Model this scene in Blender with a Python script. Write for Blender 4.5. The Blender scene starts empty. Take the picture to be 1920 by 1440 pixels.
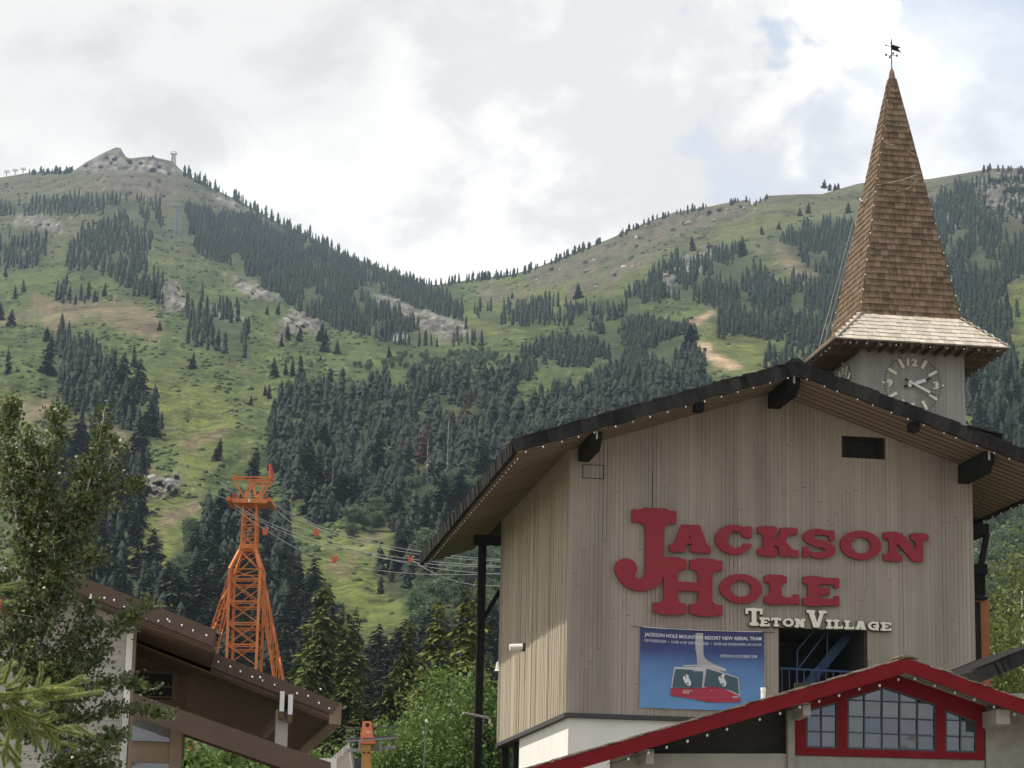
import bpy, math, random
import numpy as np
from mathutils import Vector, Matrix
from mathutils.geometry import tessellate_polygon
R_ = math.radians
rng = np.random.default_rng(7)
random.seed(7)
C = bpy.context.scene.collection

# ------------------------------------------------------------------ camera
F_PX, PITCH, ROLL, YAW_B = 4500.0, .218, .0218, .148
EYE = np.array([0, 0, 1.7])
FW = np.array([0, math.cos(PITCH), math.sin(PITCH)])
_u0 = np.array([0, -math.sin(PITCH), math.cos(PITCH)])
_x0 = np.array([1.0, 0, 0])
RX = math.cos(ROLL) * _x0 + math.sin(ROLL) * _u0
RU = -math.sin(ROLL) * _x0 + math.cos(ROLL) * _u0
cam_d = bpy.data.cameras.new('camera')
cam = bpy.data.objects.new('camera', cam_d)
C.objects.link(cam)
cam_d.sensor_width = 36
cam_d.lens = 36 * F_PX / 1920
cam_d.clip_start = .5
cam_d.clip_end = 20000
cam.matrix_world = Matrix(((RX[0], RU[0], -FW[0], EYE[0]), (RX[1], RU[1], -FW[1], EYE[1]), (RX[2], RU[2], -FW[2], EYE[2]), (0, 0, 0, 1)))
SC = bpy.context.scene
SC.camera = cam
SC.view_settings.view_transform = 'Standard'
SC.view_settings.look = 'None'
SC.view_settings.exposure = .32
SC.view_settings.gamma = 1
SC.view_settings.use_curve_mapping = False
try:
    SC.cycles.max_bounces = 6
    SC.cycles.volume_bounces = 0
    SC.cycles.use_denoising = True
except Exception:
    pass

# building grid axes (u along the facade, d into depth)
UA = np.array([math.cos(YAW_B), math.sin(YAW_B), 0])
DA = np.array([-math.sin(YAW_B), math.cos(YAW_B), 0])
ZA = np.array([0, 0, 1.0])

def ray(x, y):
    return FW + RX * (x - 960) / F_PX - RU * (y - 720) / F_PX
_A = EYE + ray(1062, 1336) * 87.0
ORG = np.array([_A[0], _A[1], 0])

def W(u, d, z):
    return ORG + UA * u + DA * d + ZA * z

def on(x, y, axis, val):
    """point of the building grid seen at photo pixel x, y on the plane axis = val"""
    r = ray(x, y)
    e = EYE - ORG
    e = np.array([e @ UA, e @ DA, e[2]])
    q = np.array([r @ UA, r @ DA, r[2]])
    return e + q * (val - e[axis]) / q[axis]

def onY(x, y, Y):
    r = ray(x, y)
    return EYE + r * (Y / r[1])

def proj(p):
    v = np.asarray(p) - EYE
    c = v @ FW
    return 960 + F_PX * (v @ RX) / c, 720 - F_PX * (v @ RU) / c

# ------------------------------------------------------------------ sun and sky
SUN_EL = R_(64)
_h = -.985 * UA + .13 * DA
_h /= np.linalg.norm(_h)
SUN = _h * math.cos(SUN_EL) + ZA * math.sin(SUN_EL)
sd = bpy.data.lights.new('sun', 'SUN')
sd.energy = 5.0
sd.angle = R_(.53)
sd.color = (1, .95, .86)
so = bpy.data.objects.new('sun', sd)
C.objects.link(so)
so.rotation_euler = Vector(SUN).to_track_quat('Z', 'Y').to_euler()

wd = bpy.data.worlds.new('World')
SC.world = wd
wd.use_nodes = True
N = wd.node_tree.nodes
K = wd.node_tree.links
N.clear()
def nd(t, **kw):
    n = N.new(t)
    for k, v in kw.items():
        setattr(n, k, v)
    return n
def wmath(op, a, b=None, c=None, clamp=False):
    n = N.new('ShaderNodeMath')
    n.operation = op
    n.use_clamp = clamp
    for i, s in enumerate((a, b, c)):
        if s is None:
            continue
        if isinstance(s, (int, float)):
            n.inputs[i].default_value = s
        else:
            K.new(s, n.inputs[i])
    return n.outputs[0]
def wstep(x, a, b):
    n = N.new('ShaderNodeMapRange')
    n.interpolation_type = 'SMOOTHSTEP'
    K.new(x, n.inputs[0])
    n.inputs[1].default_value, n.inputs[2].default_value = a, b
    return n.outputs[0]
def wmix(f, a, b):
    n = N.new('ShaderNodeMix')
    n.data_type = 'RGBA'
    if isinstance(f, float): n.inputs[0].default_value = f
    else: K.new(f, n.inputs[0])
    for i, s in ((6, a), (7, b)):
        if isinstance(s, tuple):
            n.inputs[i].default_value = (*s, 1)
        else:
            K.new(s, n.inputs[i])
    return n.outputs[2]
def wnoise(vec, scale, detail, rough=.5, dist=0.0):
    n = N.new('ShaderNodeTexNoise')
    K.new(vec, n.inputs['Vector'])
    n.inputs['Scale'].default_value = scale
    n.inputs['Detail'].default_value = detail
    n.inputs['Roughness'].default_value = rough
    n.inputs['Distortion'].default_value = dist
    return n.outputs[0]
sky = nd('ShaderNodeTexSky', sky_type='NISHITA', sun_disc=False)
sky.sun_elevation = SUN_EL
sky.sun_rotation = math.atan2(SUN[0], SUN[1])
sky.altitude = 1900
tc = nd('ShaderNodeTexCoord')
sep = nd('ShaderNodeSeparateXYZ')
K.new(tc.outputs['Generated'], sep.inputs[0])
dx, dy, dz = sep.outputs
mp = nd('ShaderNodeMapping')
K.new(tc.outputs['Generated'], mp.inputs[0])
mp.inputs['Location'].default_value = (.35, .12, .3)
mp.inputs['Scale'].default_value = (1, 1, 1.5)
n1 = wnoise(mp.outputs[0], 7.0, 9, .52, .25)
n2 = wnoise(mp.outputs[0], 19.0, 9, .55, .3)
n3 = wnoise(mp.outputs[0], 4.2, 6, .5, .1)
# compass bearing (0 = straight ahead) and height of each sky direction
az = wmath('ARCTAN2', dx, dy)
lit = wmath('ADD', wmath('MULTIPLY', n1, .65), wmath('MULTIPLY', n2, .35))
cloud = wmix(wstep(lit, .43, .555), (.70, .69, .69), (1.02, 1.0, .96))
# heavier grey bellies of the clouds to the left and overhead
belly = wmath('MULTIPLY', wstep(wmath('ADD', dz, wmath('MULTIPLY', wmath('SUBTRACT', n1, .5), .30)), .265, .335),
              wstep(wmath('ADD', az, wmath('MULTIPLY', wmath('SUBTRACT', n3, .5), .3)), .03, -.07))
cloud = wmix(wmath('MULTIPLY', belly, .55), cloud, (.56, .55, .555))
skyb = nd('ShaderNodeVectorMath', operation='SCALE')
K.new(sky.outputs[0], skyb.inputs[0])
skyb.inputs['Scale'].default_value = .10
gap = wstep(wmath('ADD', az, wmath('MULTIPLY', wmath('SUBTRACT', lit, .5), -.55)), .124, .146)
veil = wstep(wmath('ADD', wmath('MULTIPLY', n3, .5), wmath('MULTIPLY', n1, .5)), .40, .58)
gap = wmath('MULTIPLY', gap, wmath('SUBTRACT', .80, wmath('MULTIPLY', veil, .55)))
col = wmix(gap, cloud, wmix(.7, skyb.outputs[0], (.60, .68, .82)))
bg = nd('ShaderNodeBackground')
K.new(col, bg.inputs[0])
bg.inputs[1].default_value = 1.0
wo = nd('ShaderNodeOutputWorld')
K.new(bg.outputs[0], wo.inputs[0])

# ------------------------------------------------------------------ helpers
BASE = {}

def props(o, label=None, cat=None, group=None, kind=None):
    if label: o['label'] = label
    if cat: o['category'] = cat
    if group: o['group'] = group
    if kind: o['kind'] = kind
    return o

def thing(name, label, cat, base, group=None, grid=True):
    o = bpy.data.objects.new(name, None)
    o.empty_display_size = .3
    C.objects.link(o)
    p = W(*base) if grid else np.asarray(base, float)
    o.location = p
    if grid: o.rotation_euler = (0, 0, YAW_B)
    props(o, label, cat, group)
    BASE[o.name] = np.asarray(base, float)
    return o

def mesh(name, v, f, mats, smooth=False, mi=None):
    me = bpy.data.meshes.new(name)
    me.from_pydata([tuple(map(float, p)) for p in v], [], f)
    for m in (mats if isinstance(mats, (list, tuple)) else [mats]):
        me.materials.append(m)
    if mi is not None: me.polygons.foreach_set('material_index', mi)
    if smooth: me.polygons.foreach_set('use_smooth', [True] * len(me.polygons))
    return me

def link(name, me, parent=None, loc=(0, 0, 0), rot=None, scale=None):
    o = bpy.data.objects.new(name, me)
    C.objects.link(o)
    if parent is not None:
        o.parent = parent
        BASE[o.name] = BASE.get(parent.name, np.zeros(3))
    o.location = loc
    if rot is not None:
        o.rotation_euler = rot
    if scale is not None: o.scale = scale
    return o

class MB:
    def __init__(s):
        s.v, s.f = [], []
    def add(s, v, f):
        n = len(s.v)
        s.v += [np.asarray(p, float) for p in v]
        s.f += [tuple(i + n for i in q) for q in f]
        return s
    def box(s, a, b):
        (x0, y0, z0), (x1, y1, z1) = np.minimum(a, b), np.maximum(a, b)
        return s.add([(x0, y0, z0), (x1, y0, z0), (x1, y1, z0), (x0, y1, z0), (x0, y0, z1), (x1, y0, z1), (x1, y1, z1), (x0, y1, z1)],
                     [(3, 2, 1, 0), (4, 5, 6, 7), (0, 1, 5, 4), (1, 2, 6, 5), (2, 3, 7, 6), (3, 0, 4, 7)])
    def hexa(s, bot, top):
        """eight corners: bottom quad, top quad (same order)"""
        return s.add(list(bot) + list(top), [(3, 2, 1, 0), (4, 5, 6, 7), (0, 1, 5, 4), (1, 2, 6, 5), (2, 3, 7, 6), (3, 0, 4, 7)])
    def prism(s, poly, o, ax, ay, n, depth):
        o, ax, ay, n = map(lambda q: np.asarray(q, float), (o, ax, ay, n))
        k = len(poly)
        a = [o + ax * p[0] + ay * p[1] for p in poly]
        b = [p + n * depth for p in a]
        f = [tuple(range(k))[::-1], tuple(range(k, 2 * k))]
        f += [(i, (i + 1) % k, k + (i + 1) % k, k + i) for i in range(k)]
        return s.add(a + b, f)
    def bar(s, p, q, w, h=None, up=(0, 0, 1)):
        p, q = np.asarray(p, float), np.asarray(q, float)
        h = h or w
        t = q - p
        t = t / np.linalg.norm(t)
        up = np.asarray(up, float)
        if abs(t @ up) > .97: up = np.array([1.0, 0, 0])
        a = np.cross(t, up); a /= np.linalg.norm(a)
        b = np.cross(a, t)
        c = [(-w / 2, -h / 2), (w / 2, -h / 2), (w / 2, h / 2), (-w / 2, h / 2)]
        return s.hexa([p + a * i + b * j for i, j in c], [q + a * i + b * j for i, j in c])
    def tube(s, pts, r, n=6, r1=None, cap=True):
        pts = [np.asarray(p, float) for p in pts]
        m = len(pts)
        base = len(s.v)
        prev = None
        for i, p in enumerate(pts):
            t = pts[min(i + 1, m - 1)] - pts[max(i - 1, 0)]
            t = t / (np.linalg.norm(t) + 1e-9)
            up = np.array([0, 0, 1.0]) if abs(t[2]) < .9 else np.array([1.0, 0, 0])
            a = np.cross(t, up); a /= np.linalg.norm(a)
            b = np.cross(a, t)
            rr = r if r1 is None else r + (r1 - r) * i / max(1, m - 1)
            for k in range(n):
                w = 2 * math.pi * k / n
                s.v.append(p + (a * math.cos(w) + b * math.sin(w)) * rr)
        for i in range(m - 1):
            for k in range(n):
                k2 = (k + 1) % n
                s.f.append((base + i * n + k, base + i * n + k2, base + (i + 1) * n + k2, base + (i + 1) * n + k))
        if cap:
            s.f.append(tuple(base + k for k in range(n))[::-1])
            s.f.append(tuple(base + (m - 1) * n + k for k in range(n)))
        return s
    def build(s, name, m, parent=None, smooth=False, kind=None, label=None):
        b = BASE[parent.name] if parent is not None else np.zeros(3)
        o = link(name, mesh(name, [p - b for p in s.v], s.f, m, smooth), parent)
        if kind: o['kind'] = kind
        if label: o['label'] = label
        return o

def unit_box(name, m, bevel=.0):
    v = [(-.5, -.5, -.5), (.5, -.5, -.5), (.5, .5, -.5), (-.5, .5, -.5), (-.5, -.5, .5), (.5, -.5, .5), (.5, .5, .5), (-.5, .5, .5)]
    return mesh(name, v, [(3, 2, 1, 0), (4, 5, 6, 7), (0, 1, 5, 4), (1, 2, 6, 5), (2, 3, 7, 6), (3, 0, 4, 7)], m)

def piece(name, me, parent, c, scale, rot=None):
    return link(name, me, parent, np.asarray(c, float) - BASE[parent.name], rot, scale)

# value noise on 2-D arrays
def vnoise(x, y, seed=0):
    g = np.random.default_rng(seed).random((256, 256))
    xi, yi = np.floor(x).astype(int), np.floor(y).astype(int)
    fx, fy = x - xi, y - yi
    fx, fy = fx * fx * (3 - 2 * fx), fy * fy * (3 - 2 * fy)
    a = g[xi & 255, yi & 255]; b = g[(xi + 1) & 255, yi & 255]
    c = g[xi & 255, (yi + 1) & 255]; d = g[(xi + 1) & 255, (yi + 1) & 255]
    return (a * (1 - fx) + b * fx) * (1 - fy) + (c * (1 - fx) + d * fx) * fy
def fbm(x, y, seed=0, oct=5, gain=.5):
    t, a, s = 0, 1.0, 0
    for i in range(oct):
        t = t + a * vnoise(x * 2 ** i + 17 * i, y * 2 ** i + 31 * i, seed + i)
        s += a
        a *= gain
    return t / s

# ------------------------------------------------------------------ materials
def newmat(name):
    m = bpy.data.materials.new(name)
    m.use_nodes = True
    nt = m.node_tree
    return m, nt, nt.nodes['Principled BSDF']

def tintmat(name, c1, c2, rough=.8, src='object', grain=None, gs=1.0, bump=0.0, spec=.3, trans=0.0, dirt=.0, dirts=.6, dirtc=(.1, .09, .08), dirtm=(1, 1, 1), dirtr=(.45, .75)):
    """colour between c1 and c2: one random shade per object (or per 'tint' attribute) plus grain noise
    grain: scale vector of the noise in object space"""
    m, nt, b = newmat(name)
    n, k = nt.nodes, nt.links
    if src == 'object':
        s = n.new('ShaderNodeObjectInfo').outputs['Random']
    elif src == 'attr':
        a = n.new('ShaderNodeAttribute'); a.attribute_name = 'tint'
        s = a.outputs['Fac']
    else:
        v = n.new('ShaderNodeValue'); v.outputs[0].default_value = .5
        s = v.outputs[0]
    fac = s
    if grain is not None:
        g = n.new('ShaderNodeNewGeometry')
        mpn = n.new('ShaderNodeMapping')
        k.new(g.outputs['Position'], mpn.inputs[0])
        mpn.inputs['Rotation'].default_value = (0, 0, 0)
        mpn.vector_type = 'POINT'
        mpn.inputs['Scale'].default_value = grain
        tx = n.new('ShaderNodeTexNoise')
        tx.inputs['Scale'].default_value = 1
        tx.inputs['Detail'].default_value = 5
        tx.inputs['Roughness'].default_value = .65
        k.new(mpn.outputs[0], tx.inputs['Vector'])
        mr = n.new('ShaderNodeMapRange')
        k.new(tx.outputs[0], mr.inputs[0])
        mr.inputs[1].default_value, mr.inputs[2].default_value = .28, .72
        mx = n.new('ShaderNodeMix')
        mx.inputs[0].default_value = gs
        k.new(s, mx.inputs[2]); k.new(mr.outputs[0], mx.inputs[3])
        fac = mx.outputs[0]
        if bump:
            bp = n.new('ShaderNodeBump')
            bp.inputs['Strength'].default_value = bump
            bp.inputs['Distance'].default_value = .02
            k.new(tx.outputs[0], bp.inputs['Height'])
            k.new(bp.outputs[0], b.inputs['Normal'])
    mc = n.new('ShaderNodeMix'); mc.data_type = 'RGBA'
    k.new(fac, mc.inputs[0])
    mc.inputs[6].default_value = (*c1, 1); mc.inputs[7].default_value = (*c2, 1)
    colr = mc.outputs[2]
    if dirt:
        g2 = n.new('ShaderNodeNewGeometry')
        t2 = n.new('ShaderNodeTexNoise')
        t2.inputs['Scale'].default_value = dirts
        t2.inputs['Detail'].default_value = 6
        mp2 = n.new('ShaderNodeMapping')
        mp2.inputs['Scale'].default_value = dirtm
        k.new(g2.outputs['Position'], mp2.inputs[0]); k.new(mp2.outputs[0], t2.inputs['Vector'])
        r2 = n.new('ShaderNodeMapRange')
        r2.inputs[1].default_value, r2.inputs[2].default_value, r2.inputs[4].default_value = *dirtr, dirt
        k.new(t2.outputs[0], r2.inputs[0])
        m2 = n.new('ShaderNodeMix'); m2.data_type = 'RGBA'
        k.new(r2.outputs[0], m2.inputs[0]); k.new(colr, m2.inputs[6])
        m2.inputs[7].default_value = (*dirtc, 1)
        colr = m2.outputs[2]
    k.new(colr, b.inputs['Base Color'])
    b.inputs['Roughness'].default_value = rough
    b.inputs['Specular IOR Level'].default_value = spec
    if trans:
        tr = n.new('ShaderNodeBsdfTranslucent')
        k.new(colr, tr.inputs[0])
        ms = n.new('ShaderNodeMixShader')
        ms.inputs[0].default_value = trans
        k.new(b.outputs[0], ms.inputs[1]); k.new(tr.outputs[0], ms.inputs[2])
        k.new(ms.outputs[0], n['Material Output'].inputs[0])
    return m

M = {}
M['board'] = tintmat('weathered_siding', (.305, .260, .210), (.405, .347, .287), .85, 'object', (9, 9, .35), .55, .25, .2, dirt=.5, dirts=1, dirtc=(.175, .142, .110), dirtm=(.8, .8, .13), dirtr=(.42, .72))
M['board_s'] = tintmat('weathered_siding_fine', (.29, .24, .18), (.52, .44, .335), .85, 'none', (7, 7, .22), 1, .3, .2)
M['tower_board'] = tintmat('grey_siding', (.29, .26, .235), (.37, .335, .305), .85, 'object', (9, 9, .4), .5, .2, .2, dirt=.55, dirts=1, dirtc=(.19, .155, .125), dirtm=(1.2, 1.2, .25))
M['backing'] = tintmat('dark_backing', (.03, .025, .02), (.05, .04, .035), .9, 'none')
M['soffit'] = tintmat('soffit_board', (.21, .155, .105), (.32, .245, .175), .8, 'object', (2, 2, 2), .5, .1, .2)
M['black_wood'] = tintmat('black_stained_wood', (.011, .010, .010), (.028, .025, .024), .9, 'object', (3, 3, 3), .5, .2, .1)
M['black_shake'] = tintmat('black_shake', (.008, .008, .009), (.055, .049, .045), .9, 'object', (4, 4, 4), .35, .2, .1)
M['plaster'] = tintmat('white_plaster', (.70, .67, .61), (.80, .77, .71), .9, 'none', (1.2, 1.2, .5), 1, .05, .2)
M['dark_trim'] = tintmat('dark_trim', (.055, .05, .052), (.08, .073, .075), .8, 'none', (4, 4, 4), 1)
M['red_paint'] = tintmat('red_letter_paint', (.25, .020, .030), (.31, .026, .038), .6, 'none', (3, 3, 3), 1, 0, .3)
M['red_trim'] = tintmat('red_trim_paint', (.15, .009, .012), (.20, .013, .017), .75, 'none', (2.5, 2.5, 2.5), 1, .05, .12)
M['cream'] = tintmat('cream_paint', (.76, .70, .56), (.86, .80, .66), .6, 'none', (4, 4, 4), 1)
M['white'] = tintmat('white_paint', (.72, .70, .66), (.8, .78, .74), .6, 'none', (4, 4, 4), 1)
M['ink'] = tintmat('dark_outline', (.03, .022, .018), (.05, .04, .03), .7, 'none')
M['shake'] = tintmat('brown_shake', (.068, .046, .029), (.215, .150, .098), .85, 'object', (7, 7, .9), .45, .3, .15)
M['shake_s'] = tintmat('brown_shake_mass', (.068, .046, .029), (.215, .150, .098), .85, 'attr', (7, 7, .9), .45, .3, .15)
M['silver'] = tintmat('silvered_shake', (.29, .255, .205), (.53, .47, .395), .85, 'object', (6, 6, 6), .4, .2, .15)
M['silver_s'] = tintmat('silvered_shake_mass', (.29, .255, .205), (.53, .47, .395), .85, 'attr', (6, 6, 6), .4, .2, .15)
M['front_shake'] = tintmat('front_roof_shake', (.13, .10, .075), (.34, .29, .23), .85, 'object', (5, 5, 5), .5, .2, .15)
M['bulb'] = tintmat('bulb_glass', (.75, .74, .72), (.85, .85, .84), .25, 'none', None, spec=.6)
M['wire'] = tintmat('black_wire', (.015, .015, .015), (.03, .03, .03), .6, 'none')
M['rope'] = tintmat('pale_rope', (.45, .42, .38), (.55, .52, .47), .8, 'none')
M['grey_steel'] = tintmat('grey_steel', (.22, .22, .23), (.32, .32, .33), .5, 'none', (5, 5, 5), 1)
M['cable'] = tintmat('steel_cable', (.15, .15, .155), (.20, .20, .205), .7, 'none')
M['orange'] = tintmat('orange_steel', (.50, .145, .035), (.66, .215, .06), .6, 'object', (2, 2, 2), .4, 0, .25, dirt=.6, dirts=.8, dirtc=(.30, .085, .03))
M['redlamp'] = tintmat('red_sock', (.45, .035, .035), (.55, .05, .045), .5, 'none')
M['redcar'] = tintmat('red_bucket', (.55, .09, .04), (.65, .12, .05), .5, 'none', (3, 3, 3), 1)
M['batten'] = tintmat('brown_batten', (.055, .038, .026), (.08, .055, .038), .85, 'object')
M['rafter'] = tintmat('brown_rafter', (.10, .07, .045), (.15, .105, .07), .8, 'object')
M['brown'] = tintmat('brown_fascia', (.090, .058, .042), (.125, .085, .063), .75, 'object', (3, 3, 3), .6, .1, .25)
M['brown_soffit'] = tintmat('brown_soffit', (.19, .125, .075), (.27, .185, .115), .8, 'object', (2, 2, 4), .5, .1, .2)
M['tan_wall'] = tintmat('tan_wall', (.22, .165, .115), (.29, .22, .155), .85, 'none', (2, 2, 2), 1)
M['siding'] = tintmat('pale_siding', (.40, .36, .33), (.48, .44, .40), .75, 'object', (2, 2, 3), .5, .05, .25)
M['concrete'] = tintmat('concrete', (.28, .26, .23), (.38, .36, .32), .9, 'none', (1.5, 1.5, 1.5), 1, .1, .2)
M['conc_light'] = tintmat('pale_concrete', (.50, .45, .39), (.60, .55, .48), .9, 'none', (2, 2, 2), 1, .1, .2)
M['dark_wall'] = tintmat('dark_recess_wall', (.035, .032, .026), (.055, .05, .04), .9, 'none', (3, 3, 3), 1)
M['grey_wood'] = tintmat('grey_wood', (.22, .21, .185), (.33, .315, .28), .85, 'none', (4, 4, 4), 1, .1)
M['navy'] = tintmat('navy_steel', (.03, .055, .12), (.045, .08, .17), .5, 'none', (3, 3, 3), 1)
M['slate'] = tintmat('slate_muntin', (.05, .065, .075), (.07, .085, .10), .5, 'none')
M['yellow'] = tintmat('yellow_boom_paint', (.42, .22, .05), (.52, .28, .07), .5, 'none', (4, 4, 4), 1)
M['salmon'] = tintmat('orange_machine_paint', (.75, .20, .10), (.82, .25, .13), .5, 'none', (4, 4, 4), 1)
M['rail'] = tintmat('rail_steel', (.10, .10, .11), (.16, .16, .17), .5, 'none')
M['orange_wood'] = tintmat('orange_stained_wood', (.30, .105, .035), (.40, .15, .055), .7, 'none', (3, 3, 1), 1)
M['bark_pale'] = tintmat('aspen_bark', (.42, .39, .33), (.62, .59, .53), .8, 'none', (6, 6, 14), 1, .2)
M['bark'] = tintmat('conifer_bark', (.07, .05, .04), (.13, .10, .08), .9, 'none', (6, 6, 2), 1, .2)
M['snag'] = tintmat('dead_grey_wood', (.22, .19, .17), (.32, .28, .25), .9, 'object')
M['rust'] = tintmat('rust_needles', (.22, .10, .065), (.30, .16, .11), .9, 'object')
M['conifer'] = tintmat('conifer_needles', (.010, .019, .008), (.035, .043, .016), .8, 'object', (.5, .5, .5), .45, 0, .2)
M['conifer_s'] = tintmat('far_conifer_needles', (.006, .014, .009), (.020, .028, .014), .8, 'attr', (.08, .08, .08), .3, 0, .2)
M['fir'] = tintmat('near_fir_needles', (.034, .052, .013), (.125, .140, .032), .8, 'object', (.7, .7, .7), .6, 0, .2, trans=.1)
M['pine'] = tintmat('pine_needles', (.085, .100, .022), (.165, .170, .042), .8, 'object', (.6, .6, .6), .5, 0, .2, trans=.15)
M['leafy'] = tintmat('green_leaves', (.075, .13, .026), (.15, .215, .05), .6, 'object', (.9, .9, .9), .5, 0, .3, trans=.35)
M['leafy_pale'] = tintmat('pale_leaves', (.075, .115, .055), (.12, .165, .085), .6, 'object', (.3, .3, .3), .5, 0, .3, trans=.35)
M['olive'] = tintmat('olive_leaves', (.085, .105, .022), (.16, .175, .045), .6, 'object', (.9, .9, .9), .6, 0, .3, trans=.35)
M['aspen'] = tintmat('aspen_leaves', (.038, .062, .016), (.135, .165, .042), .45, 'attr', None, 1, 0, .5, trans=.3)
M['spruce'] = tintmat('spruce_needles', (.15, .21, .10), (.46, .48, .15), .6, 'attr', None, 1, 0, .3, trans=.25)
M['cone'] = tintmat('pine_cone', (.20, .075, .03), (.34, .14, .06), .7, 'none', (30, 30, 30), 1)
M['shrub'] = tintmat('shrub_leaves', (.030, .050, .016), (.062, .082, .028), .8, 'attr', (.2, .2, .2), .3, 0, .2)
M['rock'] = tintmat('grey_boulder', (.16, .15, .135), (.33, .31, .28), .9, 'attr', (.3, .3, .3), .4, 0, .2)

def glassmat(name, c, ior=1.9, rough=.03):
    m, nt, b = newmat(name)
    b.inputs['Base Color'].default_value = (*c, 1)
    b.inputs['Roughness'].default_value = rough
    b.inputs['IOR'].default_value = ior
    b.inputs['Specular IOR Level'].default_value = .5
    t = nt.nodes.new('ShaderNodeTexNoise')
    t.inputs['Scale'].default_value = .5
    bp = nt.nodes.new('ShaderNodeBump')
    bp.inputs['Strength'].default_value = .12
    bp.inputs['Distance'].default_value = .05
    nt.links.new(t.outputs[0], bp.inputs['Height'])
    nt.links.new(bp.outputs[0], b.inputs['Normal'])
    return m
M['glass'] = glassmat('window_glass', (.03, .03, .04), 2.1)
M['glass_pale'] = glassmat('pale_window_glass', (.16, .17, .18), 1.9)
# ------------------------------------------------------------------ mountain
RIDGE = [(-2600, 700), (-1500, 520), (-600, 420), (-200, 352), (0, 333), (60, 323), (140, 319), (158, 306), (195, 286), (218, 276), (227, 278), (234, 292), (242, 297), (280, 293), (322, 302), (345, 324),
         (400, 354), (450, 377), (520, 417), (580, 442), (630, 472), (680, 490), (740, 512), (790, 530), (815, 535), (850, 529), (900, 522), (960, 515), (1010, 500),
         (1080, 472), (1140, 449), (1200, 422), (1260, 399), (1330, 387), (1375, 378), (1402, 374), (1410, 384), (1440, 367), (1500, 364), (1540, 364), (1610, 344),
         (1680, 337), (1740, 336), (1800, 326), (1860, 316), (1920, 315), (2100, 300), (2600, 330), (3400, 460), (4600, 760)]
RD = [(-2600, 3300), (0, 3300), (300, 3200), (500, 2900), (800, 2600), (1000, 2500), (1500, 2600), (1900, 2500), (4600, 2800)]
def hy(x): return 1717 + math.tan(ROLL) * (x - 960)
def ridge_e(x):
    x = np.asarray(x, float)
    return hy(x) - np.interp(x, [p[0] for p in RIDGE], [p[1] for p in RIDGE])
def inpoly(X, Y, poly):
    ins = np.zeros(X.shape, bool)
    n = len(poly)
    for i in range(n):
        (x0, y0), (x1, y1) = poly[i], poly[(i + 1) % n]
        if y0 == y1: continue
        c = ((Y < y0) != (Y < y1)) & (X < (x1 - x0) * (Y - y0) / (y1 - y0) + x0)
        ins ^= c
    return ins
def edge_dist(X, Y, poly):
    d = np.full(X.shape, 1e9)
    n = len(poly)
    for i in range(n):
        (x0, y0), (x1, y1) = poly[i], poly[(i + 1) % n]
        L = (x1 - x0) ** 2 + (y1 - y0) ** 2 + 1e-9
        t = np.clip(((X - x0) * (x1 - x0) + (Y - y0) * (y1 - y0)) / L, 0, 1)
        d = np.minimum(d, np.hypot(X - x0 - t * (x1 - x0), Y - y0 - t * (y1 - y0)))
    return d
def pmask(X, Y, poly, soft=10):
    xs = [p[0] for p in poly]; ys = [p[1] for p in poly]
    o = np.zeros(X.shape)
    box = (X > min(xs) - soft) & (X < max(xs) + soft) & (Y > min(ys) - soft) & (Y < max(ys) + soft)
    if not box.any(): return o
    x, y = X[box], Y[box]
    d = edge_dist(x, y, poly) * np.where(inpoly(x, y, poly), 1, -1)
    o[box] = np.clip(.5 + d / (2 * soft), 0, 1)
    return o

ROCKS = [[(140, 320), (158, 305), (218, 274), (236, 294), (322, 300), (345, 325), (330, 333), (250, 326), (180, 328)],
         [(688, 548), (720, 545), (790, 575), (860, 605), (898, 628), (850, 640), (830, 636), (770, 600), (700, 575)],
         [(522, 592), (560, 586), (600, 600), (598, 632), (560, 620), (522, 634)],
         [(24, 405), (80, 402), (128, 432), (110, 438), (60, 425), (24, 425)],
         [(302, 528), (332, 540), (350, 575), (330, 590), (302, 560)],
         [(380, 570), (420, 575), (448, 595), (420, 605), (390, 590)],
         [(440, 520), (500, 535), (530, 565), (480, 560), (440, 545)],
         [(265, 905), (330, 880), (335, 915), (300, 928), (262, 915)],
         [(1815, 400), (1830, 345), (1870, 318), (1960, 320), (1960, 420), (1880, 400)],
         [(1750, 400), (1800, 390), (1810, 420), (1760, 430)],
         [(1240, 500), (1330, 460), (1350, 470), (1260, 540), (1215, 560)],
         [(385, 352), (440, 380), (470, 405), (430, 395)]]
CLIFF = [[(990, 512), (1080, 478), (1200, 430), (1330, 390), (1402, 376), (1408, 392), (1330, 420), (1240, 455), (1150, 490), (1060, 530), (1000, 545)],
         [(1060, 535), (1180, 490), (1230, 470), (1210, 500), (1120, 545), (1060, 560)],
         [(150, 345), (250, 338), (330, 345), (350, 365), (250, 370), (160, 360)],
         [(900, 545), (990, 545), (980, 570), (900, 565)]]
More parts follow.
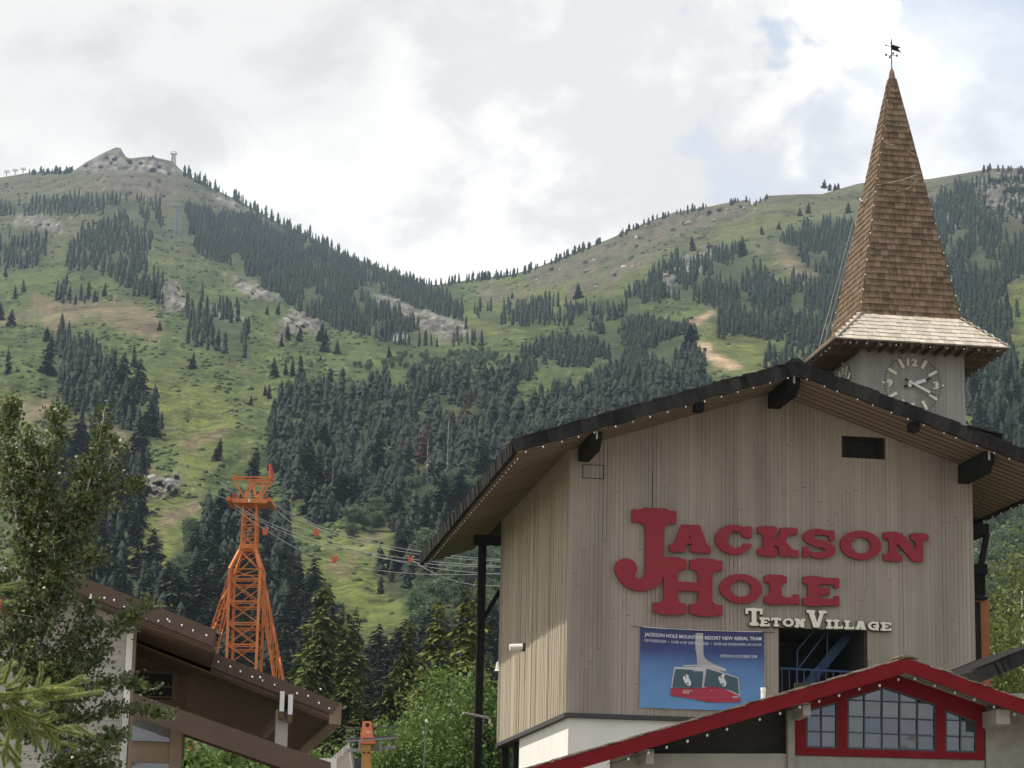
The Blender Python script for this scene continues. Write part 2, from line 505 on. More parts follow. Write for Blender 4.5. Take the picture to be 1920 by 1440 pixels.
TAN = [[(60, 555), (180, 560), (270, 575), (310, 610), (290, 640), (240, 620), (180, 600), (110, 620), (60, 590)],
       [(150, 800), (210, 790), (260, 830), (290, 880), (330, 900), (290, 925), (240, 890), (180, 900), (140, 850)],
       [(0, 590), (60, 585), (55, 610), (0, 610)],
       [(0, 750), (60, 745), (120, 770), (90, 790), (0, 790)],
       [(1286, 602), (1340, 583), (1345, 590), (1300, 620)],
       [(1305, 642), (1330, 640), (1350, 662), (1390, 690), (1370, 694), (1330, 680), (1308, 668)],
       [(740, 925), (800, 905), (830, 915), (800, 930), (760, 950), (735, 960)],
       [(690, 1000), (740, 950), (745, 965), (720, 1010), (660, 1030)],
       [(330, 830), (400, 800), (420, 815), (360, 850)],
       [(290, 960), (370, 935), (380, 960), (300, 1010)],
       [(600, 1060), (680, 1040), (640, 1090)],
       [(1880, 940), (1960, 930), (1960, 990), (1890, 980)],
       [(1445, 455), (1500, 480), (1560, 520), (1500, 520), (1450, 490)],
       [(240, 1120), (310, 1090), (320, 1110), (260, 1140)]]
PATH = [[(1288, 606), (1340, 582), (1348, 588), (1305, 612)], [(1306, 642), (1332, 642), (1336, 656), (1388, 688), (1372, 694), (1322, 674)]]
YELLOW = [[(250, 700), (420, 740), (440, 800), (380, 880), (330, 960), (380, 1100), (340, 1160), (250, 1090), (200, 1000), (250, 930), (340, 880), (300, 800)],
          [(570, 1060), (640, 1000), (740, 950), (730, 1020), (700, 1080), (740, 1150), (650, 1150), (600, 1100)],
          [(830, 895), (870, 885), (860, 925), (820, 930)],
          [(1295, 600), (1400, 610), (1500, 650), (1480, 680), (1390, 700), (1330, 690), (1300, 640)],
          [(1330, 430), (1400, 395), (1600, 370), (1600, 420), (1500, 410), (1400, 450), (1330, 455)],
          [(870, 570), (1000, 545), (1180, 520), (1220, 500), (1180, 530), (1000, 590), (880, 640)],
          [(1890, 520), (1960, 500), (1960, 640), (1895, 640)]]
# forests: phrase, outline, spacing factor, tree height (m), width/height, kind
FOREST = [
 ('on the long forested spur below the summit', [(345, 388), (420, 398), (540, 432), (640, 484), (720, 512), (800, 540), (870, 580), (872, 604), (800, 585), (700, 548), (690, 565), (770, 612), (822, 652), (740, 648), (640, 622), (560, 588), (520, 556), (440, 502), (375, 480), (350, 440)], .30, (13, 20), .26, 'c'),
 ('in the open stand under the summit meadow', [(125, 505), (132, 445), (205, 418), (300, 392), (306, 430), (262, 490), (300, 520), (305, 575), (262, 558), (200, 522), (150, 515)], .42, (15, 22), .25, 'c'),
 ('in the row of trees below the bare summit slope', [(-30, 388), (40, 378), (160, 372), (300, 378), (300, 402), (230, 402), (150, 404), (-30, 408)], .45, (14, 20), .25, 'c'),
 ('in the clump at the far left of the upper meadow', [(-30, 490), (10, 440), (90, 436), (98, 492), (60, 505), (-30, 505)], .5, (16, 24), .24, 'c'),
 ('in the small clump on the upper left meadow', [(105, 560), (112, 530), (160, 540), (205, 555), (190, 570), (120, 572)], .62, (14, 20), .24, 'c'),
 ('in the slanting clump beside the talus blocks', [(346, 580), (380, 562), (460, 612), (466, 676), (402, 664), (346, 645)], .44, (14, 22), .26, 'c'),
 ('in the big clump above the aspen tree', [(72, 690), (112, 630), (180, 660), (212, 725), (245, 740), (296, 765), (302, 808), (270, 835), (222, 805), (150, 785), (98, 745)], .40, (13, 21), .28, 'c'),
 ('in the dark stand behind the aspen tree', [(95, 900), (170, 820), (235, 880), (270, 930), (250, 1020), (180, 1080), (100, 1050)], .42, (14, 20), .32, 'c'),
 ('beside the tan rock slab left of the ski run', [(232, 880), (262, 855), (285, 880), (275, 905), (240, 905)], .6, (15, 19), .3, 'c'),
 ('at the left ski run foot above the brown roof', [(170, 1100), (210, 1060), (290, 1080), (340, 1140), (330, 1190), (250, 1190), (170, 1180)], .42, (11, 16), .36, 'c'),
 ('in the wide dark forest in the middle of the slope', [(510, 770), (560, 730), (640, 712), (700, 722), (760, 712), (850, 702), (940, 712), (965, 742), (940, 800), (900, 850), (872, 905), (800, 930), (742, 960), (690, 960), (600, 985), (560, 950), (520, 905), (505, 830)], .33, (8, 15), .40, 'c'),
 ('in the dark grove right of the centre clearing', [(900, 700), (960, 690), (1020, 650), (1110, 620), (1200, 602), (1295, 620), (1322, 690), (1322, 722), (1240, 738), (1120, 720), (1110, 690), (1010, 690), (960, 740), (910, 730)], .33, (8, 15), .40, 'c'),
 ('on the slope just above the black roof edge', [(850, 880), (930, 790), (1000, 760), (1120, 720), (1250, 715), (1330, 715), (1330, 750), (1100, 815), (960, 850), (900, 900), (850, 960)], .34, (9, 15), .42, 'c'),
 ('in the band of trees across the far bowl', [(888, 585), (1000, 572), (1100, 575), (1200, 545), (1250, 550), (1225, 580), (1140, 604), (1020, 616), (900, 606)], .38, (15, 20), .24, 'c'),
 ('on the right forest below the grassy ridge', [(1342, 640), (1346, 580), (1240, 560), (1200, 545), (1280, 478), (1400, 470), (1440, 520), (1560, 530), (1600, 570), (1570, 650), (1500, 650), (1440, 640), (1380, 630)], .32, (14, 20), .25, 'c'),
 ('in the upper forest left of the spire', [(1462, 450), (1520, 420), (1600, 420), (1590, 540), (1520, 512)], .36, (14, 19), .26, 'c'),
 ('at the edge of the meadow below the spire', [(1430, 690), (1480, 660), (1580, 640), (1590, 690), (1500, 700)], .5, (14, 20), .3, 'c'),
 ('in the forest right of the spire', [(1740, 410), (1790, 350), (1830, 360), (1850, 430), (1960, 440), (1960, 500), (1890, 530), (1890, 640), (1920, 720), (1960, 760), (1960, 900), (1830, 850), (1800, 620), (1770, 500)], .31, (15, 21), .25, 'c'),
 ('on the rocky knob at the far right', [(1790, 350), (1960, 318), (1960, 420), (1850, 420)], .62, (12, 16), .3, 'c'),
 ('in the dense stand around the orange tower', [(365, 1160), (358, 1040), (400, 980), (450, 945), (520, 985), (548, 1060), (570, 1120), (610, 1190), (660, 1260), (560, 1290), (430, 1250)], .30, (11, 15), .38, 'c'),
 ('in the near forest between the two roofs', [(540, 1310), (640, 1285), (700, 1260), (770, 1235), (930, 1210), (930, 1420), (840, 1520), (560, 1520), (520, 1380)], .34, (12, 18), .38, 'c'),
 ('on the wooded rise right of the lower ski run', [(712, 1110), (722, 1050), (760, 1040), (830, 1040), (840, 1090), (800, 1130), (750, 1130)], .5, (11, 16), .36, 'c'),
 ('at the top of the lower ski run', [(722, 1010), (740, 975), (800, 955), (850, 965), (850, 1010), (760, 1025)], .5, (12, 16), .34, 'c'),
 ('in the pale grove behind the black post', [(770, 1200), (790, 1080), (860, 1040), (935, 1020), (935, 1200), (860, 1210)], .55, (9, 13), .5, 'p'),
 ('in the pale scrub left of the orange tower', [(310, 1080), (360, 1000), (372, 1080), (345, 1130)], .5, (5, 8), .6, 'p'),
 ('among the dark firs above the lower ski run', [(640, 1000), (690, 960), (760, 930), (900, 880), (910, 930), (760, 985), (660, 1010)], .75, (6, 9), .6, 'p'),
 ('in the light scrub above the middle forest', [(660, 690), (760, 670), (900, 660), (960, 690), (880, 705), (740, 705)], .8, (5, 8), .6, 'p'),
 ('beyond', [(-520, 480), (-300, 440), (-60, 470), (-50, 620), (-120, 760), (-60, 1000), (-140, 1250), (-420, 1200), (-560, 800)], .42, (12, 19), .32, 'm'),
 ('beyond', [(1975, 420), (2150, 400), (2420, 480), (2480, 800), (2400, 1150), (2050, 1250), (1975, 1000), (2040, 760)], .42, (12, 19), .32, 'm'),
 ('at the foot of the long rock slab', [(848, 652), (855, 622), (895, 612), (905, 650)], .5, (12, 17), .28, 'c'),
 ('on the far slope under the right eave', [(1850, 1000), (1960, 960), (1960, 1160), (1850, 1160)], .35, (9, 14), .5, 'p'),
]
_SX = np.arange(-2700, 4700, 10.0)
_SE = np.convolve(np.pad(ridge_e(_SX), 9, mode='edge'), np.hanning(21)[1:-1] / np.hanning(21)[1:-1].sum(), 'valid')
def terr_r(X, E):
    er = np.interp(X, _SX, _SE)
    R = np.interp(X, [p[0] for p in RD], [p[1] for p in RD])
    lo = np.exp(np.interp(E, [-76, 40, 150, 350, 600, 800, 1000], np.log([100, 230, 330, 450, 620, 850, 1150])))
    k = np.minimum(1000, er - 60)
    lk = np.exp(np.interp(k, [-76, 40, 150, 350, 600, 800, 1000], np.log([100, 230, 330, 450, 620, 850, 1150])))
    t = np.clip((E - k) / np.maximum(er - k, 1), 0, 1.12)
    r = np.where(E <= k, lo, lk * (R / lk) ** t)
    fade = np.clip((E + 76) / 300, 0, 1)
    return r * (1 + fade * (.06 * (fbm(X / 120 + 50, E / 90 + 9, 11, 3) - .5) + .016 * (fbm(X / 26 + 50, E / 22 + 9, 12, 2) - .5)))
def terr_pt(X, E):
    X = np.asarray(X, float); E = np.asarray(E, float)
    Y = hy(X) - E
    d = FW[None] + RX[None] * ((X.ravel() - 960) / F_PX)[:, None] - RU[None] * ((Y.ravel() - 720) / F_PX)[:, None]
    r = terr_r(X.ravel(), E.ravel())
    s = r / np.hypot(d[:, 0], d[:, 1])
    return EYE + d * s[:, None], r

xs = np.concatenate([np.linspace(-2600, -120, 40)[:-1], np.arange(-120, 2044, 4.5), np.linspace(2050, 4600, 40)])
NJ = 330
js = np.linspace(0, 1, NJ)
js = js ** 1.0
XX = np.repeat(xs[:, None], NJ, 1)
EE = -76 + (ridge_e(xs)[:, None] + 76) * js[None]
YY = hy(XX) - EE
rockm = np.zeros(XX.shape)
wx = XX + 26 * (fbm(XX / 22, YY / 22, 21, 4) - .5) * 2
wy = YY + 18 * (fbm(XX / 22, YY / 22, 31, 4) - .5) * 2
for p in ROCKS: rockm = np.maximum(rockm, pmask(wx, wy, p, 6))
cliffm = np.zeros(XX.shape)
for p in CLIFF: cliffm = np.maximum(cliffm, pmask(wx, wy, p, 10))
tanm = np.zeros(XX.shape)
for p in TAN: tanm = np.maximum(tanm, pmask(wx, wy, p, 9))
yelm = np.zeros(XX.shape)
for p in YELLOW: yelm = np.maximum(yelm, pmask(wx, wy, p, 30))
form = np.zeros(XX.shape)
for f in FOREST: form = np.maximum(form, pmask(wx, wy, f[1], 12))
d = FW[None] + RX[None] * ((XX.ravel() - 960) / F_PX)[:, None] - RU[None] * ((YY.ravel() - 720) / F_PX)[:, None]
rr = terr_r(XX.ravel(), EE.ravel())
jag = (rockm * .030 + cliffm * .020).ravel() * (fbm(XX.ravel() / 9, EE.ravel() / 7, 77, 3) - .5) * 2
rr = rr * (1 + jag)
tv = EYE + d * (rr / np.hypot(d[:, 0], d[:, 1]))[:, None]
tv = tv.reshape(len(xs), NJ, 3)
# the far side of the ridge drops away
back = []
for k, (fr, dz) in enumerate([(1.04, .06), (1.25, .35), (1.7, 1.0)]):
    b = tv[:, -1].copy()
    z = b[:, 2].copy()
    b = EYE + (b - EYE) * fr
    b[:, 2] = z * (1 - dz) - (1 if dz == 1 else 0)
    back.append(b[:, None])
tv = np.concatenate([tv] + back, 1)
NT = tv.shape[1]
n1a = fbm(XX / 40, YY / 26, 41, 5)
n2a = fbm(XX / 9, YY / 6, 51, 4)
def lerp(a, b, t): return a * (1 - t[..., None]) + np.array(b) * t[..., None]
colr = np.zeros(XX.shape + (3,)) + np.array((.063, .085, .025))
sst = lambda v, a, b: np.clip((v - a) / (b - a), 0, 1)
colr = lerp(colr, (.036, .056, .015), sst(n1a, .46, .60) * .8)
colr = lerp(colr, (.100, .104, .034), sst(n2a, .5, .7) * .6)
colr = lerp(colr, (.112, .126, .030), yelm * (.45 + .5 * n2a))
alp = sst(EE, 1170, 1330)
colr = lerp(colr, (.080, .074, .050), alp * .75 * (1 - yelm * .5))
colr = lerp(colr, (.140, .108, .066), tanm * np.clip(.35 + n2a * .9, 0, 1))
for q in PATH: colr = lerp(colr, (.30, .225, .14), pmask(wx * .4 + XX * .6, wy * .3 + YY * .7, q, 4))
colr = lerp(colr, (.036, .044, .020), form * .75)
colr = lerp(colr, (.105, .085, .066), cliffm * np.clip(.2 + 1.1 * fbm(XX / 5, YY / 26, 63, 3), 0, 1))
rk = np.clip(rockm * (.35 + 1.1 * n2a), 0, 1)
rc = np.array((.135, .125, .110))[None, None] + (fbm(XX / 6, YY / 4, 61, 4) - .5)[..., None] * .34
rc = np.clip(rc, .03, .30)
colr = colr * (1 - rk[..., None]) + rc * rk[..., None]
# pale stones in the grass
st = sst(vnoise(XX / 5.0, YY / 3.4, 71), .90, .97) * sst(fbm(XX / 70, YY / 50, 72, 3), .42, .6) * (EE > 650)
colr = lerp(colr, (.24, .22, .18), st * .6)
colr = np.concatenate([colr, np.repeat(colr[:, -1:], 3, 1)], 1)
ii, jj = np.meshgrid(np.arange(len(xs) - 1), np.arange(NT - 1), indexing='ij')
a = (ii * NT + jj).ravel()
tf = np.stack([a, a + NT, a + NT + 1, a + 1], 1)
me = bpy.data.meshes.new('mountain')
me.vertices.add(tv.shape[0] * NT)
me.vertices.foreach_set('co', tv.reshape(-1))
me.loops.add(tf.size)
me.loops.foreach_set('vertex_index', tf.ravel().astype(np.int32))
me.polygons.add(len(tf))
me.polygons.foreach_set('loop_start', np.arange(0, tf.size, 4, dtype=np.int32))
me.polygons.foreach_set('loop_total', np.full(len(tf), 4, np.int32))
me.polygons.foreach_set('use_smooth', np.ones(len(tf), bool))
me.update()
at = me.attributes.new('cover', 'FLOAT_COLOR', 'POINT')
at.data.foreach_set('color', np.concatenate([colr.reshape(-1, 3), np.ones((colr.shape[0] * NT, 1))], 1).ravel().astype(np.float32))
m, nt, b = newmat('mountain_cover')
an = nt.nodes.new('ShaderNodeAttribute'); an.attribute_name = 'cover'
g = nt.nodes.new('ShaderNodeNewGeometry')
t1 = nt.nodes.new('ShaderNodeTexNoise'); t1.inputs['Scale'].default_value = .11; t1.inputs['Detail'].default_value = 7; t1.inputs['Roughness'].default_value = .7
nt.links.new(g.outputs['Position'], t1.inputs['Vector'])
mr = nt.nodes.new('ShaderNodeMapRange')
nt.links.new(t1.outputs[0], mr.inputs[0])
mr.inputs[1].default_value, mr.inputs[2].default_value, mr.inputs[3].default_value, mr.inputs[4].default_value = .3, .7, .45, 1.55
vm = nt.nodes.new('ShaderNodeVectorMath'); vm.operation = 'SCALE'
nt.links.new(an.outputs['Color'], vm.inputs[0]); nt.links.new(mr.outputs[0], vm.inputs['Scale'])
t3 = nt.nodes.new('ShaderNodeTexNoise'); t3.inputs['Scale'].default_value = .30; t3.inputs['Detail'].default_value = 6; t3.inputs['Roughness'].default_value = .75
nt.links.new(g.outputs['Position'], t3.inputs['Vector'])
t4 = nt.nodes.new('ShaderNodeTexNoise'); t4.inputs['Scale'].default_value = .022; t4.inputs['Detail'].default_value = 4
nt.links.new(g.outputs['Position'], t4.inputs['Vector'])
ad = nt.nodes.new('ShaderNodeMath'); ad.operation = 'MULTIPLY_ADD'
nt.links.new(t4.outputs[0], ad.inputs[0]); ad.inputs[1].default_value = .55; nt.links.new(t3.outputs[0], ad.inputs[2])
m3 = nt.nodes.new('ShaderNodeMapRange'); nt.links.new(ad.outputs[0], m3.inputs[0])
m3.inputs[1].default_value, m3.inputs[2].default_value, m3.inputs[3].default_value, m3.inputs[4].default_value = .74, .88, 1.0, .42
v2 = nt.nodes.new('ShaderNodeVectorMath'); v2.operation = 'SCALE'
nt.links.new(vm.outputs[0], v2.inputs[0]); nt.links.new(m3.outputs[0], v2.inputs['Scale'])
nt.links.new(v2.outputs[0], b.inputs['Base Color'])
b.inputs['Roughness'].default_value = .95
b.inputs['Specular IOR Level'].default_value = .1
bp = nt.nodes.new('ShaderNodeBump'); bp.inputs['Strength'].default_value = .8; bp.inputs['Distance'].default_value = 1.6
nt.links.new(t1.outputs[0], bp.inputs['Height']); nt.links.new(bp.outputs[0], b.inputs['Normal'])
me.materials.append(m)
mo = link('mountain', me)
mo['kind'] = 'structure'
# valley floor
m, nt, b = newmat('valley_grass')
g = nt.nodes.new('ShaderNodeNewGeometry')
t1 = nt.nodes.new('ShaderNodeTexNoise'); t1.inputs['Scale'].default_value = .6; t1.inputs['Detail'].default_value = 8
nt.links.new(g.outputs['Position'], t1.inputs['Vector'])
cr = nt.nodes.new('ShaderNodeValToRGB')
cr.color_ramp.elements[0].color = (.12, .11, .08, 1); cr.color_ramp.elements[0].position = .35
cr.color_ramp.elements[1].color = (.22, .20, .16, 1); cr.color_ramp.elements[1].position = .65
nt.links.new(t1.outputs[0], cr.inputs[0]); nt.links.new(cr.outputs[0], b.inputs['Base Color'])
b.inputs['Roughness'].default_value = .95
gm = MB().add([(-5500, -2900, -.02), (5500, -2900, -.02), (5500, 6000, -.02), (-5500, 6000, -.02)], [(0, 1, 2, 3)])
go = gm.build('ground', m)
go['kind'] = 'structure'

# ------------------------------------------------------------------ trees
def mesh_np(name, V, Fc, mats, tint=None, smooth=False):
    me = bpy.data.meshes.new(name)
    V = np.asarray(V, np.float32); Fc = np.asarray(Fc, np.int32)
    k = Fc.shape[1]
    me.vertices.add(len(V)); me.vertices.foreach_set('co', V.ravel())
    me.loops.add(Fc.size); me.loops.foreach_set('vertex_index', Fc.ravel())
    me.polygons.add(len(Fc))
    me.polygons.foreach_set('loop_start', np.arange(0, Fc.size, k, dtype=np.int32))
    me.polygons.foreach_set('loop_total', np.full(len(Fc), k, np.int32))
    me.polygons.foreach_set('use_smooth', np.full(len(Fc), bool(smooth)))
    me.update()
    if tint is not None:
        a = me.attributes.new('tint', 'FLOAT', 'POINT')
        a.data.foreach_set('value', np.asarray(tint, np.float32))
    for mm in (mats if isinstance(mats, (list, tuple)) else [mats]): me.materials.append(mm)
    return me

def conifer_arrays(seed, tiers=24, nb=8, seg=4, w=.15, ragged=.3, bare=.04, power=.85, sparse=0.0):
    """unit-height crown of drooping needle sprays"""
    g = np.random.default_rng(seed)
    V, Fc = [], []
    lean = g.normal(0, .012, 2)
    for i in range(tiers):
        zf = bare + (1 - bare) * (i + g.uniform(-.3, .3)) / tiers
        R = w * max(0, 1 - zf) ** power * g.uniform(1 - ragged, 1 + ragged * .5) + .008
        for bnum in range(max(3, int(nb * (.5 + R / w * .6)))):
            if g.random() < sparse: continue
            azm = g.uniform(0, 2 * math.pi)
            Rb = R * g.uniform(.55, 1.15)
            dr = g.uniform(.15, .55)
            ca, sa = math.cos(azm), math.sin(azm)
            for s in range(seg):
                t = (s + .6) / seg
                c = np.array([ca * Rb * t + lean[0] * zf * 5, sa * Rb * t + lean[1] * zf * 5, zf - dr * Rb * t * t + .01 * (1 - t)])
                L = Rb * .56 * g.uniform(.7, 1.3) + .006
                for q in range(2):
                    a2 = azm + (1 if q else -1) * g.uniform(.3, 1.2)
                    tip = c + np.array([math.cos(a2) * L, math.sin(a2) * L, -L * g.uniform(.05, .6)])
                    sd = np.array([-math.sin(a2), math.cos(a2), g.uniform(-.5, .5)]) * L * g.uniform(.22, .4)
                    n = len(V)
                    V += [c + sd, c - sd, tip]
                    Fc.append((n, n + 1, n + 2))
    # leader
    n = len(V)
    V += [(.008 + lean[0] * 5, lean[1] * 5, .93), (-.008 + lean[0] * 5, lean[1] * 5, .93), (lean[0] * 5, lean[1] * 5, 1.0)]
    Fc.append((n, n + 1, n + 2))
    return np.array(V), np.array(Fc)

def leafy_arrays(seed, clumps=70, per=42, rx=.3, rz=.42, cz=.56, leaf=.028, cr=.075):
    g = np.random.default_rng(seed)
    V, Fc = [], []
    for c in range(clumps):
        while True:
            p = g.uniform(-1, 1, 3)
            if .25 < np.linalg.norm(p) < 1: break
        p *= (.75 + .35 * g.random())
        ctr = np.array([p[0] * rx, p[1] * rx, cz + p[2] * rz])
        rad = g.uniform(.6, 1.3) * cr
        for l in range(per):
            o = ctr + g.normal(0, 1, 3) * rad * np.array([.8, .8, .6])
            a = g.normal(0, 1, 3); a /= np.linalg.norm(a)
            b2 = np.cross(a, g.normal(0, 1, 3)); b2 /= np.linalg.norm(b2)
            s = leaf * g.uniform(.6, 1.2)
            n = len(V)
            V += [o + a * s, o + b2 * s * .7, o - a * s, o - b2 * s * .7]
            Fc.append((n, n + 1, n + 2, n + 3))
    return np.array(V), np.array(Fc)

def trunk_mesh(name, mt, r=.013, h=.97, bend=.0, n=6):
    mb = MB()
    mb.tube([(0, 0, -.03), (bend * .5, 0, .3), (bend, 0, .6), (bend * .6, 0, h)], r, n, r * .12)
    return mesh(name, mb.v, mb.f, mt, True)

CONS = []          # (radius / height, mesh)
for s in range(11):
    w_ = [.11, .14, .17, .20, .24][s % 5]
    v, f = conifer_arrays(100 + s, 26 + s % 3 * 3, 11, 4, w_, .35, .02 + .015 * (s % 4), [.62, .8, .7, .55][s % 4])
    CONS.append((w_, mesh_np('crown', v, f, M['conifer'])))
def pick(wr):
    k = sorted(CONS, key=lambda q: abs(q[0] - wr / 2))[:2]
    return random.choice(k)
FIRS = [(w_, mesh_np('crown', *conifer_arrays(180 + s, 44, 20, 5, w_, .5, .02, [.62, .8, .55, .7, .6][s], 0.0), M['fir'])) for s, w_ in enumerate((.12, .15, .18, .21, .24))]
RUSTY = [mesh_np('crown', *conifer_arrays(140 + s, 24, 8, 4, .14, .4, .06, .9, .2), M['rust']) for s in range(2)]
SNAGS = [mesh_np('crown', *conifer_arrays(150 + s, 18, 5, 2, .10, .5, .15, .8, .5), M['snag']) for s in range(2)]
PINES = [mesh_np('crown', *conifer_arrays(160 + s, 34, 14, 5, .17, .45, .03, .7), M['pine']) for s in range(3)]
CON_T = trunk_mesh('trunk', M['bark'], .009, .86)
SNAG_T = trunk_mesh('trunk', M['snag'], .016)
ASP_T = trunk_mesh('trunk', M['bark_pale'], .016, .85, .02)
PALE = [mesh_np('crown', *leafy_arrays(200 + s), M['leafy_pale']) for s in range(4)]
def tree(name, label, group, base, h, wr, crown, trunk, cat='tree'):
    t = thing(name, label, cat, base, group, False)
    t.rotation_euler = (0, 0, random.uniform(0, 6.28))
    if isinstance(crown, tuple):
        k = np.clip(wr / 2 / crown[0], .75, 1.35)
        o = link('crown', crown[1], t); o.scale = (h * k, h * k, h)
    else:
        o = link('crown', crown, t); o.scale = (h * wr, h * wr, h)
    o = link('trunk', trunk, t); o.scale = (h, h, h)
    return t

# sample every forest
TREES = []   # px height, position, height, ratio, kind, zone index
grid = {}
def hidden(x, y):
    """behind the tram building or the brown roofs"""
    if x > 1060 and y > np.interp(x, [1060, 1490, 1960], [800, 690, 830]) + 14: return x < 1828
    return False
for zi, (ph, poly, sp, hr, wr, kind) in enumerate(FOREST):
    x0, x1 = min(p[0] for p in poly), max(p[0] for p in poly)
    y0, y1 = min(p[1] for p in poly), max(p[1] for p in poly)
    n = int((x1 - x0) * (y1 - y0) / 6)
    n = min(n, 40000)
    X = rng.uniform(x0, x1, n); Y = rng.uniform(y0, y1, n)
    X2 = X + 22 * (fbm(X / 18, Y / 18, 81, 3) - .5) * 2
    ok = inpoly(X2, Y, poly)
    dens = fbm(X / 34, Y / 22, 91 + zi, 3)
    ok &= dens > (.36 if sp < .31 else .41) + .12 * rng.random(n)
    X, Y = X[ok], Y[ok]
    P, r = terr_pt(X, hy(X) - Y)
    placed = []
    cell = {}
    for k in range(len(X)):
        h = (.68 if r[k] > 1150 else 1.0) * rng.uniform(*hr) * (1.0 if rng.random() > .25 else rng.uniform(.40, .8))
        ph_px = h * F_PX / r[k] * .96
        if hidden(X[k], Y[k]): continue
        s = max(2.2, ph_px * sp * (.62 if r[k] > 1150 else .80))
        key = (int(X[k] // 30), int(Y[k] // 30))
        bad = False
        for ax in (-1, 0, 1):
            for ay in (-1, 0, 1):
                for q in cell.get((key[0] + ax, key[1] + ay), ()):
                    if abs(q[0] - X[k]) < s and abs(q[1] - Y[k]) < s * .62: bad = True; break
                if bad: break
            if bad: break
        if bad: continue
        cell.setdefault(key, []).append((X[k], Y[k]))
        TREES.append((ph_px, P[k], h, wr * (1.4 if r[k] > 1150 else 1.55) * rng.uniform(.8, 1.25), kind, zi, X[k], Y[k]))
# scattered single trees on the meadows and along the skyline
def put(x, y, h_px, wr, kind, zi):
    P, r = terr_pt(np.array([x]), np.array([hy(x) - y]))
    TREES.append((h_px, P[0], h_px * r[0] / F_PX / .96, wr, kind, zi, x, y))
SINGLE = [(405, 864, 46, .42), (252, 690, 50, .26), (15, 700, 52, .26), (566, 710, 56, .26), (516, 708, 40, .4), (548, 706, 34, .34), (535, 704, 30, .3), (632, 664, 30, .45), (730, 672, 26, .4),
          (608, 660, 44, .4), (598, 640, 40, .4), (560, 640, 32, .4), (540, 638, 34, .36), (527, 650, 28, .3), (360, 692, 34, .5), (600, 680, 16, .6), (505, 748, 30, .34), (530, 765, 36, .36), (585, 770, 34, .36), (470, 760, 22, .5), (498, 742, 22, .4), (562, 775, 18, .4),
          (115, 562, 34, .28), (130, 562, 30, .3), (165, 560, 36, .28), (178, 566, 26, .3), (196, 556, 30, .3), (290, 560, 40, .3), (110, 770, 30, .4), (108, 800, 40, .32), (30, 560, 30, .3), (10, 520, 26, .3), (45, 548, 28, .28), (20, 612, 34, .5), (0, 600, 36, .5), (90, 640, 30, .6), (300, 620, 22, .4), (445, 575, 20, .4), (500, 590, 20, .35),
          (520, 590, 24, .35), (240, 890, 60, .34), (272, 892, 58, .36), (470, 900, 66, .42), (640, 830, 60, .3), (1085, 560, 32, .7), (1295, 655, 50, .7), (1545, 352, 18, .6), (1556, 356, 14, .6), (1566, 356, 14, .5), (1572, 354, 13, .5), (1515, 400, 24, .5), (1500, 405, 20, .5), (1430, 440, 20, .4), (1460, 430, 18, .5), (1590, 400, 22, .5), (1300, 470, 30, .4), (1395, 480, 40, .4), (1120, 590, 20, .3), (960, 560, 14, .5), (1010, 565, 14, .5)]
FOREST.append(('standing alone on the open meadow', None, 0, 0, 0, 'c'))
ZS = len(FOREST) - 1
for (x, y, h, w) in SINGLE: put(x, y, h, w, 'c', ZS)
FOREST.append(('on the skyline ridge', None, 0, 0, 0, 'c'))
ZR = len(FOREST) - 1
def skyline(x0, x1, n, hp, wr=.34):
    for x in rng.uniform(x0, x1, n):
        y = float(np.interp(x, [p[0] for p in RIDGE], [p[1] for p in RIDGE]))
        put(x, y + rng.uniform(1, 7), rng.uniform(*hp), wr * rng.uniform(.8, 1.4), 'c', ZR)
skyline(345, 640, 120, (9, 24)); skyline(640, 800, 40, (8, 18)); skyline(815, 900, 26, (9, 20)); skyline(900, 1010, 34, (9, 18), .5); skyline(1020, 1130, 30, (9, 17), .5)
skyline(1130, 1400, 46, (7, 15), .5); skyline(55, 92, 12, (8, 13), .7); skyline(97, 140, 18, (9, 14), .6); skyline(1840, 1960, 26, (8, 14), .5); skyline(1400, 1440, 8, (6, 11), .5)
skyline(240, 335, 14, (3, 6), .8)

near = sorted([t for t in TREES if t[4] == 'c'], key=lambda t: -t[0])
nearp = sorted([t for t in TREES if t[4] == 'p'], key=lambda t: -t[0])
single = [t for t in near if t[5] == ZS]
rest = [t for t in near if t[5] != ZS]
solo = single + rest[:300 - len(single)]
mass = rest[300 - len(single):] + [t for t in TREES if t[4] == 'm']
zstat = {}
def describe(kind, t, pool):
    z = t[5]
    if z not in zstat:
        q = [s for s in pool if s[5] == z]
        zstat[z] = (np.percentile([s[6] for s in q], [20, 40, 60, 80]), np.percentile([s[7] for s in q], [20, 40, 60, 80]), np.percentile([s[2] for s in q], [33, 66]))
    a, b, c = zstat[z]
    hor = ['far left', 'left', 'middle', 'right', 'far right'][int((t[6] > a).sum())]
    ver = ['top', 'upper', 'central', 'lower', 'bottom'][int((t[7] > b).sum())]
    siz = ['small', 'medium', 'tall'][int(t[2] > c[0]) + int(t[2] > c[1])]
    return '%s %s, %s %s, ' % (siz, kind, ver, hor)
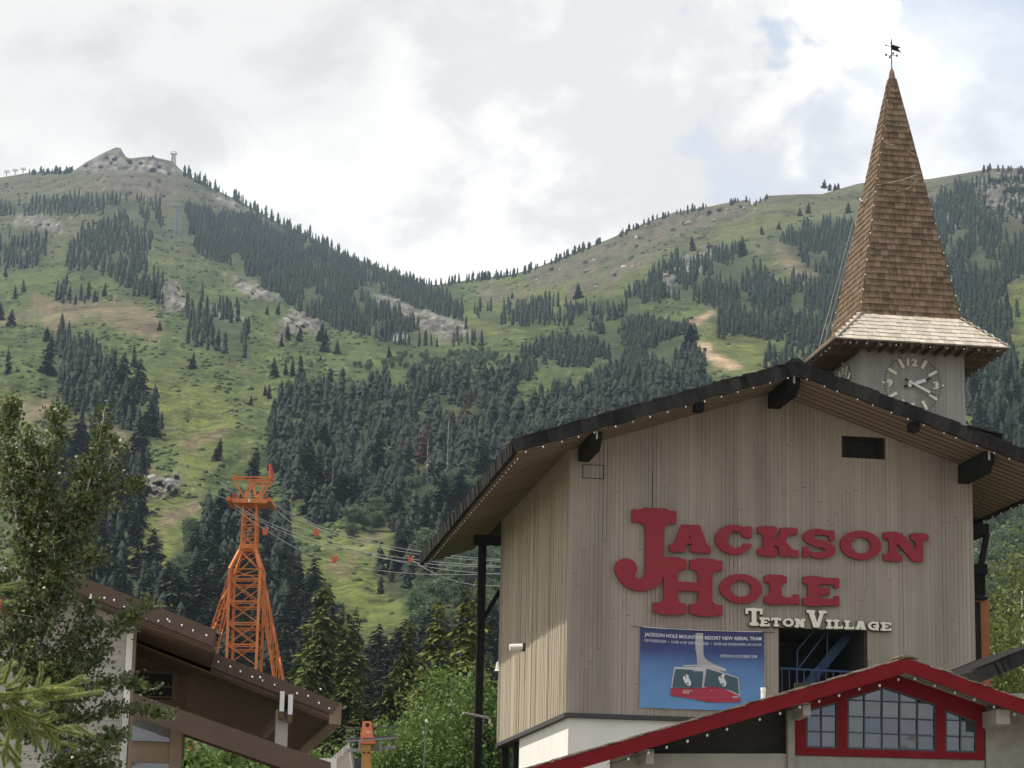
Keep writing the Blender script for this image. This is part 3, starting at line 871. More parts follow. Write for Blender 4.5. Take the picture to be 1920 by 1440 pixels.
for t in solo:
    ph, P, h, wr, kind, zi, x, y = t
    if zi == ZS:
        LM = [('the tan patch on the left meadow', 180, 590), ('the small crag with firs', 560, 612), ('the slanting left clump', 400, 620), ('the big left clump', 180, 720), ('the orange tower head', 470, 890),
              ('the long rock slab', 790, 600), ('the pale hut', 752, 642), ('the tan path on the right', 1340, 650), ('the grassy right ridge', 1540, 380), ('the far bowl', 1050, 560), ('the talus blocks', 430, 560), ('the far left clump', 40, 480)]
        nm, lx, ly = min(LM, key=lambda q: math.hypot(q[1] - x, q[2] - y))
        dirs = [w_ for w_, c_ in (('above', y - ly < -14), ('below', y - ly > 14), ('left of', x - lx < -14), ('right of', x - lx > 14)) if c_] or ['beside']
        lab = '%s %s conifer standing alone %s %s' % ('tall' if ph > 42 else 'small' if ph < 26 else 'medium', 'broad' if wr > .4 else 'slim', ' and '.join(q.replace(' of', '') if i_ == 0 and len(dirs) > 1 else q for i_, q in enumerate(dirs)), nm)
        if (x, y) == (405, 864): lab = 'lone round topped conifer with a long shadow above left of the orange tower'
        if (x, y) == (566, 710): lab = 'tall thin spire shaped conifer on the green slope above the mid forest'
        if (x, y) == (252, 690): lab = 'solitary slender conifer in the meadow above the big left clump'
        grp = 'single conifers on the meadows'
    else:
        lab = describe('conifer', t, near) + FOREST[zi][0]
        grp = 'conifers ' + FOREST[zi][0]
    tree('conifer_tree', lab, grp, P - np.array([0, 0, .2]), h, wr, pick(wr), CON_T)
for t in nearp:
    ph, P, h, wr, kind, zi, x, y = t
    tree('aspen_tree', describe('leafy aspen', t, nearp) + FOREST[zi][0], 'aspens ' + FOREST[zi][0], P - np.array([0, 0, .2]), h, wr * 1.5, random.choice(PALE), ASP_T)

# far conifers: one mass
def far_template(seed):
    g = np.random.default_rng(seed)
    V, Fc = [], []
    nt_ = 8
    for i in range(nt_):
        zb = .03 + .85 * i / nt_
        zt = zb + .26 + .1 * g.random()
        Rr = .5 * (1 - zb) ** .55 * g.uniform(.72, 1.12)
        c = len(V)
        V.append((g.normal(0, .03), g.normal(0, .03), min(1, zt)))
        m = 8
        a0 = g.random() * 6
        for k in range(m):
            q = Rr * (g.uniform(.8, 1.15) if k % 2 else g.uniform(.4, .7))
            V.append((math.cos(a0 + k * 6.283 / m) * q, math.sin(a0 + k * 6.283 / m) * q, zb - .06 * g.random() + (0 if k % 2 else .05)))
        for k in range(m): Fc.append((c, c + 1 + k, c + 1 + (k + 1) % m))
    return np.array(V), np.array(Fc)
FT = [far_template(300 + s) for s in range(5)]
VV, FF, TT = [], [], []
off = 0
for t in mass:
    ph, P, h, wr, kind, zi, x, y = t
    v, f = FT[int(rng.integers(5))]
    a = rng.uniform(0, 6.28)
    ca, sa = math.cos(a), math.sin(a)
    q = v * np.array([h * wr, h * wr, h]) * 1.06
    q = np.stack([q[:, 0] * ca - q[:, 1] * sa, q[:, 0] * sa + q[:, 1] * ca, q[:, 2]], 1) + P
    VV.append(q); FF.append(f + off); off += len(v)
    TT.append(np.full(len(v), rng.random()))
fo = link('conifer_forest', mesh_np('conifer_forest', np.concatenate(VV), np.concatenate(FF), M['conifer_s'], np.concatenate(TT), True))
props(fo, 'dark conifer forest covering the far mountain slopes', 'forest', None, 'stuff')

# shrubs on the meadows, boulders on the slopes
def blob_template(seed, sub=True):
    g = np.random.default_rng(seed)
    t = (1 + 5 ** .5) / 2
    v = [(-1, t, 0), (1, t, 0), (-1, -t, 0), (1, -t, 0), (0, -1, t), (0, 1, t), (0, -1, -t), (0, 1, -t), (t, 0, -1), (t, 0, 1), (-t, 0, -1), (-t, 0, 1)]
    f = [(0, 11, 5), (0, 5, 1), (0, 1, 7), (0, 7, 10), (0, 10, 11), (1, 5, 9), (5, 11, 4), (11, 10, 2), (10, 7, 6), (7, 1, 8), (3, 9, 4), (3, 4, 2), (3, 2, 6), (3, 6, 8), (3, 8, 9), (4, 9, 5), (2, 4, 11), (6, 2, 10), (8, 6, 7), (9, 8, 1)]
    v = [np.array(p, float) / np.linalg.norm(p) for p in v]
    if sub:
        cache = {}
        def mid(a, b):
            k = (min(a, b), max(a, b))
            if k not in cache:
                q = v[a] + v[b]; v.append(q / np.linalg.norm(q)); cache[k] = len(v) - 1
            return cache[k]
        nf = []
        for a, b, c in f:
            x, y, z = mid(a, b), mid(b, c), mid(c, a)
            nf += [(a, x, z), (b, y, x), (c, z, y), (x, y, z)]
        f = nf
    v = np.array(v)
    v *= g.uniform(.65, 1.2, (len(v), 1))
    return v, np.array(f)
def scatter(name, polys, n, size, mt, label, cat, flat=(.6, .9), seed=5, sub=True, thresh=.5, sc=(30, 20)):
    g = np.random.default_rng(seed)
    X = g.uniform(-60, 1960, n * 3); E = g.uniform(330, 1400, n * 3)
    Y = hy(X) - E
    keep = (E < ridge_e(X) - 14)
    if polys is None:
        keep &= fbm(X / sc[0], Y / sc[1], seed + 60, 3) > thresh
        inf = np.zeros(len(X), bool)
        for f in FOREST:
            if f[1]: inf |= inpoly(X, Y, f[1])
        inf2 = np.zeros(len(X), bool)
        for p in TAN + ROCKS + CLIFF + PATH: inf2 |= inpoly(X, Y, p)
        keep &= ~inf & ~inf2
        for p in YELLOW: keep &= ~(inpoly(X, Y, p) & (g.random(len(X)) < .85))
        keep &= (E > 620) | (g.random(len(X)) < .3)
    else:
        k = np.zeros(len(X), bool)
        for p in polys: k |= inpoly(X, Y, p)
        keep &= k
    keep &= np.array([not hidden(x, y) for x, y in zip(X, Y)])
    X, E = X[keep][:n], E[keep][:n]
    P, r = terr_pt(X, E)
    T = [blob_template(seed * 10 + k, sub) for k in range(4)]
    VV, FF, TT = [], [], []
    o = 0
    for k in range(len(X)):
        v, f = T[k % 4]
        s = g.uniform(*size) * (1 + r[k] / 2500)
        a = g.uniform(0, 6.28)
        q = v * np.array([s * g.uniform(.8, 1.3), s, s * g.uniform(*flat)])
        q = np.stack([q[:, 0] * math.cos(a) - q[:, 1] * math.sin(a), q[:, 0] * math.sin(a) + q[:, 1] * math.cos(a), q[:, 2]], 1)
        VV.append(q + P[k]); FF.append(f + o); o += len(v)
        TT.append(np.full(len(v), g.random()))
    ob = link(name, mesh_np(name, np.concatenate(VV), np.concatenate(FF), mt, np.concatenate(TT), not sub or name == 'meadow_shrubs'))
    props(ob, label, cat, None, 'stuff')
scatter('meadow_shrubs', None, 7500, (.5, 1.3), M['shrub'], 'low green shrubs dotted over the mountain meadows', 'shrubs', (.7, 1.1), 5, False, .47)
scatter('loose_boulders', ROCKS + CLIFF[:2], 1100, (.7, 2.2), M['rock'], 'grey boulders lying on the rocky slopes', 'boulders', (.5, .9), 6, False)
scatter('meadow_stones', None, 260, (.35, .9), M['rock'], 'pale stones scattered in the meadow grass', 'stones', (.5, .9), 8, False, .55)

# dead trees
for k, (x, y, h, w, kd, lab) in enumerate([
    (868, 812, 84, .34, 'r', 'rust red dead conifer standing highest in the mid forest'), (788, 868, 84, .34, 'r', 'rusty topped dead conifer beside the grey snags'),
    (752, 872, 66, .26, 'r', 'small rust brown dead conifer left of the grey snags'), (832, 826, 70, .3, 'r', 'rust tinted dead conifer between two dark ones in the mid forest'),
    (838, 902, 116, .2, 's', 'tall pale grey dead snag in the mid forest'), (800, 912, 90, .22, 's', 'grey dead snag above the lower ski run'),
    (545, 990, 74, .26, 's', 'grey bare snag just right of the orange tower'), (622, 945, 70, .3, 's', 'faint grey dead tree in the forest right of the orange tower')]):
    P, r = terr_pt(np.array([x]), np.array([hy(x) - y]))
    hh = h * r[0] / F_PX / .96
    tree('dead_conifer', lab, 'dead conifers in the forest', P[0], hh, w, ((.14, RUSTY[k % 2]) if kd == 'r' else (.10, SNAGS[k % 2])), CON_T if kd == 'r' else SNAG_T)

# near trees set by hand: photo x, top y, distance, width px
def near_tree(name, label, x, ytop, Y, wpx, crown, trunk, group=None, zb=None):
    top = onY(x, ytop, Y)
    zb = zb if zb is not None else max(0, (Y - 150) * .03)
    h = top[2] - zb
    wm = wpx * Y / F_PX
    if crown[0] == 'leafy':
        rx = wm / 2 / h
        v, f = leafy_arrays(400 + crown[2], 190, 75, rx, .46, .54, .055 / h * 2.2, .05)
        return tree(name, label, group, (top[0], top[1], zb - .1), h, 1, mesh_np('crown', v, f, M[crown[1]]), trunk)
    return tree(name, label, group, (top[0], top[1], zb - .1), h, wm / h, crown, trunk)
near_tree('pine_tree', 'olive green pine rising tallest left of the black post', 868, 1072, 165, 170, (.17, PINES[0]), CON_T, 'near pines')
near_tree('pine_tree', 'yellowish pine close behind the black post', 908, 1090, 150, 150, (.17, PINES[1]), CON_T, 'near pines')
near_tree('pine_tree', 'olive pine lowest of the near pines, behind the bright leafy tree', 775, 1215, 160, 120, (.17, PINES[0]), CON_T, 'near pines')
near_tree('pine_tree', 'bright olive pine left of the tallest near pine', 818, 1112, 172, 130, (.17, PINES[2]), CON_T, 'near pines')
for k, (x, yt, Y, w, lab) in enumerate([
    (742, 1158, 215, 100, 'dark near conifer below the lower ski run'), (680, 1140, 230, 110, 'dark near conifer at the foot of the lower ski run'), (668, 1200, 200, 110, 'broad dark conifer above the tip of the brown roof'),
    (632, 1170, 215, 100, 'dark conifer right of the orange tower base'), (590, 1085, 260, 110, 'dark conifer at the left edge of the lower ski run'), (580, 1180, 225, 100, 'dark conifer touching the right leg of the orange tower'),
    (720, 1225, 185, 110, 'dark near conifer behind the orange machine arm'), (770, 1180, 190, 90, 'dark conifer left of the near pines'), (640, 1260, 175, 96, 'low dark conifer just above the brown roof tip'), (560, 1230, 210, 110, 'dark conifer behind the brown roof slope'),
    (700, 1290, 165, 110, 'low dark conifer behind the dark railing'), (775, 1260, 170, 100, 'low dark conifer behind the bright leafy tree')]):
    near_tree('conifer_tree', lab, x, yt, Y, w * 1.0, FIRS[(k * 2 + 1) % 5], CON_T, 'near conifers behind the brown roof')
for k, (x, yt, Y, w, lab) in enumerate([
    (852, 1225, 128, 190, 'bright green leafy tree just left of the black post'), (790, 1290, 124, 150, 'bright leafy bush behind the thin pole'), (905, 1262, 122, 110, 'narrow leafy tree right behind the black post'),
    (752, 1352, 118, 110, 'low leafy bush right of the orange machine arm'), (655, 1385, 128, 70, 'leafy bush beside the pale stair wall'), (600, 1392, 120, 90, 'leafy bush under the brown roof tip'),
    (395, 1372, 92, 150, 'leafy bush seen beneath the lower brown roof'), (450, 1385, 95, 130, 'second leafy bush beneath the lower brown roof, nearer the post'), (352, 1385, 92, 100, 'leafy bush beside the tan wall under the lower roof')]):
    near_tree('leafy_tree', lab, x, yt, Y, w * 1.2, ('leafy', 'leafy', k), ASP_T, 'near leafy trees', 0)
near_tree('leafy_tree', 'large olive leafy tree right of the station wall', 1912, 985, 128, 210, ('leafy', 'olive', 20), ASP_T, None, 0)
near_tree('leafy_tree', 'smaller olive leafy tree low beside the dark right roof', 1868, 1120, 122, 110, ('leafy', 'olive', 21), ASP_T, None, 0)
# ------------------------------------------------------------------ letters (slab serif, drawn as implicit shapes)
def _rect(X, Y, x0, x1, y0, y1):
    return np.maximum(np.abs(X - (x0 + x1) / 2) - (x1 - x0) / 2, np.abs(Y - (y0 + y1) / 2) - (y1 - y0) / 2)
def _ell(X, Y, cx, cy, a, b):
    q = np.sqrt(((X - cx) / a) ** 2 + ((Y - cy) / b) ** 2)
    return (q - 1) * min(a, b)
def _seg(X, Y, x0, y0, x1, y1, hw, x2=None):
    """horizontal-cut slanted stroke between two heights, half width hw measured along x"""
    t = (Y - y0) / (y1 - y0)
    xc = x0 + (x1 - x0) * t
    k = abs(y1 - y0) / math.hypot(x1 - x0, y1 - y0)
    return np.maximum((np.abs(X - xc) - hw) * k, np.maximum(min(y0, y1) - Y, Y - max(y0, y1)))
def _smin(a, b, k):
    h = np.clip(.5 + .5 * (b - a) / k, 0, 1)
    return b + (a - b) * h - k * h * (1 - h)
def glyph(ch, X, Y, w, h, t, s):
    """field < 0 inside; t stem width, s slab thickness"""
    R = lambda *a: _rect(X, Y, *a)
    k = s * .7
    U = np.minimum
    if ch == 'I':
        return _smin(R(w / 2 - t / 2, w / 2 + t / 2, 0, h), U(R(0, w, 0, s), R(0, w, h - s, h)), k)
    if ch == 'L':
        f = _smin(R(.16 * w, .16 * w + t, 0, h), U(R(0, w, 0, s), R(0, .32 * w + t, h - s, h)), k)
        return U(f, R(w - t * .55, w, 0, h * .36))
    if ch == 'E':
        f = _smin(R(.14 * w, .14 * w + t, 0, h), U(R(0, w, 0, s), R(0, w, h - s, h)), k)
        f = U(f, U(R(w - t * .5, w, 0, h * .36), R(w - t * .5, w, h * .64, h)))
        return U(f, R(.14 * w, w * .74, h * .5 - s * .5, h * .5 + s * .5))
    if ch == 'T':
        f = _smin(R(w / 2 - t / 2, w / 2 + t / 2, 0, h), U(R(w * .24, w * .76, 0, s), R(0, w, h - s, h)), k)
        return U(f, U(R(0, t * .55, h * .66, h), R(w - t * .55, w, h * .66, h)))
    if ch == 'H':
        g = .025 * w
        f = R(.15 * w, .15 * w + t, 0, h)
        f = _smin(f, U(R(0, w / 2 - g, 0, s), R(0.1 * w, w / 2 - g, h - s, h)), k)
        f2 = _smin(R(.85 * w - t, .85 * w, 0, h), U(R(w / 2 + g, w, 0, s), R(w / 2 + g, w, h - s, h)), k)
        return U(U(f, f2), R(.2 * w, .8 * w, h * .5 - s * .45, h * .5 + s * .45))
    if ch == 'N':
        f = _smin(R(.13 * w, .13 * w + t * .8, 0, h), U(R(0, .42 * w, 0, s), R(0, .30 * w, h - s, h)), k)
        f = U(f, _smin(R(.88 * w - t * .8, .88 * w, 0, h), R(.6 * w, w, h - s, h), k))
        return U(f, np.maximum(_seg(X, Y, .26 * w, h, .80 * w, 0, t * .72), _rect(X, Y, 0.0, .88 * w, 0, h)))
    if ch == 'A':
        f = U(_seg(X, Y, .19 * w, 0, .44 * w, h, t * .52), _seg(X, Y, .81 * w, 0, .56 * w, h, t * .62))
        f = U(f, R(.25 * w, .75 * w, h * .30, h * .30 + s * .8))
        f = U(f, R(.40 * w, .60 * w, h * .82, h))
        return _smin(f, U(R(0, .39 * w, 0, s), R(.50 * w, w, 0, s)), k * .6)
    if ch == 'V':
        f = U(_seg(X, Y, .48 * w, 0, .2 * w, h, t * .58), _seg(X, Y, .54 * w, 0, .8 * w, h, t * .42))
        return _smin(f, U(R(0, .42 * w, h - s, h), R(.6 * w, w, h - s, h)), k * .6)
    if ch == 'K':
        f = _smin(R(.14 * w, .14 * w + t, 0, h), U(R(0, .47 * w, 0, s), R(0, .47 * w, h - s, h)), k)
        f = U(f, U(_seg(X, Y, .42 * w, h * .36, .80 * w, h, t * .5), _seg(X, Y, .82 * w, 0, .48 * w, h * .62, t * .62)))
        return _smin(f, U(R(.53 * w, w, 0, s), R(.55 * w, w * .98, h - s, h)), k * .5)
    if ch == 'O':
        return np.maximum(_ell(X, Y, w / 2, h / 2, w / 2, h / 2), -_ell(X, Y, w / 2, h / 2, w / 2 - t, h / 2 - s * 1.02))
    if ch in 'CG':
        f = np.maximum(_ell(X, Y, w * .52, h / 2, w * .52, h / 2), -_ell(X, Y, w * .56, h / 2, w * .56 - t, h / 2 - s * 1.02))
        f = np.maximum(f, -R(w * .62, w * 2, h * .38, h * .60))
        f = np.maximum(f, X - w)
        f = U(f, np.maximum(R(w - t * .55, w, h * .58, h * .96), -1e9 + 0 * X))
        f = U(f, R(w * .80, w, h * .60, h * .74) if ch == 'C' else R(w * .82, w, h * .60, h * .76))
        if ch == 'G': f = U(f, U(R(w * .52, w * 1.02, h * .36, h * .36 + s), R(w - t, w * .97, 0, h * .4)))
        return f
    if ch == 'S':
        r1, r2 = h * .30, h * .31
        top = np.maximum(_ell(X, Y, w * .46, h * .71, w * .46, h * .29), -_ell(X, Y, w * .56, h * .72, w * .27, h * .085))
        bot = np.maximum(_ell(X, Y, w * .54, h * .30, w * .46, h * .30), -_ell(X, Y, w * .42, h * .29, w * .27, h * .085))
        top = np.maximum(top, -R(w * .52, w * 2, h * .42, h * .64) * 1.0)
        bot = np.maximum(bot, -R(-w, w * .48, h * .36, h * .56))
        top = np.maximum(top, -R(w * .62, w * 2, h * .63, h * .70))
        bot = np.maximum(bot, -R(-w, w * .36, h * .30, h * .37))
        mid = np.maximum(_seg(X, Y, w * .80, h * .30, w * .20, h * .70, w * .30), R(0.04 * w, .96 * w, h * .38, h * .62))
        f = U(U(top, bot), mid)
        return U(f, U(R(w * .80, w * .97, h * .62, h * .97), R(w * .0, w * .17, h * .03, h * .38)))
    if ch == 'J':
        x0, x1 = .50 * w, .80 * w
        f = _smin(R(x0, x1, h * .26, h), R(.275 * w, w, h - s, h), k)
        cx, cy, r = .42 * w, .275 * h, .385 * w
        bowl = np.maximum(_ell(X, Y, cx, cy, r * 1.06, .275 * h), Y - cy)
        gap = _ell(X, Y, .40 * w, cy + .01 * h, .105 * w, .135 * h)
        bowl = np.maximum(bowl, -gap)
        f = U(f, bowl)
        return U(f, _ell(X, Y, .185 * w, .265 * h, .185 * w, .125 * h))
    return R(0, w, 0, h)

def contours(fun, w, h, cells=70, pad=.04):
    st = max(w, h) / cells
    gx = np.arange(-2 * st - pad * w, w + 3 * st + pad * w, st)
    gy = np.arange(-2 * st - pad * h, h + 3 * st + pad * h, st)
    X, Y = np.meshgrid(gx, gy, indexing='ij')
    f = fun(X, Y) + 1e-7
    nx, ny = f.shape
    nxt = {}
    def P(a, b):
        fa, fb = f[a], f[b]
        t = fa / (fa - fb)
        return (gx[a[0]] + (gx[b[0]] - gx[a[0]]) * t, gy[a[1]] + (gy[b[1]] - gy[a[1]]) * t)
    pts = {}
    for i in range(nx - 1):
        for j in range(ny - 1):
            c = [(i, j), (i + 1, j), (i + 1, j + 1), (i, j + 1)]
            s = [f[q] < 0 for q in c]
            if all(s) or not any(s): continue
            ent, ext = [], []
            for e in range(4):
                a, b = c[e], c[(e + 1) % 4]
                if s[e] != s[(e + 1) % 4]:
                    key = (min(a, b), max(a, b))
                    pts[key] = P(a, b)
                    (ext if s[e] else ent).append((key, e))
            for (k0, e0) in ext:
                # keep inside on the left: join leaving edge to the next entering edge
                best = min(ent, key=lambda q: (q[1] - e0) % 4) if len(ent) > 1 else ent[0]
                nxt[k0] = best[0]
    loops = []
    seen = set()
    for k0 in list(nxt):
        if k0 in seen: continue
        lp = []
        k = k0
        while k not in seen and k in nxt:
            seen.add(k); lp.append(pts[k]); k = nxt[k]
        if len(lp) > 5:
            # drop points on straight runs
            out = []
            n = len(lp)
            for i in range(n):
                a, b, c = np.array(lp[i - 1]), np.array(lp[i]), np.array(lp[(i + 1) % n])
                u, v = b - a, c - b
                cr = abs(u[0] * v[1] - u[1] * v[0]) / (np.linalg.norm(u) * np.linalg.norm(v) + 1e-12)
                if cr > .012 and np.linalg.norm(u) > 1e-6: out.append(tuple(b))
            if len(out) > 3: loops.append(out)
    return loops

def add_loops(mb, loops, o, ax, ay, n, depth):
    o, ax, ay, n = (np.asarray(q, float) for q in (o, ax, ay, n))
    def area(l): return sum(l[i - 1][0] * l[i][1] - l[i][0] * l[i - 1][1] for i in range(len(l))) / 2
    # group holes with outers by containment (all loops of one glyph together)
    flat = [p for l in loops for p in l]
    tris = tessellate_polygon([[Vector((p[0], p[1], 0)) for p in l] for l in loops])
    front = [o + ax * p[0] + ay * p[1] + n * depth for p in flat]
    back = [o + ax * p[0] + ay * p[1] for p in flat]
    k = len(flat)
    f = [tuple(t) for t in tris]
    b = 0
    for l in loops:
        m = len(l)
        f += [(b + i, b + (i + 1) % m, k + b + (i + 1) % m, k + b + i) for i in range(m)]
        b += m
    mb.add(front + back, f)

def text_tris(s, bold=0.0):
    cu = bpy.data.curves.new('t', 'FONT')
    cu.body = s
    cu.resolution_u = 2
    cu.offset = bold
    ob = bpy.data.objects.new('t', cu)
    C.objects.link(ob)
    dg = bpy.context.evaluated_depsgraph_get()
    dg.update()
    me = bpy.data.meshes.new_from_object(ob.evaluated_get(dg))
    v = np.array([p.co for p in me.vertices])
    f = [tuple(p.vertices) for p in me.polygons]
    bpy.data.objects.remove(ob); bpy.data.curves.remove(cu); bpy.data.meshes.remove(me)
    return v, f
def add_text(mb, s, box, o, ax, ay, n, lift=0.0, bold=.02):
    v, f = text_tris(s, bold)
    lo, hi = v.min(0), v.max(0)
    x0, x1, y0, y1 = box
    o, ax, ay, n = (np.asarray(q, float) for q in (o, ax, ay, n))
    P = []
    for p in v:
        a = x0 + (p[0] - lo[0]) / (hi[0] - lo[0]) * (x1 - x0)
        b = y0 + (p[1] - lo[1]) / (hi[1] - lo[1]) * (y1 - y0)
        P.append(o + ax * a + ay * b + n * lift)
    mb.add(P, f)

UX, DX, ZX = np.array([1., 0, 0]), np.array([0, 1., 0]), np.array([0, 0, 1.])
FN = -DX      # towards the viewer

BULB = None
def ico_mesh(name, m, r=1.0):
    v, f = blob_template(1, True)
    v = v / np.linalg.norm(v, axis=1, keepdims=True) * r
    return mesh(name, v, [tuple(q) for q in f], m, True)
BULB = ico_mesh('bulb', M['bulb'])
def light_string(label, pts, base, r=.028, wire=True, group='festoon light strings along the roof edges', drop=.05):
    t = thing('light_string', label, 'string lights', base, group)
    pts = [np.asarray(p, float) for p in pts]
    for p in pts:
        piece('bulb', BULB, t, p + np.array([0, 0, -drop]), (r * random.uniform(.85, 1.1), r, r * 1.25))
    if wire and len(pts) > 1:
        w = []
        for a, b in zip(pts[:-1], pts[1:]):
            w += [a, (a + b) / 2 - np.array([0, 0, .03])]
        w.append(pts[-1])
        mb = MB(); mb.tube(w, .009, 4)
        mb.build('wire', M['wire'], t)
    return t
def along(a, b, n, j=.0):
    a, b = np.asarray(a, float), np.asarray(b, float)
    return [a + (b - a) * np.clip((i + .5) / n + random.uniform(-j, j) / n, 0, 1) for i in range(n)]

# ------------------------------------------------------------------ tram station
WL, UP, ZB, ZP, SL = 15.5, 7.75, 8.93, 21.27, .332
OV, UE0, UE1, DB = -3.2, -2.62, 18.12, 25.5
def zs(u): return ZP - SL * abs(u - UP)
st = thing('tram_station', 'large weathered grey board building with a wide black gabled roof', 'building', (UP, 8, 0))
HOLES = [(7.97, 11.20, 9.05, 12.33), (10.50, 12.03, 18.86, 19.70)]
fw_ = MB()
ub = [0, 7.97, 10.50, 11.20, 12.03, WL]
zb_ = [ZB, 9.05, 12.33, 18.86, 19.70, 99]
for i in range(5):
    for j in range(5):
        a, b, c, e = ub[i], ub[i + 1], zb_[j], zb_[j + 1]
        if any(a >= H[0] - 1e-6 and b <= H[1] + 1e-6 and c >= H[2] - 1e-6 and e <= H[3] + 1e-6 for H in HOLES): continue
        segs = [(a, UP), (UP, b)] if a < UP < b else [(a, b)]
        for (p, q) in segs:
            tp, tq = min(e, zs(p) + .2), min(e, zs(q) + .2)
            if tp <= c and tq <= c: continue
            fw_.hexa([(p, .03, c), (q, .03, c), (q, .25, c), (p, .25, c)], [(p, .03, tp), (q, .03, tq), (q, .25, tq), (p, .25, tp)])
front = fw_.build('front_wall', M['backing'], st)
UB = unit_box('board', M['board'])
nb = 100
bw = WL / nb
for i in range(nb):
    u = (i + .5) * bw
    spans = [(ZB, zs(u) + .12)]
    for H in HOLES:
        if H[0] - bw * .3 < u < H[1] + bw * .3:
            spans = [s for (a, b) in spans for s in ((a, min(b, H[2])), (max(a, H[3]), b)) if s[1] - s[0] > .05]
    out = []
    for (a, b) in spans:
        if b - a > 3 and random.random() < .75:
            c = random.uniform(a + 1, b - 1)
            out += [(a, c - .006), (c + .006, b)]
        else: out.append((a, b))
    for (a, b) in out:
        dd = random.uniform(.0, .010)
        piece('board', UB, front, (u, .005 - dd / 2, (a + b) / 2), (bw - random.choice([.003, .003, .005, .006, .009, .018]), .05 + dd, b - a))
# left side wall
lw = MB().box((.03, .26, ZB), (.25, 17.1, 18.75)).build('side_wall', M['backing'], st)
sb = MB()
n = 113
for i in range(n):
    a, b = .0 + i * 17.1 / n, (i + 1) * 17.1 / n
    o = random.uniform(0, .05)
    sb.box((-.02 - o * .7, a + .004, ZB), (.028, b - random.choice([.006, .010, .03]), 18.76))
sb.build('board', M['board_s'], lw, kind='stuff')
MB().box((WL - .25, .26, 0), (WL, 17.1, 18.75)).build('side_wall', M['board_s'], st)
# plaster base
pb = MB().box((.10, .14, 0), (WL - .2, .4, ZB - .17)).box((.10, .4, 0), (.4, 11.6, ZB - .17)).build('plaster_base', M['plaster'], st)
tr = MB().box((-.09, -.07, ZB - .16), (WL + .05, .13, ZB - .005)).box((-.09, .13, ZB - .16), (.4, 17.15, ZB - .005))
tr.build('base_trim', M['dark_trim'], st)
MB().box((.4, .4, ZB - .15), (WL - .26, 17.0, ZB - .02)).build('floor_slab', M['dark_wall'], st)
MB().box((.12, 13.2, 0), (.5, 13.6, ZB - .17)).build('post', M['black_wood'], st)
MB().box((.12, 16.4, 0), (.4, 16.7, ZB - .17)).build('post', M['black_wood'], st)
# roof deck
rd = MB()
for (p, q) in ((UE0, UP), (UP, UE1)):
    rd.hexa([(p, OV + .12, zs(p) + .05), (q, OV + .12, zs(q) + .05), (q, DB, zs(q) + .05), (p, DB, zs(p) + .05)],
            [(p, OV + .12, zs(p) + .42), (q, OV + .12, zs(q) + .42), (q, DB, zs(q) + .42), (p, DB, zs(p) + .42)])
roof = rd.build('roof', M['black_wood'], st)
# soffit boards running down the slope
SB = unit_box('soffit_board', M['soffit'])
BT = unit_box('batten', M['batten'])
ang = math.atan(SL)
bd = .5
nd_ = int((DB - OV - .2) / bd)
for k in range(nd_):
    dc = OV + .16 + (k + .5) * bd
    for sgn in (-1, 1):
        e = UE0 if sgn < 0 else UE1
        i = UP if dc < .2 else (-.06 if sgn < 0 else WL + .06)
        if sgn > 0 and dc > 14: continue
        uc, L = (e + i) / 2, abs(e - i)
        piece('soffit_board', SB, roof, (uc, dc, zs(uc) + .0), (L / math.cos(ang) - .02, bd - .02, .05), (0, ang if sgn > 0 else -ang, 0))
        piece('batten', BT, roof, (uc, dc + bd / 2, zs(uc) - .034), (L / math.cos(ang) - .04, .05, .022), (0, ang if sgn > 0 else -ang, 0))
# shake-clad rakes and eaves
SH = unit_box('shake', M['black_shake'])
def rake(e, i, n):
    for k in range(n):
        t = (k + .5) / n
        u = e + (i - e) * t
        L = abs(i - e) / n / math.cos(ang)
        sg = 1 if e > i else -1
        tilt = .025 * (1 if e < i else -1)
        piece('shake', SH, roof, (u, OV + random.uniform(-.05, .04), zs(u) + .21 + random.uniform(-.03, .03)), (L * 1.12, .16, .47 + random.uniform(-.03, .05)), (0, (ang if sg > 0 else -ang) + tilt, 0))
rake(UE0, UP, 34); rake(UE1, UP, 34)
def eave(u, n, d1, sg):
    for k in range(n):
        t = (k + .5) / n
        dd = OV + (d1 - OV) * t
        L = (d1 - OV) / n
        piece('shake', SH, roof, (u + sg * random.uniform(-.02, .03), dd, zs(u) + .16 + random.uniform(-.015, .015)), (.14, L * random.uniform(.80, .95), .48), (0, sg * .12, random.uniform(-.02, .02)))
eave(UE0 - .02, 76, DB, -1); eave(UE1 + .02, 40, DB, 1)
eb = MB().box((UE0 + .04, OV + .1, zs(UE0) - .08), (UE0 + .12, DB, zs(UE0) + .05)).box((UE1 - .12, OV + .1, zs(UE1) - .08), (UE1 - .04, DB, zs(UE1) + .05))
eb.build('eave_board', M['black_wood'], roof)
# ragged top row of shakes seen edge on
tb = unit_box('roof_shake', M['black_shake'])
for k in range(74):
    u = UE0 + (UE1 - UE0) * (k + .5) / 74
    sg = 1 if u > UP else -1
    piece('roof_shake', tb, roof, (u, OV + .14 + random.uniform(0, .05), zs(u) + .44 + random.uniform(-.01, .04)), (.36, .5, .05), (0, sg * (ang - .09), random.uniform(-.04, .04)))
MB().hexa([(UP - .34, OV - .02, ZP + .40), (UP + .34, OV - .02, ZP + .40), (UP + .34, DB, ZP + .40), (UP - .34, DB, ZP + .40)],
          [(UP - .14, OV - .02, ZP + .56), (UP + .14, OV - .02, ZP + .56), (UP + .14, DB, ZP + .56), (UP - .14, DB, ZP + .56)]).build('ridge_cap', M['black_shake'], roof)
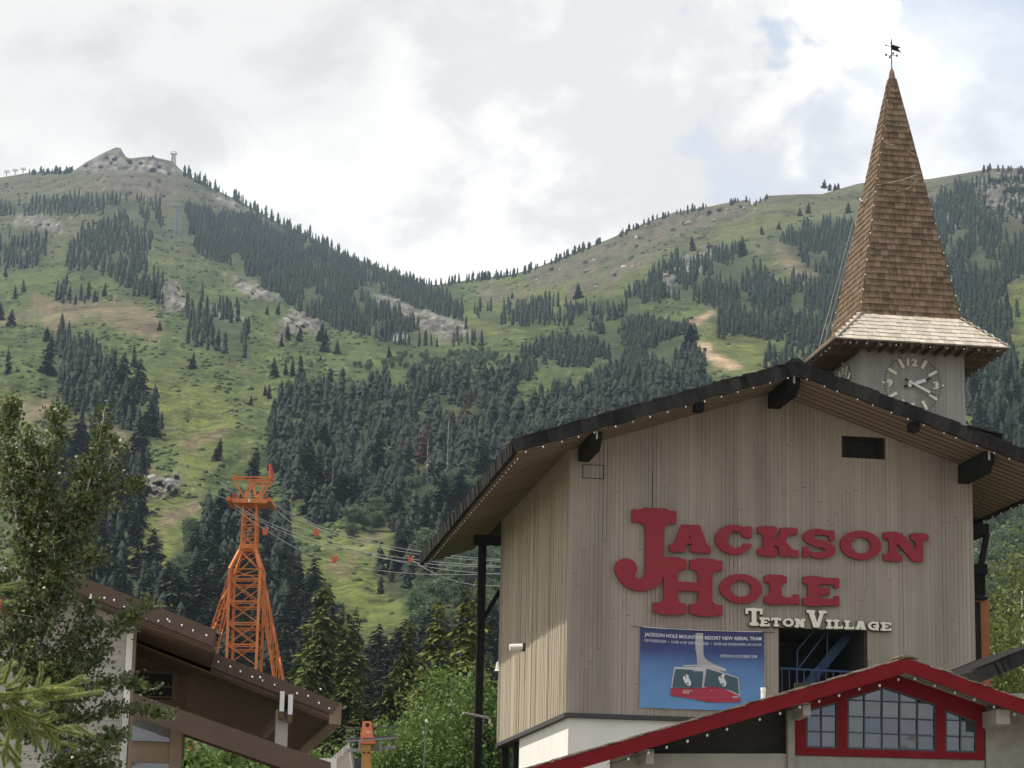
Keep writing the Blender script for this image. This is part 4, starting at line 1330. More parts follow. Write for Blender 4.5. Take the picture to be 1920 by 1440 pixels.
# outlooker beams under the front overhang
def beam(u, d0, w, h, d1=.2):
    z = zs(u) - .02
    mb = MB()
    prof = [(d0, z - .02), (d0, z - h * .50), (d0 + .5, z - h), (d1, z - h), (d1, z - .02)]
    mb.prism(prof, (u - w / 2, 0, 0), DX, ZX, UX, w)
    b = mb.build('beam', M['black_wood'], st)
    MB().box((u - w * .1, d0 - .012, z - h * .45), (u + w * .08, d0 - .002, z + .02)).build('strap', M['rope'], b)
beam(UP, OV + .25, .46, .66); beam(.48, OV + .5, .40, .64); beam(15.15, OV + .3, .42, .72)
for u in (4.2, 12.3):
    z = zs(u) - .02
    MB().box((u - .16, OV + .15, z - .34), (u + .16, OV + .65, z)).build('beam', M['black_wood'], st)
MB().box((-1.2, 17.25, 17.6), (.0, 17.6, 18.02)).build('beam', M['black_wood'], st)
# post under the left eave with its brace
MB().box((-.98, 17.2, 0), (-.66, 17.55, 17.7)).bar((-.66, 17.4, 14.4), (.0, 17.4, 15.6), .18).build('eave_post', M['black_wood'], st)
# louvre vent and blanked hatch
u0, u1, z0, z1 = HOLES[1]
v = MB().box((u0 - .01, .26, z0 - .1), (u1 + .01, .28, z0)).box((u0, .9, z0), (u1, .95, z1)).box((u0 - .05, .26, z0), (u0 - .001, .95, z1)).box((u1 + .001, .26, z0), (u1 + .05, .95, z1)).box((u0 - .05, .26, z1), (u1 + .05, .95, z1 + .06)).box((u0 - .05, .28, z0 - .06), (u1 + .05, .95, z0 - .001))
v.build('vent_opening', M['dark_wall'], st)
h = MB()
a, b = on(1093, 871, 1, -.03), on(1132, 898, 1, -.03)
for (p, q) in (((a[0], a[2]), (b[0], a[2])), ((a[0], b[2]), (b[0], b[2])), ((a[0], a[2]), (a[0], b[2])), ((b[0], a[2]), (b[0], b[2]))):
    h.bar((p[0], -.036, p[1]), (q[0], -.036, q[1]), .03, .03)
h.build('hatch_frame', M['dark_trim'], st)
c0 = on(1224, 885, 1, -.05); c1 = on(1224, 951, 1, -.05)
MB().tube([c0, (c0[0], c0[1], c1[2])], .010, 5).build('conduit', M['dark_trim'], st)
# the open bay with blue stair steel
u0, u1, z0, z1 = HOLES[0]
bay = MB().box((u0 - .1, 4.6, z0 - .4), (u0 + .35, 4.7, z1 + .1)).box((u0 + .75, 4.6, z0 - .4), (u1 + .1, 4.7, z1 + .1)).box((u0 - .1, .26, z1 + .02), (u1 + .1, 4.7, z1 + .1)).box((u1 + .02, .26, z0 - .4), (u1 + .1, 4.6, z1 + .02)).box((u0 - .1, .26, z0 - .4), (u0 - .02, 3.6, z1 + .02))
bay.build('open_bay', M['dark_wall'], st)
sr = MB()
p, q = on(1500, 1300, 1, 1.6), on(1596, 1184, 1, 1.6)
sr.bar(p, q, .34, .1, (0, 1, 0))
sr.build('stair_stringer', M['navy'], st)
rl = MB()
p, q = on(1462, 1253, 1, .5), on(1640, 1262, 1, .5)
rl.bar(p, q, .07)
for k in range(13):
    c = p + (q - p) * (k + .3) / 13
    rl.bar(c, c - np.array([0, 0, .85]), .04)
for (A, Bp) in (((1495, 1219), (1495, 1290)), ((1495, 1219), (1528, 1180)), ((1498, 1252), (1548, 1187)), ((1551, 1180), (1551, 1250)), ((1618, 1185), (1619, 1290))):
    rl.bar(on(*A, 1, 1.0), on(*Bp, 1, 1.0), .05)
rl.build('railing', M['navy'], st)
# things on the walls
fl = thing('flood_light', 'small white flood light on the side wall above the shadow line', 'lamp', (-.1, 5, 12))
c = on(984, 1214, 0, -.06)
BASE[fl.name] = c.copy(); fl.location = W(*c)
f1 = MB().box(c + (-.10, -.1, -.16), c + (.04, .1, .16)).build('bracket', M['dark_trim'], fl)
MB().tube([c + (-.1, 0, .02), c + (-.62, 0, -.02)], .13, 8).build('housing', M['white'], fl)
lp = thing('bell_lamp', 'small pale bell shaped lamp near the black post', 'lamp', (-.3, 17.0, 13))
c = on(934, 1252, 1, 17.0); BASE[lp.name] = c.copy(); lp.location = W(*c)
MB().tube([c + (0, 0, .28), c + (0, 0, .2), c + (0, 0, -.1), c + (0, 0, -.14)], .04, 8, .17).build('shade', M['white'], lp)
MB().tube([c + (0, 0, .24), c + (.5, 0, .3)], .03, 5).build('arm', M['dark_trim'], lp)

# small dark roof piece above the right slope
rp = thing('roof_cricket', 'small black shingled roof piece poking above the right slope', 'roof', (15.5, 5, 19))
a = on(1812, 802, 1, 4.0); b = on(1880, 818, 1, 4.0)
BASE[rp.name] = a.copy(); rp.location = W(*a)
MB().hexa([(a[0] - .6, 4, a[2] - .6), (b[0], 4, b[2] - .25), (b[0], 6.5, b[2] - .25), (a[0] - .6, 6.5, a[2] - .6)], [(a[0] - .6, 4, a[2] + .1), (b[0], 4, b[2]), (b[0], 6.5, b[2]), (a[0] - .6, 6.5, a[2] + .1)]).build('roof_slab', M['black_wood'], rp)
for k in range(6):
    c = a + (b - a) * (k + .5) / 6
    piece('roof_shake', tb, rp, (c[0], 4.0, c[2] + .06), (.25, .3, .06), (0, .2, 0))

# balcony at the right-hand side
bl = thing('balcony', 'black timber balcony on the far right side of the station', 'balcony', (15.6, 6, 9))
dpl = 6.0
def bp_(x, y): return on(x, y, 1, dpl)
def pxbox(mb, x0, y0, x1, y1, dd0, dd1):
    a, b = on(x0, y0, 1, dd0), on(x1, y1, 1, dd0)
    return mb.box((a[0], dd0, a[2]), (b[0], dd1, b[2]))
pxbox(MB(), 1815, 980, 1855, 1002, dpl, dpl + 3).build('roof_beam', M['black_wood'], bl)
MB().bar(bp_(1850, 1002), bp_(1840, 1056), .2).build('brace', M['black_wood'], bl)
pxbox(MB(), 1815, 1056, 1852, 1076, dpl, dpl + 3).build('rail_beam', M['black_wood'], bl)
for k in range(4): pxbox(MB(), 1829 + k * 5.2, 1076, 1832.6 + k * 5.2, 1116, dpl + .05, dpl + .2).build('baluster', M['black_wood'], bl)
pxbox(MB(), 1815, 1116, 1852, 1124, dpl, dpl + 3).build('floor_beam', M['black_wood'], bl)
pxbox(MB(), 1815, 1124, 1858, 1300, dpl + .4, dpl + 3).build('timber_wall', M['orange_wood'], bl)
pxbox(MB(), 1815, 1128, 1842, 1300, dpl + .1, dpl + .38).build('post', M['black_wood'], bl)

# dark roof at the lower right corner
dr = thing('dark_roof_building', 'low building with a dark shingled roof at the lower right edge', 'building', (17, -12, 0))
dp = -12.0
p, q = on(1834, 1256, 1, dp), on(2010, 1184, 1, dp)
mb = MB()
mb.hexa([p + (0, 0, -.42), q + (0, 0, -.42), q + (0, 9, -.42), p + (0, 9, -.42)], [p, q, q + (0, 9, 0), p + (0, 9, 0)])
drr = mb.build('roof', M['black_wood'], dr)
for k in range(16):
    c = p + (q - p) * (k + .5) / 16
    piece('shake', SH, drr, c + (0, -.05, -.18), (.33, .1, .44), (0, -math.atan2(q[2] - p[2], q[0] - p[0]) - .04, 0))
    if k < 9: piece('roof_shake', tb, drr, c + (0, .15, .05), (.36, .5, .05), (0, -math.atan2(q[2] - p[2], q[0] - p[0]) + .06, 0))
a = on(1850, 1300, 1, dp + 1)
MB().box((a[0], dp + 1.2, 0), (a[0] + 5, dp + 8, a[2] - .05)).build('wall', M['dark_wall'], dr)

# festoon strings of the station
light_string('white festoon bulbs under the left half of the station gable', along((UE0 + .1, OV - .1, zs(UE0) - .06), (UP, OV - .1, ZP - .06), 16, .15), (UE0, OV, zs(UE0)))
light_string('white festoon bulbs under the right half of the station gable', along((UP, OV - .1, ZP - .06), (UE1 - .1, OV - .1, zs(UE1) - .06), 16, .15), (UP, OV, ZP))
light_string('white festoon bulbs along the left eave of the station', along((UE0 + .2, OV, zs(UE0) - .13), (UE0 + .2, DB - .3, zs(UE0) - .13), 40, .1), (UE0, OV, 17.8), .03)
light_string('white festoon bulbs along the right eave of the station', along((UE1 - .2, 0, zs(UE1) - .13), (UE1 - .2, 14, zs(UE1) - .13), 14, .1), (UE1, 0, 17.8), .03)

# ------------------------------------------------------------------ lettering
def letter_box(ch, x0, y0, x1, y1, t, s, parent, m, d0, depth, outline=None, cells=64):
    a, b = on(x0, y0, 1, d0), on(x1, y1, 1, d0)
    w, h = b[0] - a[0], a[2] - b[2]
    lo = contours(lambda X, Y: glyph(ch, X, Y, w, h, t * h if t < 1 else t, s * h), w, h, cells)
    mb = MB()
    add_loops(mb, lo, (a[0], d0, b[2]), UX, ZX, FN, depth)
    o = mb.build('letter', m, parent)
    o['label'] = 'letter ' + ch
    if outline:
        lo = contours(lambda X, Y: glyph(ch, X, Y, w, h, t * h, s * h) - outline, w, h, cells, .12)
        mb = MB()
        add_loops(mb, lo, (a[0] + .004, d0 + depth * .6, b[2] - .012), UX, ZX, FN, depth * .55)
        mb.build('letter_edge', M['ink'], o)
    return o
s1 = thing('wall_sign', 'large red slab lettering reading Jackson Hole on the grey wall', 'sign', (4, -.1, 13))
for (ch, x0, y0, x1, y1, t, s) in [('J', 1152.4, 954, 1265.7, 1111.5, .28, .155), ('H', 1224, 1046.9, 1353.4, 1154, .26, .185), ('A', 1254.2, 983, 1331.3, 1037, .43, .24), ('C', 1340, 983, 1408.3, 1041.6, .42, .22),
                               ('K', 1418.9, 988.4, 1495.9, 1044.4, .38, .22), ('S', 1503.8, 991, 1565.5, 1049, .3, .22), ('O', 1573.8, 994, 1651.4, 1052, .38, .215), ('N', 1654.2, 999, 1739.7, 1054.5, .36, .22),
                               ('O', 1348, 1075, 1427.8, 1133.6, .38, .215), ('L', 1431.8, 1079.6, 1497.5, 1134, .42, .24), ('E', 1503.8, 1082, 1572.5, 1137, .38, .24)]:
    letter_box(ch, x0, y0, x1, y1, t, s, s1, M['red_paint'], -.09, .13 + (.006 if ch == 'H' else 0), None, 84 if ch in 'JH' else 64)
s2 = thing('wall_sign', 'small cream lettering reading Teton Village over the dark opening', 'sign', (8, -.1, 12))
for (ch, x0, y0, x1, y1) in [('T', 1396.7, 1139.7, 1429.7, 1174), ('E', 1423, 1157.5, 1443.3, 1175.3), ('T', 1444.7, 1158, 1464.7, 1175.5), ('O', 1466.3, 1158.7, 1488.3, 1176.3), ('N', 1488.3, 1159.7, 1510, 1177.5),
                             ('V', 1510.8, 1143.8, 1550, 1178.3), ('I', 1547.5, 1161.3, 1560.8, 1179.5), ('L', 1560.8, 1161.7, 1580, 1180), ('L', 1581.3, 1163, 1601.3, 1180.8), ('A', 1602.5, 1163.7, 1623.3, 1181.3), ('G', 1625.8, 1164.7, 1647.5, 1183), ('E', 1649.7, 1166.3, 1670.8, 1183.7)]:
    big = ch in 'TV' and y1 - y0 > 25
    letter_box(ch, x0 + .6, y0 + .6, x1 - .6, y1 - .6, .27 if big else .36, .15 if big else .22, s2, M['cream'], -.13, .07, .024, 44)

# ------------------------------------------------------------------ banner
bn = thing('banner', 'blue banner showing a red aerial tram cabin hung on the grey wall', 'banner', (5, -.1, 9.1))
a, b = on(1200.5, 1175, 1, -.07), on(1432.5, 1335, 1, -.07)
BX0, BX1, BZ1, BZ0 = a[0], b[0], a[2] - .02, b[2]
BWm, BHm = BX1 - BX0, BZ1 - BZ0
mm, nt, pbs = newmat('printed_banner')
g = nt.nodes.new('ShaderNodeTexCoord')
sp_ = nt.nodes.new('ShaderNodeSeparateXYZ'); nt.links.new(g.outputs['Object'], sp_.inputs[0])
mr = nt.nodes.new('ShaderNodeMapRange'); nt.links.new(sp_.outputs[2], mr.inputs[0])
mr.inputs[1].default_value, mr.inputs[2].default_value = BZ0 - 9.1, BZ1 - 9.1
cr = nt.nodes.new('ShaderNodeValToRGB'); nt.links.new(mr.outputs[0], cr.inputs[0])
cr.color_ramp.elements[0].color = (.13, .29, .54, 1); cr.color_ramp.elements[0].position = .05
cr.color_ramp.elements[1].color = (.025, .03, .115, 1); cr.color_ramp.elements[1].position = .95
e = cr.color_ramp.elements.new(.5); e.color = (.10, .215, .44, 1)
e = cr.color_ramp.elements.new(.72); e.color = (.035, .055, .19, 1)
nt.links.new(cr.outputs[0], pbs.inputs['Base Color']); pbs.inputs['Roughness'].default_value = .55
nx, nz = 40, 26
def sag(x, z): return -.05 * math.sin(math.pi * x) * (1 if z > .999 else z)
def bnd(x, z): return -.085 + .002 * math.sin(x * 31 - z * 24) * (1 - z) * z * 3 + .014 * math.sin(x * 23 + z * 9) * (1 - z) + .012 * math.sin(x * 9 - z * 17) + .02 * (x * (1 - x)) * math.sin(z * 7)
V = [(BX0 + BWm * i / nx, bnd(i / nx, j / nz), BZ0 + BHm * j / nz + sag(i / nx, j / nz)) for i in range(nx + 1) for j in range(nz + 1)]
Fq = [(i * (nz + 1) + j, (i + 1) * (nz + 1) + j, (i + 1) * (nz + 1) + j + 1, i * (nz + 1) + j + 1) for i in range(nx) for j in range(nz)]
cm = MB().add(V, Fq)
cloth = cm.build('cloth', mm, bn, True)
def flatmat(name, c):
    m_, n_, b_ = newmat(name)
    b_.inputs['Base Color'].default_value = (*c, 1); b_.inputs['Roughness'].default_value = .6
    return m_
PW, PG, PR, PT, PD = flatmat('print_white', (.72, .72, .74)), flatmat('print_grey', (.42, .40, .40)), flatmat('print_red', (.40, .03, .06)), flatmat('print_teal', (.055, .105, .125)), flatmat('print_pale_grey', (.55, .53, .52))
def bpt(x, y, lift):
    """banner crop pixel (1180,1150 scale 6.4) to cloth surface"""
    fx, fz = (x - 132) / (1612 - 132), 1 - (y - (160 + (x - 132) * .037)) / (1150 - 160)
    fx, fz = min(max(fx, 0), 1), min(max(fz, 0), 1)
    return np.array([BX0 + BWm * fx, bnd(fx, fz) - lift * 1.5 - .006, BZ0 + BHm * fz + sag(fx, fz)])
def bpoly(name, poly, m, lift, parent=None):
    mb = MB()
    # subdivide edges so the print follows the cloth
    pts = []
    for i in range(len(poly)):
        p, q = np.array(poly[i], float), np.array(poly[(i + 1) % len(poly)], float)
        k = max(1, int(np.linalg.norm(q - p) / 30))
        pts += [p + (q - p) * t / k for t in range(k)]
    tri = tessellate_polygon([[Vector((p[0], p[1], 0)) for p in pts]])
    mb.add([bpt(p[0], p[1], lift) for p in pts], [tuple(t) for t in tri])
    return mb.build(name, m, parent or cloth)
bpoly('print', [(790, 215), (880, 215), (882, 480), (900, 530), (960, 580), (1060, 625), (1150, 665), (1160, 700), (1050, 690), (930, 650), (810, 620), (800, 500), (785, 400)], PG, .014)
bpoly('print', [(535, 645), (905, 635), (1305, 775), (1325, 1000), (1300, 1010), (900, 900), (500, 905)], PD, .015)
bpoly('print', [(548, 672), (885, 658), (868, 898), (512, 902)], PT, .018)
bpoly('print', [(920, 660), (1295, 785), (1312, 990), (1200, 935), (1000, 890), (890, 890)], PT, .018)
bpoly('print', [(496, 908), (865, 905), (960, 885), (1130, 915), (1325, 1010), (1325, 1085), (950, 1085), (750, 1040), (496, 998)], PR, .021)
bpoly('print', [(640, 620), (880, 612), (1060, 640), (1150, 668), (1155, 700), (1000, 655), (900, 632), (640, 636)], PD, .02)
for (ox, oy) in ((640, 725), (1062, 730)):
    # bucking horse and rider emblem
    horse = [(0, 45), (22, 30), (30, 58), (44, 66), (40, 40), (34, 18), (44, 2), (70, 4), (78, 20), (66, 26), (70, 40), (64, 62), (80, 78), (92, 110), (98, 140), (88, 165), (64, 180), (60, 165), (68, 140), (56, 122), (48, 128), (56, 170), (48, 172), (38, 128), (28, 122), (30, 150), (20, 130), (12, 100), (0, 70)]
    bpoly('emblem', [(ox + p[0], oy + p[1] * .9) for p in horse], PW, .024)
def btext(s, x0, y0, x1, y1, m=PW, bold=.02):
    """text between crop pixels; left end at y0..y1 heights"""
    v, f = text_tris(s, bold)
    lo, hi = v.min(0), v.max(0)
    P = []
    for p in v:
        fx = (p[0] - lo[0]) / (hi[0] - lo[0]); fy = (p[1] - lo[1]) / (hi[1] - lo[1])
        x = x0 + (x1 - x0) * fx
        P.append(bpt(x, y1 + (y0 - y1) * fy + (x - x0) * .037, .027))
    MB().add(P, f).build('lettering', m, cloth)
btext('JACKSON HOLE MOUNTAIN RESORT NEW AERIAL TRAM', 180, 224, 1576, 282, PW, .018)
btext('100 PASSENGER  \u2022  OVER 4139\' VERTICAL RISE  \u2022  OVER 600 PASSENGERS AN HOUR', 180, 304, 1578, 338, PW, .0)
btext('OPENING DECEMBER 2008', 1082, 486, 1525, 522, PW, .0)
btext('JACKSON', 640, 930, 750, 948, PW, .03); btext('HOLE', 640, 950, 715, 972, PW, .03)
btext('JACKSON', 905, 930, 990, 944, PW, .03); btext('HOLE', 915, 946, 965, 960, PW, .03)
btext('JACKSON', 1230, 1006, 1318, 1020, PW, .03); btext('HOLE', 1240, 1022, 1290, 1036, PW, .03)
rp_ = MB()
rp_.tube([(BX0 - .35, -.09, BZ1 + .02), (BX0, -.09, BZ1), (BX0 + BWm / 2, -.11, BZ1 - .055), (BX1, -.09, BZ1), (BX1 + .4, -.09, BZ1 - .01)], .012, 5)
rp_.build('rope', M['ink'], bn)
MB().tube([(BX0 + BWm * t, -.10, BZ1 - .05 * math.sin(math.pi * t) + .012) for t in np.linspace(.02, .98, 12)], .014, 5).build('hem', PW, bn)
# ------------------------------------------------------------------ clock tower
TC, TD, HB = 15.85, 10.26, 2.26
tw = thing('clock_tower', 'grey clock tower with a tall brown shingled spire and flared skirt roof', 'tower', (TC, TD, 12))
TF = TD - HB
cw = MB().box((TC - HB + .03, TF + .03, 12), (TC + HB - .03, TD + HB, 25.85)).build('tower_wall', M['backing'], tw)
TB = unit_box('board', M['tower_board'])
nb = 28
for i in range(nb):
    u = TC - HB + (i + .5) * 2 * HB / nb
    dd = random.uniform(0, .008)
    piece('board', TB, cw, (u, TF + .01 - dd / 2, 20.9), (2 * HB / nb - random.choice([.003, .004, .010]), .04 + dd, 9.9))
for i in range(nb):
    d_ = TF + .02 + (i + .5) * 2 * HB / nb
    dd = random.uniform(0, .008)
    piece('board', TB, cw, (TC - HB + .01 - dd / 2, d_, 20.9), (.04 + dd, 2 * HB / nb - .008, 9.9))
# roof faces: (bottom half, top half, z bottom, z top)
SKB, SKT, ZK0, ZK1, ZAP = 3.68, 2.13, 25.12, 26.62, 38.35
SHK = unit_box('shingle', M['shake'])
SVK = unit_box('shingle', M['silver'])
spire = MB().add([(TC - SKT, TD - SKT, ZK1), (TC + SKT, TD - SKT, ZK1), (TC + SKT, TD + SKT, ZK1), (TC - SKT, TD + SKT, ZK1), (TC, TD, ZAP)], [(0, 1, 4), (1, 2, 4), (2, 3, 4), (3, 0, 4), (3, 2, 1, 0)]).build('spire', M['backing'], tw)
skirt = MB().add([(TC + a * SKB, TD + b * SKB, ZK0) for a, b in ((-1, -1), (1, -1), (1, 1), (-1, 1))] + [(TC + a * SKT, TD + b * SKT, ZK1) for a, b in ((-1, -1), (1, -1), (1, 1), (-1, 1))],
                 [(0, 1, 5, 4), (1, 2, 6, 5), (2, 3, 7, 6), (3, 0, 4, 7), (3, 2, 1, 0)]).build('skirt_roof', M['soffit'], tw)
def face_frame(k):
    """k 0 front, 1 right, 2 back, 3 left: (side axis, outward axis)"""
    return [(UX, -DX), (DX, UX), (-UX, DX), (-DX, -UX)][k]
stuffv, stufff, stufft = {'shake_s': [], 'silver_s': []}, {'shake_s': [], 'silver_s': []}, {'shake_s': [], 'silver_s': []}
def shingle_face(k, hb, ht, z0, z1, courses, sw, me, parent, key, maxparts, lap=1.45, th=.055):
    s_ax, o_ax = face_frame(k)
    L = math.hypot(hb - ht, z1 - z0)
    upv = (ZX * (z1 - z0) - o_ax * (hb - ht)) / L
    nrm = np.cross(s_ax, upv); nrm *= 1 if nrm @ o_ax > 0 else -1
    Rm = Matrix((tuple(np.cross(nrm, upv)), tuple(nrm), tuple(upv))).transposed()
    cnt = 0
    ctr = np.array([TC, TD, 0])
    for c in range(courses):
        t = (c + .5) / courses
        half = hb + (ht - hb) * (c / courses) + .02
        hc = L / courses
        x = -half
        row = []
        while x < half - .02:
            w = sw * random.uniform(.6, 1.35)
            if half - (x + w) < sw * .4: w = half - x
            row.append((x + w / 2, w)); x += w
        for (xc, w) in row:
            jz = random.uniform(-.035, .035) * hc
            p = ctr + o_ax * (hb + (ht - hb) * t) + ZX * (z0 + (z1 - z0) * t) + s_ax * xc + nrm * (.03 + th / 2 + random.uniform(0, .012)) + upv * jz
            # tapered look: top tucked in under the course above
            tilt = .085 * .28 / hc
            rot = (Rm @ Matrix.Rotation(tilt, 3, 'X')).to_euler()
            sc_ = (w - random.uniform(.006, .016), th, hc * lap)
            if cnt < maxparts:
                piece('shingle', me, parent, p, sc_, rot); cnt += 1
            else:
                Mx = np.array(Rm @ Matrix.Rotation(tilt, 3, 'X'))
                bx = np.array([(-.5, -.5, -.5), (.5, -.5, -.5), (.5, .5, -.5), (-.5, .5, -.5), (-.5, -.5, .5), (.5, -.5, .5), (.5, .5, .5), (-.5, .5, .5)]) * np.array(sc_)
                V = bx @ Mx.T + p - BASE[parent.name]
                n = sum(len(q) for q in stuffv[key])
                stuffv[key].append(V)
                stufff[key].append(np.array([(3, 2, 1, 0), (4, 5, 6, 7), (0, 1, 5, 4), (1, 2, 6, 5), (2, 3, 7, 6), (3, 0, 4, 7)]) + n)
                stufft[key].append(np.full(8, random.random()))
shingle_face(0, SKT, .10, ZK1, ZAP - .5, 40, .25, SHK, spire, 'shake_s', 200)
shingle_face(3, SKT, .10, ZK1, ZAP - .5, 40, .25, SHK, spire, 'shake_s', 100)
shingle_face(1, SKT, .10, ZK1, ZAP - .5, 40, .30, SHK, spire, 'shake_s', 0)
shingle_face(0, SKB, SKT, ZK0, ZK1, 7, .30, SVK, skirt, 'silver_s', 170, 1.3, .06)
shingle_face(3, SKB, SKT, ZK0, ZK1, 7, .30, SVK, skirt, 'silver_s', 90, 1.3, .06)
shingle_face(1, SKB, SKT, ZK0, ZK1, 7, .30, SVK, skirt, 'silver_s', 0, 1.3, .06)
for key, par in (('shake_s', spire), ('silver_s', skirt)):
    o = link('shingle', mesh_np('shingle', np.concatenate(stuffv[key]), np.concatenate(stufff[key]), M[key], np.concatenate(stufft[key])), par)
    o['kind'] = 'stuff'
# rafters under the skirt
RF = unit_box('rafter', M['rafter'])
for k in range(4):
    s_ax, o_ax = face_frame(k)
    for i in range(15):
        x = -3.3 + i * 6.6 / 14
        c = np.array([TC, TD, ZK0 - .07]) + o_ax * ((HB + SKB) / 2 + .02) + s_ax * x
        sz = np.array([.08, .08, .16]) + np.abs(o_ax) * (SKB - HB - .12)
        if abs(x) < SKB - .3: piece('rafter', RF, skirt, c, tuple(sz))
# spire cap and hips
MB().tube([(TC, TD, ZAP - .62), (TC, TD, ZAP - .1), (TC, TD, ZAP + .12)], .19, 6, .03).build('spire_cap', M['shake'], spire)
hp = MB()
for a, b in ((-1, -1), (1, -1), (1, 1), (-1, 1)):
    n = 36
    for i in range(n):
        t0, t1 = i / n, (i + 1.25) / n
        p0 = np.array([TC + a * (SKT + .05) * (1 - t0 * .95), TD + b * (SKT + .05) * (1 - t0 * .95), ZK1 + (ZAP - .5 - ZK1) * t0])
        p1 = np.array([TC + a * (SKT + .02) * (1 - min(1, t1) * .95), TD + b * (SKT + .02) * (1 - min(1, t1) * .95), ZK1 + (ZAP - .5 - ZK1) * min(1, t1)])
        hp.bar(p0, p1, .13, .05, (a, b, 0))
    for i in range(8):
        p0 = np.array([TC + a * (SKB + .03 - 1.55 * i / 8), TD + b * (SKB + .03 - 1.55 * i / 8), ZK0 + 1.5 * i / 8 + .06])
        p1 = np.array([TC + a * (SKB - 1.55 * (i + 1.2) / 8), TD + b * (SKB - 1.55 * (i + 1.2) / 8), ZK0 + 1.5 * (i + 1.2) / 8 + .06])
        hp.bar(p0, p1, .2, .05)
hp.build('hip_shingles', M['shake'], spire)
# clocks
def clock(cx, n, ax, R=1.21):
    o = np.asarray(cx, float)
    ck = MB().prism([(math.cos(q) * .10, math.sin(q) * .10) for q in np.linspace(0, 6.283, 12, False)], o, ax, ZX, n, .16).build('clock', M['ink'], tw)
    def P(a, r): return (math.sin(a) * r, math.cos(a) * r)
    for h in range(12):
        a = h * math.pi / 6
        if h in (0, 3, 9): continue
        w = .062
        sx, cy = math.cos(a) * w, -math.sin(a) * w
        p, q = P(a, .80), P(a, 1.2)
        MB().prism([(p[0] - sx, p[1] - cy), (p[0] + sx, p[1] + cy), (q[0] + sx, q[1] + cy), (q[0] - sx, q[1] - cy)], o + n * .02, ax, ZX, n, .05).build('hour_bar', M['cream'], ck)
    for s, (bx, by), (bw, bh) in (('12', (-.01, .93), (.46, .30)), ('3', (1.0, -.0), (.24, .32)), ('9', (-1.0, 0), (.26, .32))):
        mb = MB()
        for lf in (.03, .05, .07): add_text(mb, s, (bx - bw / 2, bx + bw / 2, by - bh / 2, by + bh / 2), o, ax, ZX, n, lf, .03)
        mb.build('numeral', M['cream'], ck)
    for k in range(60):
        if k % 5 == 0 or 0 < abs((k + 30) % 60 - 30) < 4: continue
        a = k * math.pi / 30
        p = P(a, R)
        MB().prism([(p[0] + math.cos(q) * .026, p[1] + math.sin(q) * .026) for q in np.linspace(0, 6.283, 6, False)], o + n * .02, ax, ZX, n, .03).build('minute_dot', M['ink'], ck)
    for a in (0, math.pi / 2, math.pi, -math.pi / 2):
        p = P(a, 1.29)
        q = o + ax * p[0] + ZX * p[1] + n * .08
        piece('bulb', BULB, ck, q, (.055, .055, .055))
    for ang_, Lw, Ld, w, lift in ((R_(70.6), .56, .82, .075, .12), (R_(116.3), .78, 1.04, .052, .17)):
        d_ = (math.sin(ang_), math.cos(ang_)); s_ = (d_[1], -d_[0])
        def quad(r0, r1, w0, w1): return [(d_[0] * r0 - s_[0] * w0, d_[1] * r0 - s_[1] * w0), (d_[0] * r0 + s_[0] * w0, d_[1] * r0 + s_[1] * w0), (d_[0] * r1 + s_[0] * w1, d_[1] * r1 + s_[1] * w1), (d_[0] * r1 - s_[0] * w1, d_[1] * r1 - s_[1] * w1)]
        MB().prism(quad(-.24, Lw, w, w * .95), o + n * lift, ax, ZX, n, .03).build('clock_hand', M['white'], ck)
        MB().prism(quad(Lw + .002, Ld, w * .6, w * .35), o + n * lift, ax, ZX, n, .025).build('hand_tip', M['ink'], ck)
        MB().prism(quad(-.42, -.242, w * .9, w * .6), o + n * lift, ax, ZX, n, .025).build('hand_tail', M['ink'], ck)
clock((TC - .02, TF - .02, 23.70), FN, UX)
clock((TC - HB - .02, TD, 23.70), -UX, -DX)
# weather vane
wv = thing('weather_vane', 'thin black weather vane with a swallow tailed flag on the spire', 'weather vane', (TC, TD, ZAP))
mb = MB()
mb.tube([(TC, TD, ZAP), (TC, TD, ZAP + 1.3)], .022, 6)
mb.tube([(TC, TD, ZAP + 1.25), (TC, TD, ZAP + 1.34), (TC, TD, ZAP + 1.52)], .045, 6, .004)
mb.build('rod', M['black_wood'], wv)
z = ZAP + 1.05
MB().prism([(.02, .16), (.44, .06), (.30, -.02), (.46, -.20), (.02, -.09)], (TC, TD - .006, z), UX, ZX, DX, .012).build('flag', M['black_wood'], wv)
mb = MB().tube([(TC, TD, z + .03), (TC - .26, TD, z + .10)], .012, 5)
mb.tube([(TC - .22, TD, z + .09), (TC - .3, TD, z + .11)], .04, 5, .01)
mb.build('pointer', M['black_wood'], wv)
mb = MB()
for a, b in ((1, 0), (-1, 0), (0, 1), (0, -1)):
    c = np.array([TC + a * .25, TD + b * .25, ZAP + .70])
    mb.tube([(TC, TD, ZAP + .70), c], .012, 5)
    mb.box(c + (-.035, -.012, -.05), c + (.035, .012, .05))
mb.build('compass_arms', M['black_wood'], wv)
